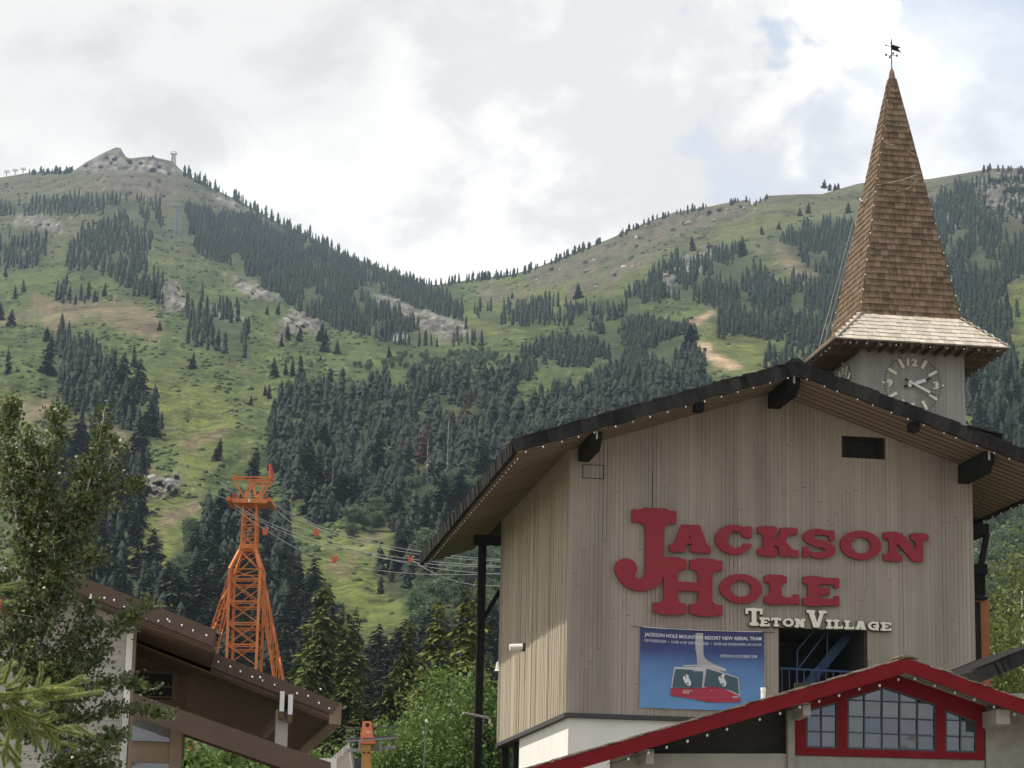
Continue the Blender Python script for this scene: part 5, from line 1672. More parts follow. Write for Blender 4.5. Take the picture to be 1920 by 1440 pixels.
# festoon bulbs of the tower
def hip(a, b, n): return along((TC + a * SKT * 1.03, TD + b * SKT * 1.03, ZK1 + .1), (TC + a * .14, TD + b * .14, ZAP - .6), n, .1)
G2 = 'festoon light strings on the clock tower'
light_string('festoon bulbs up the near left hip of the spire', hip(-1, -1, 17), (TC, TD, ZK1), .029, True, G2, -.08)
light_string('festoon bulbs up the right hip of the spire', hip(1, -1, 17), (TC, TD, ZK1), .029, True, G2, -.08)
light_string('festoon bulbs up the far left hip of the spire', hip(-1, 1, 17), (TC, TD, ZK1), .029, True, G2, -.08)
light_string('festoon bulbs along the front edge of the skirt roof', along((TC - SKB + .1, TD - SKB + .05, ZK0 - .06), (TC + SKB - .1, TD - SKB + .05, ZK0 - .06), 10, .2), (TC, TD, ZK0), .030, True, G2)
light_string('festoon bulbs along the left edge of the skirt roof', along((TC - SKB + .05, TD - SKB + .1, ZK0 - .06), (TC - SKB + .05, TD + SKB - .1, ZK0 - .06), 10, .2), (TC, TD, ZK0), .030, True, G2)
light_string('festoon bulbs along the right edge of the skirt roof', along((TC + SKB - .05, TD - SKB + .1, ZK0 - .06), (TC + SKB - .05, TD + SKB - .1, ZK0 - .06), 9, .2), (TC, TD, ZK0), .030, True, G2)
# loose ropes on the spire
def spire_pt(x, y): 
    # front face seen at photo pixel
    best = on(x, y, 1, TD - SKT)
    for _ in range(6):
        zf = (best[2] - ZK1) / (ZAP - ZK1)
        best = on(x, y, 1, TD - SKT * (1 - zf) - .10)
    return best
rpz = thing('rope', 'loose pale rope lying across the front of the spire', 'rope', (TC, TD - 1, 32))
mb = MB()
for pl in ([(1643, 347), (1690, 338), (1727, 325)], [(1680, 360), (1706, 352), (1722, 335)], [(1656, 267), (1675, 272)], [(1698, 280), (1716, 290)]):
    mb.tube([spire_pt(*q) for q in pl], .012, 5)
mb.build('strand', M['rope'], rpz)
cb = thing('guy_cable', 'pair of pale cables slanting from the spire down to its skirt corner', 'cable', (TC - 3, TD, 26))
mb = MB()
for k, (A, Bq) in enumerate((((1612, 372), (1527, 682)), ((1618, 372), (1533, 690)))):
    p, q = on(*A, 1, TD + .9), on(*Bq, 1, TD + 3.4)
    mb.tube([p, q], .02, 5)
mb.tube([on(1612, 372, 1, TD + .85), on(1616, 378, 1, TD + .2), on(1626, 373, 1, TD - .4)], .02, 5)
mb.build('strand', M['rope'], cb)
bz = thing('bell_lamp', 'small pale bell lamp under the skirt roof above the clock', 'lamp', (TC, TF, 25))
c = on(1735, 654, 1, TF - .25); BASE[bz.name] = c.copy(); bz.location = W(*c)
MB().tube([c + (0, 0, .18), c + (0, 0, .1), c + (0, 0, -.06)], .04, 8, .12).build('shade', M['concrete'], bz)
MB().tube([c + (0, 0, .1), c + (0, .24, .2)], .02, 5).build('arm', M['dark_trim'], bz)

# ------------------------------------------------------------------ red trimmed gable building in front
PF, PWn = -33.2, -32.0
rb = thing('red_gable_building', 'low grey building with a dark red gable and tall paned windows', 'building', (2, -30, 0))
ap = on(1700.6, 1234, 1, PF)
pl = on(1030, 1430, 1, PF)
pr = on(1920, 1312.5, 1, PF)
slL = (ap[2] - pl[2]) / (ap[0] - pl[0]); slR = (ap[2] - pr[2]) / (pr[0] - ap[0])
sl = (slL + slR) / 2
FT_ = ap[2] - on(1700.6, 1261, 1, PF)[2]
uL, uR = ap[0] - 9.6, ap[0] + 5.5
def zr(u): return ap[2] - (slL if u < ap[0] else slR) * abs(u - ap[0])
fb = MB()
fb.prism([(uL, zr(uL)), (ap[0], ap[2]), (ap[0], ap[2] - FT_), (uL, zr(uL) - FT_)], (0, PF + .09, 0), UX, ZX, -DX, .09)
fb.build('fascia', M['red_trim'], rb)
MB().prism([(ap[0] + .002, ap[2]), (uR, zr(uR)), (uR, zr(uR) - FT_), (ap[0] + .002, ap[2] - FT_)], (0, PF + .09, 0), UX, ZX, -DX, .09).build('fascia', M['red_trim'], rb)
rs = MB()
for (p, q) in ((uL, ap[0]), (ap[0], uR)):
    rs.hexa([(p, PF + .095, zr(p) - .22), (q, PF + .095, zr(q) - .22), (q, -20, zr(q) - .22), (p, -20, zr(p) - .22)], [(p, PF + .095, zr(p) - .004), (q, PF + .095, zr(q) - .004), (q, -20, zr(q) - .004), (p, -20, zr(p) - .004)])
rroof = rs.build('roof', M['grey_wood'], rb)
FS = unit_box('shake', M['front_shake'])
for side, (p, q, s_) in enumerate(((uL, ap[0], slL), (ap[0], uR, slR))):
    n = int((q - p) / .2)
    aa = math.atan(s_) * (-1 if side == 0 else 1)
    for r in range(4):
        for k in range(n):
            u = p + (q - p) * (k + .5 + random.uniform(-.25, .25)) / n
            if side == 0 and u < uL + .2: continue
            piece('shake', FS, rroof, (u, PF + .16 + r * .24 + random.uniform(-.07, .05), zr(u) + .012 + random.uniform(0, .022) + r * .004), (random.uniform(.18, .34), .3, random.uniform(.016, .034)), (random.uniform(-.03, .05), aa + (-.07 if side else .07) * random.uniform(.3, 1.3), random.uniform(-.06, .06)))
piece('ridge_shake', FS, rroof, (ap[0] - .05, PF + .2, ap[2] + .03), (.36, .5, .04), (0, -.05, .1))
piece('ridge_shake', FS, rroof, (ap[0] + .12, PF + .26, ap[2] + .035), (.34, .5, .035), (0, .18, -.05))
# gable window wall
def wp(x, y, dd=0.0):
    q = on(x, y, 1, PWn + dd)
    if y > 1440: q[0] = on(x, 1440, 1, PWn + dd)[0]
    return q
def wpoly(mb, pts, depth, dd=0.0):
    q = [wp(*p, dd) for p in pts]
    return mb.prism([(p[0], p[2]) for p in q], (0, PWn + dd, 0), UX, ZX, DX, depth)
wl = MB()
wpoly(wl, [(1846.5, 1300), (2080, 1300), (2080, 1866), (1846.5, 1866)], .2, .08)
wpoly(wl, [(1480, 1416), (1846, 1425.5), (1846, 1866), (1480, 1866)], .2, .06)
wl.build('gable_wall', M['grey_wood'], rb)
dwl = MB()
wpoly(dwl, [(1150, 1408), (1480, 1312), (1480, 1412.5), (1150, 1412.5)], .2, .5)
dwl.build('porch_wall', M['dark_wall'], rb)
lowb = MB(); wpoly(lowb, [(1150, 1413), (1478, 1413), (1478, 1866), (1150, 1866)], .4, .05); lowb.build('porch_parapet', M['concrete'], rb)
ps = MB(); wpoly(ps, [(1477, 1330), (1490, 1330), (1491, 1866), (1478, 1866)], .18, -.06); ps.build('post', M['grey_wood'], rb)
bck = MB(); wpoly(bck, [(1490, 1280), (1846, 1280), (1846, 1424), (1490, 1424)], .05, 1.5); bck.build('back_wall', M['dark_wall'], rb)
fr = MB()
def y_bot(x): return 1402 + (x - 1511) * (1411.4 - 1402) / (1831 - 1511)
PK = (1659.5, 1287.6)
def g_mid(x): return PK[1] + (PK[0] - x) * (1309.8 - 1287.6) / (1659.5 - 1588.8) if x < PK[0] else PK[1] + (x - PK[0]) * (1320.6 - 1287.6) / (1754.8 - 1659.5)
def g_l(x): return 1332 + (x - 1511.6) * (1315.8 - 1332) / (1570.1 - 1511.6)
def g_r(x): return 1330.1 + (x - 1772.4) * (1353 - 1330.1) / (1831.2 - 1772.4)
bars = [[(1489, 1420 - 5.5), (1489, 1300), (1511.6, 1300), (1511.6, y_bot(1511.6))], [(1570.1, y_bot(1570)), (1570.1, 1290), (1588.8, 1284), (1588.8, y_bot(1588.8))],
        [(1754.8, y_bot(1754.8)), (1754.8, 1290), (1772.4, 1296), (1772.4, y_bot(1772.4))], [(1831.2, y_bot(1831.2)), (1831.2, 1316), (1845.8, 1320), (1845.8, 1424.6)]]
for bq in bars: wpoly(fr, bq, .16, 0)
wpoly(fr, [(1492, 1415), (1489, 1402), (1511.6, 1402), (1831.2, 1411.4), (1845.8, 1411.9), (1846, 1424.8)], .17, -.004)
wpoly(fr, [(1512, 1331.5), (1512, 1305), (1570, 1287), (1570, 1315.8)], .15, .003)
wpoly(fr, [(1589, 1309.6), (1589, 1280), (1659.5, 1258), (1659.5, 1287.6)], .15, .003)
wpoly(fr, [(1659.6, 1287.6), (1659.6, 1258), (1754.6, 1286), (1754.6, 1320.4)], .15, .003)
wpoly(fr, [(1772.6, 1330.3), (1772.6, 1292), (1831, 1312), (1831, 1353)], .15, .003)
fr.build('window_frame', M['red_trim'], rb)
def window(x_cols, rowsf, gf, yb):
    xs_ = x_cols
    sash = MB()
    for x in (xs_[0], xs_[-1]): sash.bar(wp(x, gf(x) + 1, .05), wp(x, yb(x), .05), .05, .07)
    sash.bar(wp(xs_[0], yb(xs_[0]) - 1.4, .05), wp(xs_[-1], yb(xs_[-1]) - 1.4, .05), .07, .05)
    tops = [xs_[0]] + ([PK[0]] if xs_[0] < PK[0] < xs_[-1] else []) + [xs_[-1]]
    for a, b in zip(tops[:-1], tops[1:]): sash.bar(wp(a, gf(a) + 1.4, .05), wp(b, gf(b) + 1.4, .05), .06, .05)
    win = sash.build('window', M['slate'], rb)
    for x in xs_[1:-1]: MB().bar(wp(x, gf(x), .05), wp(x, yb(x), .05), .026, .03).build('muntin', M['slate'], win)
    for rf in rowsf: MB().bar(wp(xs_[0], rf(xs_[0]), .056), wp(xs_[-1], rf(xs_[-1]), .056), .025, .03).build('muntin', M['slate'], win)
    lev = [gf] + rowsf + [yb]
    for i in range(len(xs_) - 1):
        a, b = xs_[i], xs_[i + 1]
        for r in range(len(lev) - 1):
            t0, t1 = lev[r], lev[r + 1]
            pts = [(a, t1(a)), (b, t1(b)), (b, t0(b))]
            if r == 0 and a < PK[0] < b and gf is g_mid: pts.append(PK)
            pts.append((a, t0(a)))
            if min(pts[0][1] - pts[-1][1], pts[1][1] - pts[2][1]) < .5: continue
            jx, jz = random.uniform(-.03, .03), random.uniform(-.04, .04)
            q = [wp(*p, .085) for p in pts]
            c = np.mean(q, 0)
            V = [p + np.array([0, (p[0] - c[0]) * jx + (p[2] - c[2]) * jz, 0]) for p in q]
            MB().add(V, [tuple(range(len(V)))]).build('pane', M['glass'], win)
window([1588.8, 1620.8, 1654, 1687.1, 1720.4, 1754.8], [lambda x: 1312.3 + (x - 1588.8) * .041, lambda x: 1342.9 + (x - 1588.8) * .042, lambda x: 1372.9 + (x - 1588.8) * .041], g_mid, y_bot)
window([1511.6, 1540.3, 1570.1], [lambda x: 1341 + (x - 1511) * .034, lambda x: 1370.7 + (x - 1511) * .03], g_l, y_bot)
window([1772.4, 1801, 1831.2], [lambda x: 1350 + (x - 1772) * .04, lambda x: 1379.5 + (x - 1772) * .04], g_r, y_bot)
for (x0, y0, x1, y1) in ((1506, 1317, 1520, 1342), (1868, 1330, 1894, 1358)):
    a, b = on(x0, y0, 1, PF + .25), on(x1, y1, 1, PF + .25)
    MB().hexa([(a[0], PF + .25, b[2]), (b[0], PF + .25, b[2]), (b[0], PWn + .3, b[2] - .05), (a[0], PWn + .3, b[2] - .05)], [(a[0], PF + .25, a[2]), (b[0], PF + .25, a[2]), (b[0], PWn + .3, a[2]), (a[0], PWn + .3, a[2])]).build('outlooker', M['concrete'], rb)
a = on(1219, 1415, 1, PF + .3)
MB().box((a[0] - .09, PF + .3, a[2] - .2), (a[0] + .09, PWn + .1, a[2] + .12)).build('outlooker', M['concrete'], rb)
vp = on(1431, 1312, 1, PF + 1.4)
vt = thing('vent_pipe', 'short white vent pipe standing on the red trimmed roof', 'pipe', tuple(vp))
MB().tube([vp - (0, 0, .3), vp + (0, 0, .26)], .055, 10).build('pipe', M['white'], vt)
MB().tube([vp + (0, 0, .2), vp + (0, 0, .28)], .062, 10).build('rim', M['white'], vt)
pts = [(1326, 1366), (1363, 1355)]
bl_px = [(1140, 1418), (1178, 1407), (1216, 1396), (1250, 1388), (1289, 1377), (1326, 1366), (1363, 1356), (1424.5, 1349), (1462.5, 1337.5), (1499.5, 1325.7), (1536, 1315), (1573, 1304), (1611, 1292), (1649, 1285.5)]
bl_px = [(x, 1349 + (1424.5 - x) * .30) if x < 1420 else (x, y) for x, y in bl_px]
light_string('festoon bulbs below the left slope of the red gable', [on(x, y - 2.6, 1, PF + .14) for x, y in bl_px], tuple(on(1424, 1349, 1, PF)), .03, True, 'festoon light strings on the red gable', .03)
br_px = [(1684.4, 1274), (1715.5, 1272.5), (1752.6, 1285.5), (1790.8, 1298.5), (1827, 1311.7), (1863.7, 1325.5), (1901.9, 1339)]
light_string('festoon bulbs below the right slope of the red gable', [on(x, y - 2.6, 1, PF + .3) for x, y in br_px], tuple(on(1752, 1285, 1, PF)), .03, True, 'festoon light strings on the red gable', .03)

# ------------------------------------------------------------------ brown roofed lodge at the lower left
P1 = -24.0
lg = thing('brown_lodge', 'pale sided lodge with stepped dark brown roofs at the lower left', 'building', (-12, -20, 0))
A1, A2 = on(150, 1080, 1, P1), on(406, 1181, 1, P1)
ls = (A1[2] - A2[2]) / (A2[0] - A1[0])
fth = on(300, 1141, 1, P1)[2] - on(300, 1172, 1, P1)[2]
P2 = P1 + 4.0
B1, B2 = on(395, 1221, 1, P2), on(639, 1318.6, 1, P2)
def zl(u): return A2[2] - ls * (u - A2[0])
def z2(u): return B1[2] - (B1[2] - B2[2]) / (B2[0] - B1[0]) * (u - B1[0])
uA0 = A1[0] - .2
def slab(mb, u0, u1, zf, d0, d1, th, off=0.0):
    return mb.hexa([(u0, d0, zf(u0) - th + off), (u1, d0, zf(u1) - th + off), (u1, d1, zf(u1) - th + off), (u0, d1, zf(u0) - th + off)], [(u0, d0, zf(u0) + off), (u1, d0, zf(u1) + off), (u1, d1, zf(u1) + off), (u0, d1, zf(u0) + off)])
DB2 = P2 + 18
rl_ = MB()
slab(rl_, uA0, A2[0], zl, P1 + .07, DB2, .52, -.02)
slab(rl_, A2[0] + .01, B2[0], z2, P2 + .07, DB2, .52, -.02)
lroof = rl_.build('roof', M['brown'], lg)
# far side of the ridge
slab(MB(), uA0 - 9, uA0, lambda u: zl(uA0) - ls * (uA0 - u), P1, DB2, .5).build('roof', M['brown'], lg)
MB().prism([(uA0, zl(uA0)), (A2[0], zl(A2[0])), (A2[0] - .08, zl(A2[0]) - fth), (uA0, zl(uA0) - fth)], (0, P1 + .06, 0), UX, ZX, -DX, .06).build('fascia', M['brown'], lg)
MB().prism([(B1[0] - .1, z2(B1[0] - .1)), (B2[0], B2[2]), (B2[0] - .25, z2(B2[0] - .25) - fth * .92), (B1[0] - .1, z2(B1[0] - .1) - fth)], (0, P2 + .06, 0), UX, ZX, -DX, .06).build('fascia', M['brown'], lg)
BS = unit_box('soffit_board', M['brown_soffit'])
la = math.atan(ls)
for k in range(34):
    dc = P1 + .2 + (k + .5) * .26
    u1 = A2[0] - .05 if dc < P2 + .1 else None
    if u1 is None: break
    u0 = on(235, 1160, 1, P1)[0]
    uc = (u0 + u1) / 2
    piece('soffit_board', BS, lroof, (uc, dc, zl(uc) - .56), ((u1 - u0) / math.cos(la), .25, .04), (0, la, 0))
    piece('batten', BT, lroof, (uc, dc + .13, zl(uc) - .585), ((u1 - u0) / math.cos(la), .03, .012), (0, la, 0))
for k in range(50):
    dc = P2 + .2 + (k + .5) * .35
    u0, u1 = B1[0] - 3.0, B2[0] - .06
    uc = (u0 + u1) / 2
    piece('soffit_board', BS, lroof, (uc, dc, z2(uc) - .56), ((u1 - u0) / math.cos(math.atan((B1[2] - B2[2]) / (B2[0] - B1[0]))), .34, .04), (0, math.atan((B1[2] - B2[2]) / (B2[0] - B1[0])), 0))
    piece('batten', BT, lroof, (uc, dc + .175, z2(uc) - .587), ((u1 - u0) / math.cos(math.atan((B1[2] - B2[2]) / (B2[0] - B1[0]))) - .1, .035, .014), (0, math.atan((B1[2] - B2[2]) / (B2[0] - B1[0])), 0))
MB().hexa([(B2[0] - .3, P2 + .07, B2[2] - .56), (B2[0] + .03, P2 + .07, B2[2] - .58), (B2[0] + .03, DB2, B2[2] - .58), (B2[0] - .3, DB2, B2[2] - .56)], [(B2[0] - .3, P2 + .07, B2[2] - .03 + .1), (B2[0] + .03, P2 + .07, B2[2]), (B2[0] + .03, DB2, B2[2]), (B2[0] - .3, DB2, B2[2] + .07)]).build('eave_board', M['tan_wall'], lg)
# shingle ends of the upper step
ES = unit_box('shake', M['front_shake'])
for k in range(9):
    piece('shake', ES, lroof, (A2[0] + .02 + random.uniform(-.03, .05), P1 + .2 + k * .42, zl(A2[0]) - .06 + random.uniform(-.03, .02)), (.16, .40, .05), (0, la + .2, 0))
# white sided gable wall with corner board
PWL = P1 + 1.1
cr_ = on(243, 1290, 1, PWL)
SD = unit_box('siding_board', M['siding'])
wz0 = 0
lwall = MB().box((cr_[0] - 7, PWL + .03, 0), (cr_[0] - .02, PWL + .25, zl(cr_[0]) - .1)).build('gable_wall', M['backing'], lg)
for k in range(62):
    z = .3 + k * .172
    ue = cr_[0] - .16
    us = cr_[0] - 7
    top = zl(us)
    if z > zl(ue) - .1 and z > zl(us): break
    if z > zl(ue) - .35: ue = min(ue, A2[0] - (z - A2[2] + .38) / ls)
    if ue - us < .3: break
    piece('siding_board', SD, lwall, ((us + ue) / 2, PWL + .0, z), (ue - us, .05, .166), (.10, 0, 0))
MB().box((cr_[0] - .15, PWL - .05, 0), (cr_[0] + .02, PWL + .02, zl(cr_[0]) - .34)).build('corner_board', M['white'], lg)
MB().box((cr_[0] + .021, PWL + .0, 0), (cr_[0] + .10, PWL + 7, zl(cr_[0]) - .36)).build('side_wall', M['tan_wall'], lg)
a, b = on(66, 1396, 1, PWL - .04), on(135, 1412, 1, PWL - .04)
MB().box((a[0], PWL - .08, b[2]), (b[0], PWL - .03, a[2])).build('shutter', M['navy'], lg)
a, b = on(160, 1288, 1, PWL - .04), on(194, 1300, 1, PWL - .04)
MB().box((a[0], PWL - .08, b[2]), (b[0], PWL - .03, a[2])).build('shutter', M['navy'], lg)
# lower lean-to roof
P3 = P1 - 1.2
C1, C2 = on(250, 1299, 1, P3), on(621, 1430, 1, P3)
l3 = (C1[2] - C2[2]) / (C2[0] - C1[0])
def z3(u): return C1[2] - l3 * (u - C1[0])
f3 = on(420, 1358, 1, P3)[2] - on(420, 1401, 1, P3)[2]
MB().prism([(C1[0], z3(C1[0])), (C2[0], z3(C2[0])), (C2[0] - .12, z3(C2[0]) - f3 * .9), (C1[0], z3(C1[0]) - f3)], (0, P3 + .06, 0), UX, ZX, -DX, .06).build('fascia', M['brown'], lg)
r3 = slab(MB(), C1[0], C2[0], z3, P3 + .07, P3 + 4.2, .25, -.02).build('roof', M['brown'], lg)
for k in range(15):
    dc = P3 + .2 + k * .27
    uc = (C1[0] + C2[0]) / 2
    piece('soffit_board', BS, r3, (uc, dc, z3(uc) - .295), ((C2[0] - C1[0]) / math.cos(math.atan(l3)) - .05, .26, .04), (0, math.atan(l3), 0))
    piece('batten', BT, r3, (uc, dc + .135, z3(uc) - .319), ((C2[0] - C1[0]) / math.cos(math.atan(l3)) - .1, .03, .012), (0, math.atan(l3), 0))
# wall panels under the lean-to and the dark upper window
pw = P3 + 1.6
def lbox(x0, y0, x1, y1, pd, th, name, m, par=None):
    a, b = on(x0, y0, 1, pd), on(x1, y1, 1, pd)
    c = on(x1, min(y1, (y0 + 1440) / 2), 1, pd)
    return MB().box((a[0], pd, b[2]), (c[0], pd + th, a[2])).build(name, m, par or lg)
lw2 = lbox(244, 1340, 343, 1842, pw + .1, .2, 'lean_to_wall', M['tan_wall'])
wn = lbox(249, 1352, 318, 1391, pw + .05, .06, 'window', M['glass_pale'])
lbox(320, 1366, 341, 1842, pw, .1, 'post', M['tan_wall'])
lbox(246, 1391, 320, 1395, pw, .09, 'sill', M['tan_wall'])
lbox(247, 1430, 318, 1520, pw + .04, .05, 'window', M['glass'])
bw2 = P2 + 3.0
lbox(244, 1200, 350, 1420, bw2, .2, 'upper_wall', M['brown_soffit'])
uw = lbox(256, 1262, 324, 1312, bw2 - .06, .05, 'window', M['dark_wall'])
for y in (1284, 1304): lbox(256, y, 324, y + 5, bw2 - .12, .05, 'muntin', M['tan_wall'], uw)
lbox(256, 1257, 330, 1262, bw2 - .12, .1, 'window_head', M['tan_wall'])
lbox(324, 1262, 331, 1314, bw2 - .12, .1, 'window_jamb', M['tan_wall'])
# bracketed column carrying the roof
pc = P2 + .25
col_ = lbox(518, 1330, 539, 1842, pc + .1, .3, 'column', M['siding'])
for (x0, x1, y0) in ((525.5, 532, 1296), (541, 548, 1302)):
    a, b = on(x0, y0, 1, P2 - .12), on(x1, y0 + 42, 1, P2 - .12)
    m_ = MB()
    m_.prism([(-.0, a[2]), (-.0, b[2] + .06), (.14, b[2] - .14), (1.5, b[2] - .14), (1.5, a[2])], (a[0], P2 - .12, 0), DX, ZX, UX, b[0] - a[0])
    br_ = m_.build('bracket', M['brown_soffit'], lg)
    MB().box((a[0], P2 - .145, b[2] + .06), (b[0], P2 - .123, a[2])).build('end_cap', M['white'], br_)
q0 = on(495, 1380, 1, pc + 1.2); q1 = on(520, 1348, 1, pc + .6)
MB().bar(q0, q1, .16).build('brace', M['tan_wall'], lg)
lb = [(214, 1117), (225, 1124), (235, 1136)]
for lab, pxs, pdd in (('white bulbs on the upper brown fascia of the lodge', [(171, 1117), (196, 1122), (214, 1126), (233, 1139), (274, 1160), (297, 1165), (314, 1162), (318, 1166), (341, 1173), (362, 1183), (387, 1192)], P1),
                      ('white bulbs on the lower brown fascia of the lodge', [(409, 1242), (432, 1251), (451, 1260), (473, 1270), (488, 1271), (492, 1277), (515, 1285), (557, 1301), (578, 1306), (601, 1293), (598, 1319), (617, 1329)], P2)):
    light_string(lab, [on(x, y - 2, 1, pdd - .03) for x, y in pxs], tuple(on(300, 1160, 1, pdd)), .026, False, 'festoon light strings on the brown lodge', .02)
# ------------------------------------------------------------------ orange tram tower
TY = 232.0
def tp(cx, cy, dy=0.0):
    """photo crop coordinates (360,840 scale 3.2) at the tower's distance"""
    p = onY(360 + cx / 3.2, 840 + cy / 3.2, TY)
    return p + np.array([0, dy, 0])
bt = onY(463, 1290, TY)
tt = thing('tram_tower', 'tall orange lattice tram tower standing before the dark conifers', 'tower', (bt[0], TY, 0), None, False)
def leg_at(z, side):
    """half-width profile of the mast from the photo"""
    cys = [350, 590, 625, 745, 1320]
    L = [314, 302, 292, 240, 224]; Rr = [394, 386, 388, 422, 400]
    return np.interp(z, cys, L if side < 0 else Rr)
DPT = {350: 2.0, 590: 2.2, 625: 2.3, 745: 4.4, 1320: 5.0}
def mast(cy, side, fb):
    cx = leg_at(cy, side)
    dep = np.interp(cy, list(DPT), list(DPT.values()))
    return tp(cx, cy, fb * dep)
lv = [350, 410, 470, 530, 590, 625, 685, 745, 805, 870, 938, 1003, 1066, 1130, 1195, 1260, 1320]
for s in (-1, 1):
    for fb in (-.5, .5):
        mb = MB()
        pts = [mast(c, s, fb) for c in lv]
        bottom = pts[-1] + (pts[-1] - pts[-2]) * ((pts[-1][2] - 8) / (pts[-2][2] - pts[-1][2]))
        for a, b in zip(pts, pts[1:] + [bottom]): mb.bar(a, b, .25 if a[2] < pts[4][2] else .19)
        mb.build('mast_leg', M['orange'], tt)
OB = unit_box('brace', M['orange'])
def obar(p, q, w, name='brace'):
    p, q = np.asarray(p), np.asarray(q)
    t = Vector(q - p)
    c = (p + q) / 2
    o = link(name, OB, tt, c - BASE[tt.name])
    o.rotation_euler = t.to_track_quat('Z', 'Y').to_euler()
    o.scale = (w, w, t.length)
pan = [350, 410, 470, 530, 590, 625, 745, 805, 938, 1066, 1195, 1320]
for k in range(len(pan) - 1):
    c0, c1 = pan[k], pan[k + 1]
    big = c0 >= 805
    for fb in (-.5, .5):
        obar(mast(c0, -1, fb), mast(c0, 1, fb), .15 if big else .08)
        if big: obar(mast(c0 + 12, -1, fb), mast(c0 + 12, 1, fb), .09)
        if fb < 0 or k % 2:
            obar(mast(c0, -1, fb), mast(c1, 1, fb), .085 if big else .07); obar(mast(c0, 1, fb), mast(c1, -1, fb), .085 if big else .07)
    for s in (-1, 1):
        obar(mast(c0, s, -.5), mast(c0, s, .5), .1)
MB().box(tp(300, 585, -1.2), tp(388, 615, 1.2)).build('collar', M['orange'], tt)
# splayed lattice legs
def lattice_leg(a0, a1, b0, b1):
    """outer line a0-a1, inner line b0-b1 (crop coordinates), extended to the ground"""
    def ext(p, q):
        P, Q = tp(*p), tp(*q)
        if Q[2] > 8: Q = P + (Q - P) * ((P[2] - 8) / (P[2] - Q[2]))
        return P, Q
    A0, A1 = ext(a0, a1); B0, B1 = ext(b0, b1)
    n = 16
    ch = MB(); lc = MB()
    for dy in (-1.0, 1.0):
        D_ = np.array([0, dy, 0])
        ch.bar(A0 + D_, A1 + D_ * 1.5, .13).bar(B0 + D_, B1 + D_ * 1.5, .13)
        for i in range(n):
            t0, t1 = i / n, (i + 1) / n
            f = lambda P, Q, t: P + (Q - P) * t + D_ * (1 + .5 * t)
            if i % 2: lc.bar(f(A0, A1, t0), f(B0, B1, t1), .085)
            else: lc.bar(f(B0, B1, t0), f(A0, A1, t1), .085)
            lc.bar(f(A0, A1, t0), f(B0, B1, t0), .07)
    for i in range(n):
        for (P, Q) in ((A0, A1), (B0, B1)):
            t0, t1 = i / n, (i + 1) / n
            s = 1 if i % 2 else -1
            lc.bar(P + (Q - P) * t0 + np.array([0, s * (1 + .5 * t0), 0]), P + (Q - P) * t1 - np.array([0, s * (1 + .5 * t1), 0]), .07)
    o = ch.build('splayed_leg', M['orange'], tt)
    lc.build('lacing', M['orange'], o, kind='stuff')
lattice_leg((238, 742), (130, 1065), (246, 800), (166, 1130))
lattice_leg((424, 745), (545, 1380), (424, 930), (488, 1345))
# cross head
MB().hexa([tp(250, 343, -1.6), tp(460, 348, -1.6), tp(460, 348, 1.6), tp(250, 343, 1.6)], [tp(245, 318, -1.6), tp(466, 323, -1.6), tp(466, 323, 1.6), tp(245, 318, 1.6)]).build('crosshead', M['orange'], tt)
for c in ((234, 327), (478, 334)):
    MB().box(tp(c[0] - 12, c[1] - 12, -2.4), tp(c[0] + 10, c[1] + 12, 2.4)).build('saddle', M['orange'], tt)
for fb in (-.8, .8):
    tf_ = MB()
    tf_.bar(tp(243, 180, fb), tp(482, 186, fb), .14)
    for a, b in (((248, 186), (322, 312)), ((356, 190), (322, 312)), ((358, 190), (388, 314)), ((476, 190), (388, 314))): tf_.bar(tp(*a, fb), tp(*b, fb), .14)
    tf_.bar(tp(372, 212, fb), tp(448, 214, fb), .12)
    tf_.build('head_frame', M['orange'], tt)
MB().bar(tp(246, 180, -.8), tp(246, 180, .8), .2).bar(tp(480, 186, -.8), tp(480, 186, .8), .2).build('head_tie', M['orange'], tt)
rl2 = MB()
for x in list(range(256, 300, 11)) + list(range(418, 464, 11)): rl2.bar(tp(x, 320, -1.5), tp(x, 284, -1.5), .05)
rl2.bar(tp(254, 286, -1.5), tp(300, 286, -1.5), .05).bar(tp(416, 290, -1.5), tp(462, 290, -1.5), .05)
rl2.build('hand_rail', M['orange'], tt)
MB().bar(tp(351, 180), tp(351, 140), .08).build('mast_rod', M['rail'], tt)
MB().box(tp(284, 300, -1.7), tp(297, 283, -1.5)).build('junction_box', M['grey_steel'], tt)
MB().box(tp(346, 340, -1.66), tp(360, 326, -1.63)).build('number_plate', M['white'], tt)
mb = MB()
mb.tube([tp(478, 176), tp(474, 140), tp(470, 98)], .25, 8, .13)
mb.build('red_sleeve', M['redlamp'], tt)
# ------------------------------------------------------------------ cables and buckets
def cable(label, pts, r=.045, group='steel cables of the old tram'):
    c = MB()
    P = []
    for (a, b, s) in pts:
        n = 14
        for i in range(n + 1):
            t = i / n
            q = a + (b - a) * t
            q = q - np.array([0, 0, 4 * s * t * (1 - t)])
            P.append(q)
    base = P[0].copy()
    t = thing('cable', label, 'cable', base, group, False)
    BASE[t.name] = base
    c.tube(P, r, 5).build('wire', M['cable'], t)
    return P
def cpx(x, y, Y): return onY(x, y, Y)
dk = 118.0
lines = [((508, 941), (945, 1050), 'upper right', 0, 1.1), ((510, 945), (945, 1053), 'second upper right', .5, 1.2), ((436, 944), (945, 1062), 'lower left', 0, 1.3), ((438, 948), (945, 1064), 'second lower left', .5, 1.45)]
for (a, b, nm, o, sg) in lines:
    cable('pale steel cable from the orange tower crosshead to the station, %s strand' % nm, [(cpx(*a, TY), cpx(*b, dk), sg)], .018)
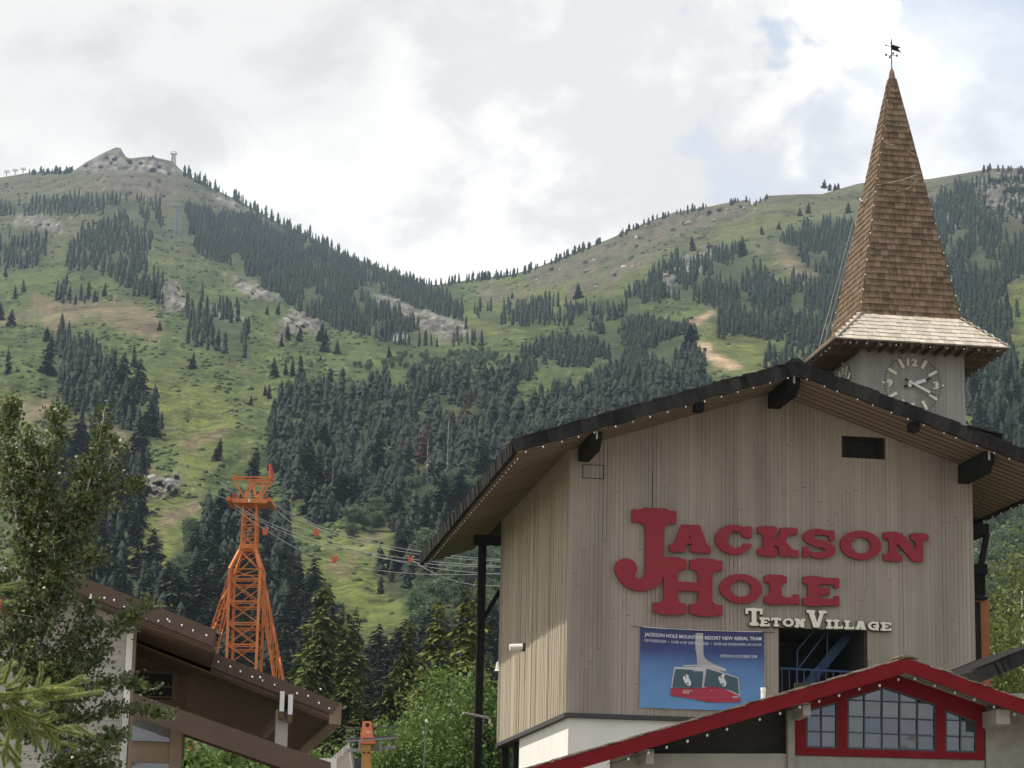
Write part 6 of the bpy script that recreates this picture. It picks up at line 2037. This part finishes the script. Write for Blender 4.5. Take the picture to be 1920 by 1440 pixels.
cable('thin haul rope drooping from the right saddle to the second bucket', [(cpx(512, 948, TY), cpx(592, 998, 206), .5), (cpx(592, 998, 206), cpx(945, 1078, dk), .7)], .018)
cable('thin haul rope below the lower bucket line', [(cpx(440, 952, TY), cpx(560, 1030, 210), .2), (cpx(560, 1030, 210), cpx(945, 1075, dk), .8)], .018)
cable('thin rope slanting down to the right in front of the pale grove', [(cpx(760, 1040, 150), cpx(945, 1098, dk), .6)], .018)
def line_pt(x, a, b, sg):
    A, Bq = cpx(*a, TY), cpx(*b, dk)
    best = min(np.linspace(0, 1, 400), key=lambda t: abs(proj(A + (Bq - A) * t - np.array([0, 0, 4 * sg * t * (1 - t)]))[0] - x))
    return A + (Bq - A) * best - np.array([0, 0, 4 * sg * best * (1 - best)])
for (x, y, sc_, li, lab) in ((627, 1047, 1.0, 2, 'red notched bucket hanging lowest left of the meadow'), (770, 1048, .82, 2, 'red notched bucket hanging nearest the station eave'), (593, 998, .95, 0, 'small red bucket on the upper cable right of the tower'), (497, 996, .95, 2, 'small red bucket beside the tower mast')):
    L = line_pt(x, lines[li][0], lines[li][1], lines[li][4])
    dist = np.linalg.norm(L - EYE)
    p = EYE + ray(x, y) * (dist / np.linalg.norm(ray(x, y)))
    w = .28 * sc_ * dist / 190 * 1.05
    bk = thing('cable_bucket', lab, 'bucket', p, 'red buckets hung on the tram cables', False)
    mb = MB()
    prof = [(-.9 * w, .9 * w), (-.55 * w, -1.1 * w), (.55 * w, -1.1 * w), (.95 * w, .9 * w), (.45 * w, .75 * w), (.1 * w, .15 * w), (-.35 * w, .35 * w), (-.5 * w, .9 * w)]
    mb.prism(prof, p - np.array([0, .35 * w, 0]), UX, ZX, DX, .7 * w)
    mb.build('bucket_body', M['redcar'], bk)
    MB().box(p + np.array((-.95, -.3, .82)) * w, p + np.array((-.55, .3, 1.12)) * w).build('hanger', M['salmon'], bk)
    MB().box(p + np.array((.5, -.3, .72)) * w, p + np.array((.98, .3, 1.02)) * w).build('hanger', M['white'], bk)
# cables climbing the mountain, second and summit towers
def mt(x, y):
    P, r = terr_pt(np.array([float(x)]), np.array([hy(x) - y]))
    return P[0]
def far_tower(x, y0, h_px, wpx, label, tx=0):
    P = mt(x, y0)
    dist = math.hypot(P[0], P[1])
    h = h_px * dist / F_PX
    w = wpx * dist / F_PX
    t = thing('tram_tower', label, 'tower', P, 'far tram towers', False)
    mb = MB()
    for a in (-1, 1):
        for b in (-1, 1): mb.bar(P + (a * w * .5, b * w * .5, -2), P + (a * w * .28, b * w * .28, h), w * .09)
    for k in range(8):
        z0, z1 = h * k / 8, h * (k + 1) / 8
        g0, g1 = w * (.5 - .22 * k / 8), w * (.5 - .22 * (k + 1) / 8)
        for b in (-1, 1): mb.bar(P + (-g0, b * g0, z0), P + (g1, b * g1, z1), w * .06).bar(P + (g0, b * g0, z0), P + (-g1, b * g1, z1), w * .06)
    mb.build('lattice_mast', M['grey_steel'], t)
    MB().box(P + (-w * .75, -w * .3, h), P + (w * .75, w * .3, h + w * .14)).build('crosshead', M['grey_steel'], t)
    top = MB()
    top.bar(P + (-w * .65, 0, h + w * .55), P + (w * .65, 0, h + w * .55), w * .1)
    for a in (-1, 1): top.bar(P + (a * w * .3, 0, h + w * .1), P + (a * w * .55, 0, h + w * .55), w * .08)
    top.build('head_frame', M['grey_steel'], t)
    return P + np.array([0, 0, h])
T5 = far_tower(325, 306, 18, 9, 'tiny grey tram tower standing on the bare summit shoulder')
T3 = far_tower(331, 455, 72, 12, 'faint grey lattice tram tower on the slope below the summit')
for k, dx_ in enumerate((-2.5, 2.5)):
    nm = 'left' if k == 0 else 'right'
    a = tp(246 if k == 0 else 470, 318)
    cable('faint %s cable climbing the mountain from the orange tower' % nm, [(a, T3 + np.array([dx_ * 2.6, 0, 3]), 70)], .02, 'faint cables climbing to the summit')
    cable('faint %s cable from the slope tower to the summit tower' % nm, [(T3 + np.array([dx_ * 2.6, 0, 3]), T5 + np.array([dx_ * 2.2, 0, 2]), 14)], .035, 'faint cables climbing to the summit')
for k, x in enumerate((12, 28, 43)):
    P = mt(x, float(np.interp(x, [p[0] for p in RIDGE], [p[1] for p in RIDGE])) + 1)
    t = thing('lift_pylon', 'tiny chairlift pylon on the left skyline', 'pylon', P, 'chairlift pylons on the skyline', False)
    MB().bar(P - (0, 0, 2), P + (0, 0, 8.5), 1.0).bar(P + (-4, 0, 7), P + (4, 0, 7), .9).bar(P + (-3.5, 0, 9.3), P + (3.5, 0, 9.3), .7).bar(P + (-2.5, 0, 7), P + (-3, 0, 9.3), .6).bar(P + (2.5, 0, 7), P + (3, 0, 9.3), .6).build('pylon', M['grey_steel'], t)
P = mt(752, 642)
ct = thing('cabin', 'tiny pale hut at the foot of the dark spur forest', 'hut', P, None, False)
MB().box(P + (-5, -3, -2), P + (5, 3, 4.5)).build('wall', M['white'], ct)
MB().prism([(-5.6, 4.5), (5.6, 4.5), (0, 7.5)], P + (0, -3.5, 0), UX, ZX, DX, 7).build('roof', M['grey_wood'], ct)
P = mt(1322, 672)
sg = thing('trail_sign', 'tiny dark trail post on the tan path', 'sign', P, None, False)
MB().bar(P - (0, 0, 1), P + (0, 0, 4.5), .6).box(P + (-.9, -.3, 4), P + (.9, .3, 6)).build('post', M['dark_trim'], sg)

# ------------------------------------------------------------------ boom, platform, stair wall, poles near the brown roof
CY = 104.0
def cp(x, y, dy=0.0): return onY(x, y, CY) + np.array([0, dy, 0])
def cbox(mb, x0, y0, x1, y1, dy0, dy1):
    a, b = cp(x0, y0, dy0), cp(x1, y1, dy1)
    b[0] = cp(x1, min(y1, 1440), dy1)[0]
    return mb.box(a, b)
bm = thing('boom_machine', 'orange headed lifting boom on a yellow mast behind the dark railing', 'crane', (*cp(690, 1440)[:2], 0), None, False)
mb = MB()
hd = [(681, 1354), (697, 1354), (700, 1380), (704, 1390), (704, 1396), (678, 1396), (677, 1375), (680, 1370)]
q = [cp(*p) for p in hd]
mb.prism([(p[0], p[2]) for p in q], (0, CY - .5, 0), UX, ZX, DX, .9)
hd_o = mb.build('boom_head', M['salmon'], bm)
MB().tube([cp(690, 1361, -.51), cp(690, 1361, -.53)], .09, 12).build('eye_hole', M['ink'], hd_o)
MB().box(cp(687.5, 1373.2, -.515), cp(697, 1375.2, -.505)).build('label_plate', M['white'], hd_o)
cbox(MB(), 681, 1385, 703, 1387, -.53, -.51).build('strap', M['ink'], hd_o)
mb = MB().hexa([cp(672, 1789, -.4), cp(698, 1789, -.4), cp(698, 1789, .4), cp(672, 1789, .4)], [cp(679, 1397, -.35), cp(696, 1397, -.35), cp(696, 1397, .35), cp(679, 1397, .35)])
mo_ = mb.build('boom_mast', M['yellow'], bm)
cbox(MB(), 681, 1411, 685, 1414, -.43, -.40).build('bolt', M['ink'], mo_); cbox(MB(), 690, 1411, 694, 1414, -.43, -.40).build('bolt', M['ink'], mo_)
pf = thing('platform', 'dark steel platform with railings across the orange boom', 'platform', (*cp(690, 1440)[:2], 0), None, False)
rm = MB()
for a, b, w in (((648, 1362), (742, 1360), .05), ((649, 1382), (742, 1378), .08)): rm.bar(cp(*a, .8), cp(*b, .8), w)
for x in (648, 662, 706, 724, 738): rm.bar(cp(x, 1361, .8), cp(x, 1395, .8), .05)
rm.build('railing', M['rail'], pf)
MB().bar(cp(650, 1392, -.7), cp(742, 1386, -.7), .1, .06).build('deck_edge', M['grey_steel'], pf)
MB().bar(cp(650, 1407, .2), cp(742, 1400, .2), .12, .14).build('deck_beam', M['grey_steel'], pf)
for x in (675, 714): MB().bar(cp(x, 1389, .0), cp(x - 1, 1410, .0), .12).build('strut', M['grey_steel'], pf)
sw = thing('stair_wall', 'pale concrete stair wall with a thin sloping handrail', 'wall', (*cp(640, 1440)[:2], 0), None, False)
q = [cp(*p, 1.5) for p in ((618, 1428), (650, 1398), (654, 1402), (660, 1440), (660, 1789), (618, 1789))]
MB().prism([(p[0], p[2]) for p in q], (0, CY + 1.5, 0), UX, ZX, DX, 1.0).build('wall', M['conc_light'], sw)
hr = MB()
for k in range(3): hr.bar(cp(616, 1420 + k * 4, 1.4), cp(650, 1390 + k * 4, 1.4), .045)
for t_ in (0, .33, .66, 1): hr.bar(cp(616 + 34 * t_, 1418 - 30 * t_, 1.4), cp(616 + 34 * t_, 1434 - 30 * t_, 1.4), .05)
hr.bar(cp(650, 1396, 1.4), cp(657, 1440, 1.4), .09)
hr.build('handrail', M['white'], sw)
cbox(MB(), 662, 1418, 674, 1789, 1.2, 1.6).build('louvre_door', M['slate'], sw)
ln = thing('low_wall', 'cream parapet wall peeking out beyond the lower brown roof tip', 'wall', (*cp(615, 1440)[:2], 0), None, False)
cbox(MB(), 600, 1427, 637, 1789, -2, -1.6).build('wall', M['plaster'], ln)
po = thing('marker_pole', 'thin dark pole with a pale cap in front of the leafy bush', 'pole', (*onY(790, 1500, 100)[:2], 0), None, False)
a, b = onY(773, 1765, 100), onY(799.5, 1354, 100)
MB().tube([a - (0, 0, 3), b], .035, 6).build('pole', M['rail'], po)
MB().tube([b, b + (0, 0, .12)], .06, 6).build('cap', M['white'], po)
ar = thing('sign_arm', 'short grey horizontal pipe arm reaching left from the black post', 'pipe', (-1, 16, 10))
a, b = on(868, 1337, 1, 16.5), on(918, 1346.5, 1, 17.2)
BASE[ar.name] = a.copy(); ar.location = W(*a)
MB().tube([a, b], .06, 8).build('pipe', M['grey_steel'], ar)
cap_ = MB().tube([b, b - (0, 0, .25)], .05, 6).build('bracket', M['white'], ar)

# ------------------------------------------------------------------ aspen in front of the lodge
AY = 42.0
def apx(x, y, dy=0.0): return onY(x, y, AY) + np.array([0, dy, 0])
at_ = thing('aspen_tree', 'large dark leaved aspen in front of the brown lodge', 'tree', (*apx(75, 1440)[:2], 0), None, False)
g = np.random.default_rng(12)
LIMBS = [([(92, 1900), (80, 1440), (72, 1250), (66, 1050), (58, 940), (60, 860)], .10, .02),
         ([(70, 1150), (75, 1000), (95, 880), (118, 800), (128, 772)], .035, .006),
         ([(72, 1200), (110, 1060), (150, 950), (185, 850), (200, 768)], .04, .006),
         ([(150, 950), (190, 930), (235, 912), (268, 903)], .02, .004),
         ([(130, 1010), (170, 970), (205, 870), (224, 824)], .02, .004),
         ([(66, 1100), (40, 1000), (20, 880), (28, 760)], .035, .006),
         ([(40, 1000), (5, 900), (-20, 800), (8, 745)], .025, .005),
         ([(70, 1230), (120, 1130), (170, 1060), (200, 1048)], .03, .005),
         ([(76, 1300), (130, 1220), (160, 1140), (160, 1120)], .025, .005),
         ([(78, 1330), (140, 1270), (200, 1220), (245, 1165), (288, 1142)], .03, .005),
         ([(80, 1360), (150, 1310), (215, 1285), (295, 1298)], .03, .005),
         ([(80, 1380), (150, 1350), (220, 1330), (300, 1338)], .028, .005),
         ([(80, 1400), (130, 1390), (180, 1385), (226, 1374)], .025, .005),
         ([(82, 1460), (130, 1430), (180, 1420), (222, 1416)], .025, .005),
         ([(74, 1250), (30, 1150), (-20, 1080), (-60, 1000)], .04, .006),
         ([(76, 1300), (20, 1250), (-40, 1200), (-90, 1180)], .03, .006),
         ([(78, 1380), (30, 1350), (-30, 1340), (-80, 1350)], .03, .006),
         ([(100, 1080), (140, 1040), (150, 980), (150, 880), (152, 850)], .02, .005),
         ([(68, 1000), (90, 930), (75, 870), (60, 830)], .02, .005),
         ([(80, 1440), (110, 1300), (150, 1200), (190, 1170)], .02, .005),
         ([(74, 1240), (40, 1180), (10, 1120), (-10, 1060)], .025, .005), ([(76, 1290), (50, 1240), (20, 1200), (-10, 1170)], .02, .005),
         ([(78, 1340), (110, 1290), (130, 1250), (150, 1215)], .02, .005), ([(80, 1400), (40, 1380), (0, 1360), (-40, 1300)], .02, .005),
         ([(70, 1180), (95, 1130), (110, 1080), (112, 1030)], .02, .005), ([(68, 1120), (50, 1060), (42, 1000), (48, 950)], .02, .005),
         ([(80, 1440), (120, 1440), (160, 1450), (210, 1440)], .02, .005), ([(68, 1060), (100, 1010), (130, 960), (170, 940)], .02, .005)]
tb_ = MB()
LV, LF, LT = [], [], []
for li, (pl_, r0, r1) in enumerate(LIMBS):
    dyy = 0 if li == 0 else g.uniform(-.7, .9)
    pts = []
    n = len(pl_)
    for i, (x, y) in enumerate(pl_):
        f = i / (n - 1)
        pts.append(apx(x + (0 if li == 0 else g.normal(0, 3)), y, dyy * f))
    # smooth
    P = []
    for i in range(n - 1):
        for t in np.linspace(0, 1, 5)[:-1]: P.append(pts[i] + (pts[i + 1] - pts[i]) * t)
    P.append(pts[-1])
    tb_.tube(P, r0, 7 if li == 0 else 5, r1)
    P = np.array(P)
    # leaf clusters along the limb on short side twigs
    seglen = np.r_[0, np.cumsum(np.linalg.norm(np.diff(P, axis=0), axis=1))]
    tot = seglen[-1]
    start = .56 if li == 0 else .12
    ntw = int(tot * (26 if li == 0 else 38 if li < 8 else 46))
    for k in range(ntw):
        s = tot * (start + (1 - start) * g.random())
        i = min(len(P) - 2, np.searchsorted(seglen, s) - 1)
        c = P[i] + (P[i + 1] - P[i]) * ((s - seglen[i]) / max(1e-6, seglen[i + 1] - seglen[i]))
        f = s / tot
        tl = g.uniform(.12, .66) * (1.15 - .72 * f)
        dirn = g.normal(0, 1, 3); dirn[2] = abs(dirn[2]) * .6; dirn /= np.linalg.norm(dirn)
        e = c + dirn * tl
        if tl > .15 and k % 2: tb_.tube([c, e], .006, 3, .002, False)
        for q in range(int(g.integers(7, 17))):
            o = c + (e - c) * g.uniform(.25, 1.1) + g.normal(0, .05, 3)
            a = g.normal(0, 1, 3); a /= np.linalg.norm(a)
            b2 = np.cross(a, g.normal(0, 1, 3)); b2 /= np.linalg.norm(b2)
            sz = g.uniform(.026, .048)
            m0 = len(LV)
            LV += [o - a * sz, o + b2 * sz * .85 - a * sz * .2, o + a * sz * 1.05, o - b2 * sz * .85 - a * sz * .2]
            LF.append((m0, m0 + 1, m0 + 2, m0 + 3)); LT += [g.random()] * 4
tb_.build('trunk', M['bark_pale'], at_, True)
link('crown', mesh_np('crown', np.array(LV) - BASE[at_.name], np.array(LF), M['aspen'], LT), at_)

# ------------------------------------------------------------------ young spruce in the near corner
SY = 15.5
def spx(x, y, dy=0.0): return onY(x, y, SY) + np.array([0, dy, 0])
sp = thing('spruce_tree', 'bright yellow green spruce branch tips in the lower left corner', 'tree', (*spx(-60, 1440)[:2], 0), None, False)
TW = []
def twig(pts, dy, n=1):
    TW.append(([spx(x, y, dy * (i / (len(pts) - 1))) for i, (x, y) in enumerate(pts)]))
tr_ = MB()
tr_.tube([spx(-95, 2200), spx(-85, 1440), spx(-80, 1200), spx(-78, 1000)], .06, 7, .015)
BR = [([(-80, 1330), (-20, 1290), (20, 1285), (40, 1245)], -.3), ([(10, 1288), (40, 1280), (62, 1264)], -.32), ([(-60, 1340), (0, 1310), (50, 1295), (110, 1290), (150, 1264)], .1), ([(60, 1295), (110, 1285), (164, 1270)], .12),
      ([(70, 1292), (80, 1262), (83, 1244)], -.1), ([(100, 1292), (125, 1290), (152, 1292)], .1), ([(0, 1310), (50, 1340), (80, 1350), (112, 1340)], -.2), ([(60, 1345), (95, 1355), (115, 1345)], -.2),
      ([(70, 1350), (110, 1370), (150, 1378)], -.1), ([(105, 1368), (130, 1365), (155, 1382)], -.05), ([(20, 1320), (60, 1370), (68, 1402)], .0), ([(30, 1330), (40, 1370), (25, 1400)], .1), ([(0, 1320), (20, 1370), (10, 1420), (14, 1440)], -.1),
      ([(75, 1352), (100, 1385), (98, 1410)], -.05), ([(-60, 1370), (-20, 1350), (10, 1380), (6, 1410)], .1), ([(-40, 1300), (0, 1270), (10, 1256)], .1), ([(20, 1290), (30, 1320), (50, 1360)], .1), ([(-80, 1120), (-30, 1105), (10, 1095), (44, 1086)], .1), ([(-60, 1128), (-10, 1130), (22, 1122)], .15), ([(-20, 1105), (15, 1102), (40, 1092)], .1),
      ([(-40, 1340), (20, 1335), (60, 1325), (90, 1318)], .0), ([(-30, 1300), (40, 1305), (85, 1300)], -.2), ([(40, 1300), (70, 1320), (96, 1330)], -.3), ([(-20, 1390), (20, 1400), (45, 1430)], -.1), ([(-50, 1290), (-10, 1255), (5, 1240)], 0)]
SV, SF, ST = [], [], []
BR += [([(x + 14 * math.sin(i * 2.1 + 1), y + 16 * math.cos(i * 1.7) + 10) for (x, y) in q], dd_ + .25) for i, (q, dd_) in enumerate(BR) if q[0][1] > 1200]
for (pts, dy) in BR:
    P0 = [spx(x, y, dy * i / (len(pts) - 1)) for i, (x, y) in enumerate(pts)]
    tr_.tube(P0, .005, 5, .002)
    P = []
    for i in range(len(P0) - 1):
        m_ = max(2, int(np.linalg.norm(P0[i + 1] - P0[i]) / .006))
        for t in np.linspace(0, 1, m_)[:-1]: P.append(P0[i] + (P0[i + 1] - P0[i]) * t)
    n = len(P)
    for i in range(n):
        f = i / n
        ax = P[min(i + 1, n - 1)] - P[max(i - 1, 0)]; ax /= np.linalg.norm(ax)
        for q in range(22):
            dv = g.normal(0, 1, 3); dv -= ax * (dv @ ax); dv /= np.linalg.norm(dv)
            dv = dv + ax * g.uniform(.45, .9); dv /= np.linalg.norm(dv)
            Ln = g.uniform(.018, .031) * (1 if f < .96 else .7)
            sd = np.cross(dv, g.normal(0, 1, 3)); sd /= np.linalg.norm(sd)
            w = .0023
            m0 = len(SV)
            SV += [P[i] + sd * w, P[i] - sd * w, P[i] + dv * Ln]
            SF.append((m0, m0 + 1, m0 + 2))
            v = np.clip(.15 + .55 * (1 - f) * .6 + g.normal(0, .18) + (.25 if pts[0][1] > 1200 else 0), 0, 1)
            ST += [v] * 3
tr_.build('trunk', M['bark'], sp, True)
link('crown', mesh_np('crown', np.array(SV) - BASE[sp.name], np.array(SF), M['spruce'], ST), sp)
cn = MB()
c0 = spx(4, 1136, -.05)
for k in range(9):
    zz = .03 - k * .0072
    rr_ = .016 * math.sin(math.pi * (k + 1) / 10.5) + .004
    for j in range(8):
        a = j * .785 + k * .4
        c = c0 + np.array([math.cos(a) * rr_, math.sin(a) * rr_, zz])
        o_ = np.array([math.cos(a), math.sin(a), -.5]) * .007
        s_ = np.array([-math.sin(a), math.cos(a), 0]) * .006
        cn.add([c - s_, c + s_, c + o_ + s_ * .5, c + o_ - s_ * .5], [(0, 1, 2, 3)])
cn.tube([c0 + (0, 0, .035), c0 - (0, 0, .035)], .008, 6)
cn.build('cone', M['cone'], sp)

# ------------------------------------------------------------------ air
HZ_LO, HZ_HI = (-5600, -3000, -1.2), (5600, 6100, 1150)
hz = MB().box(HZ_LO, HZ_HI)
m = bpy.data.materials.new('pale_haze')
m.use_nodes = True
nt = m.node_tree
nt.nodes.clear()
ou = nt.nodes.new('ShaderNodeOutputMaterial')
pv = nt.nodes.new('ShaderNodeVolumePrincipled')
pv.inputs['Color'].default_value = (.62, .80, 1, 1)
pv.inputs['Density'].default_value = 5.5e-5
pv.inputs['Anisotropy'].default_value = .2
nt.links.new(pv.outputs[0], ou.inputs['Volume'])
ho = hz.build('haze', m)
ho['kind'] = 'stuff'
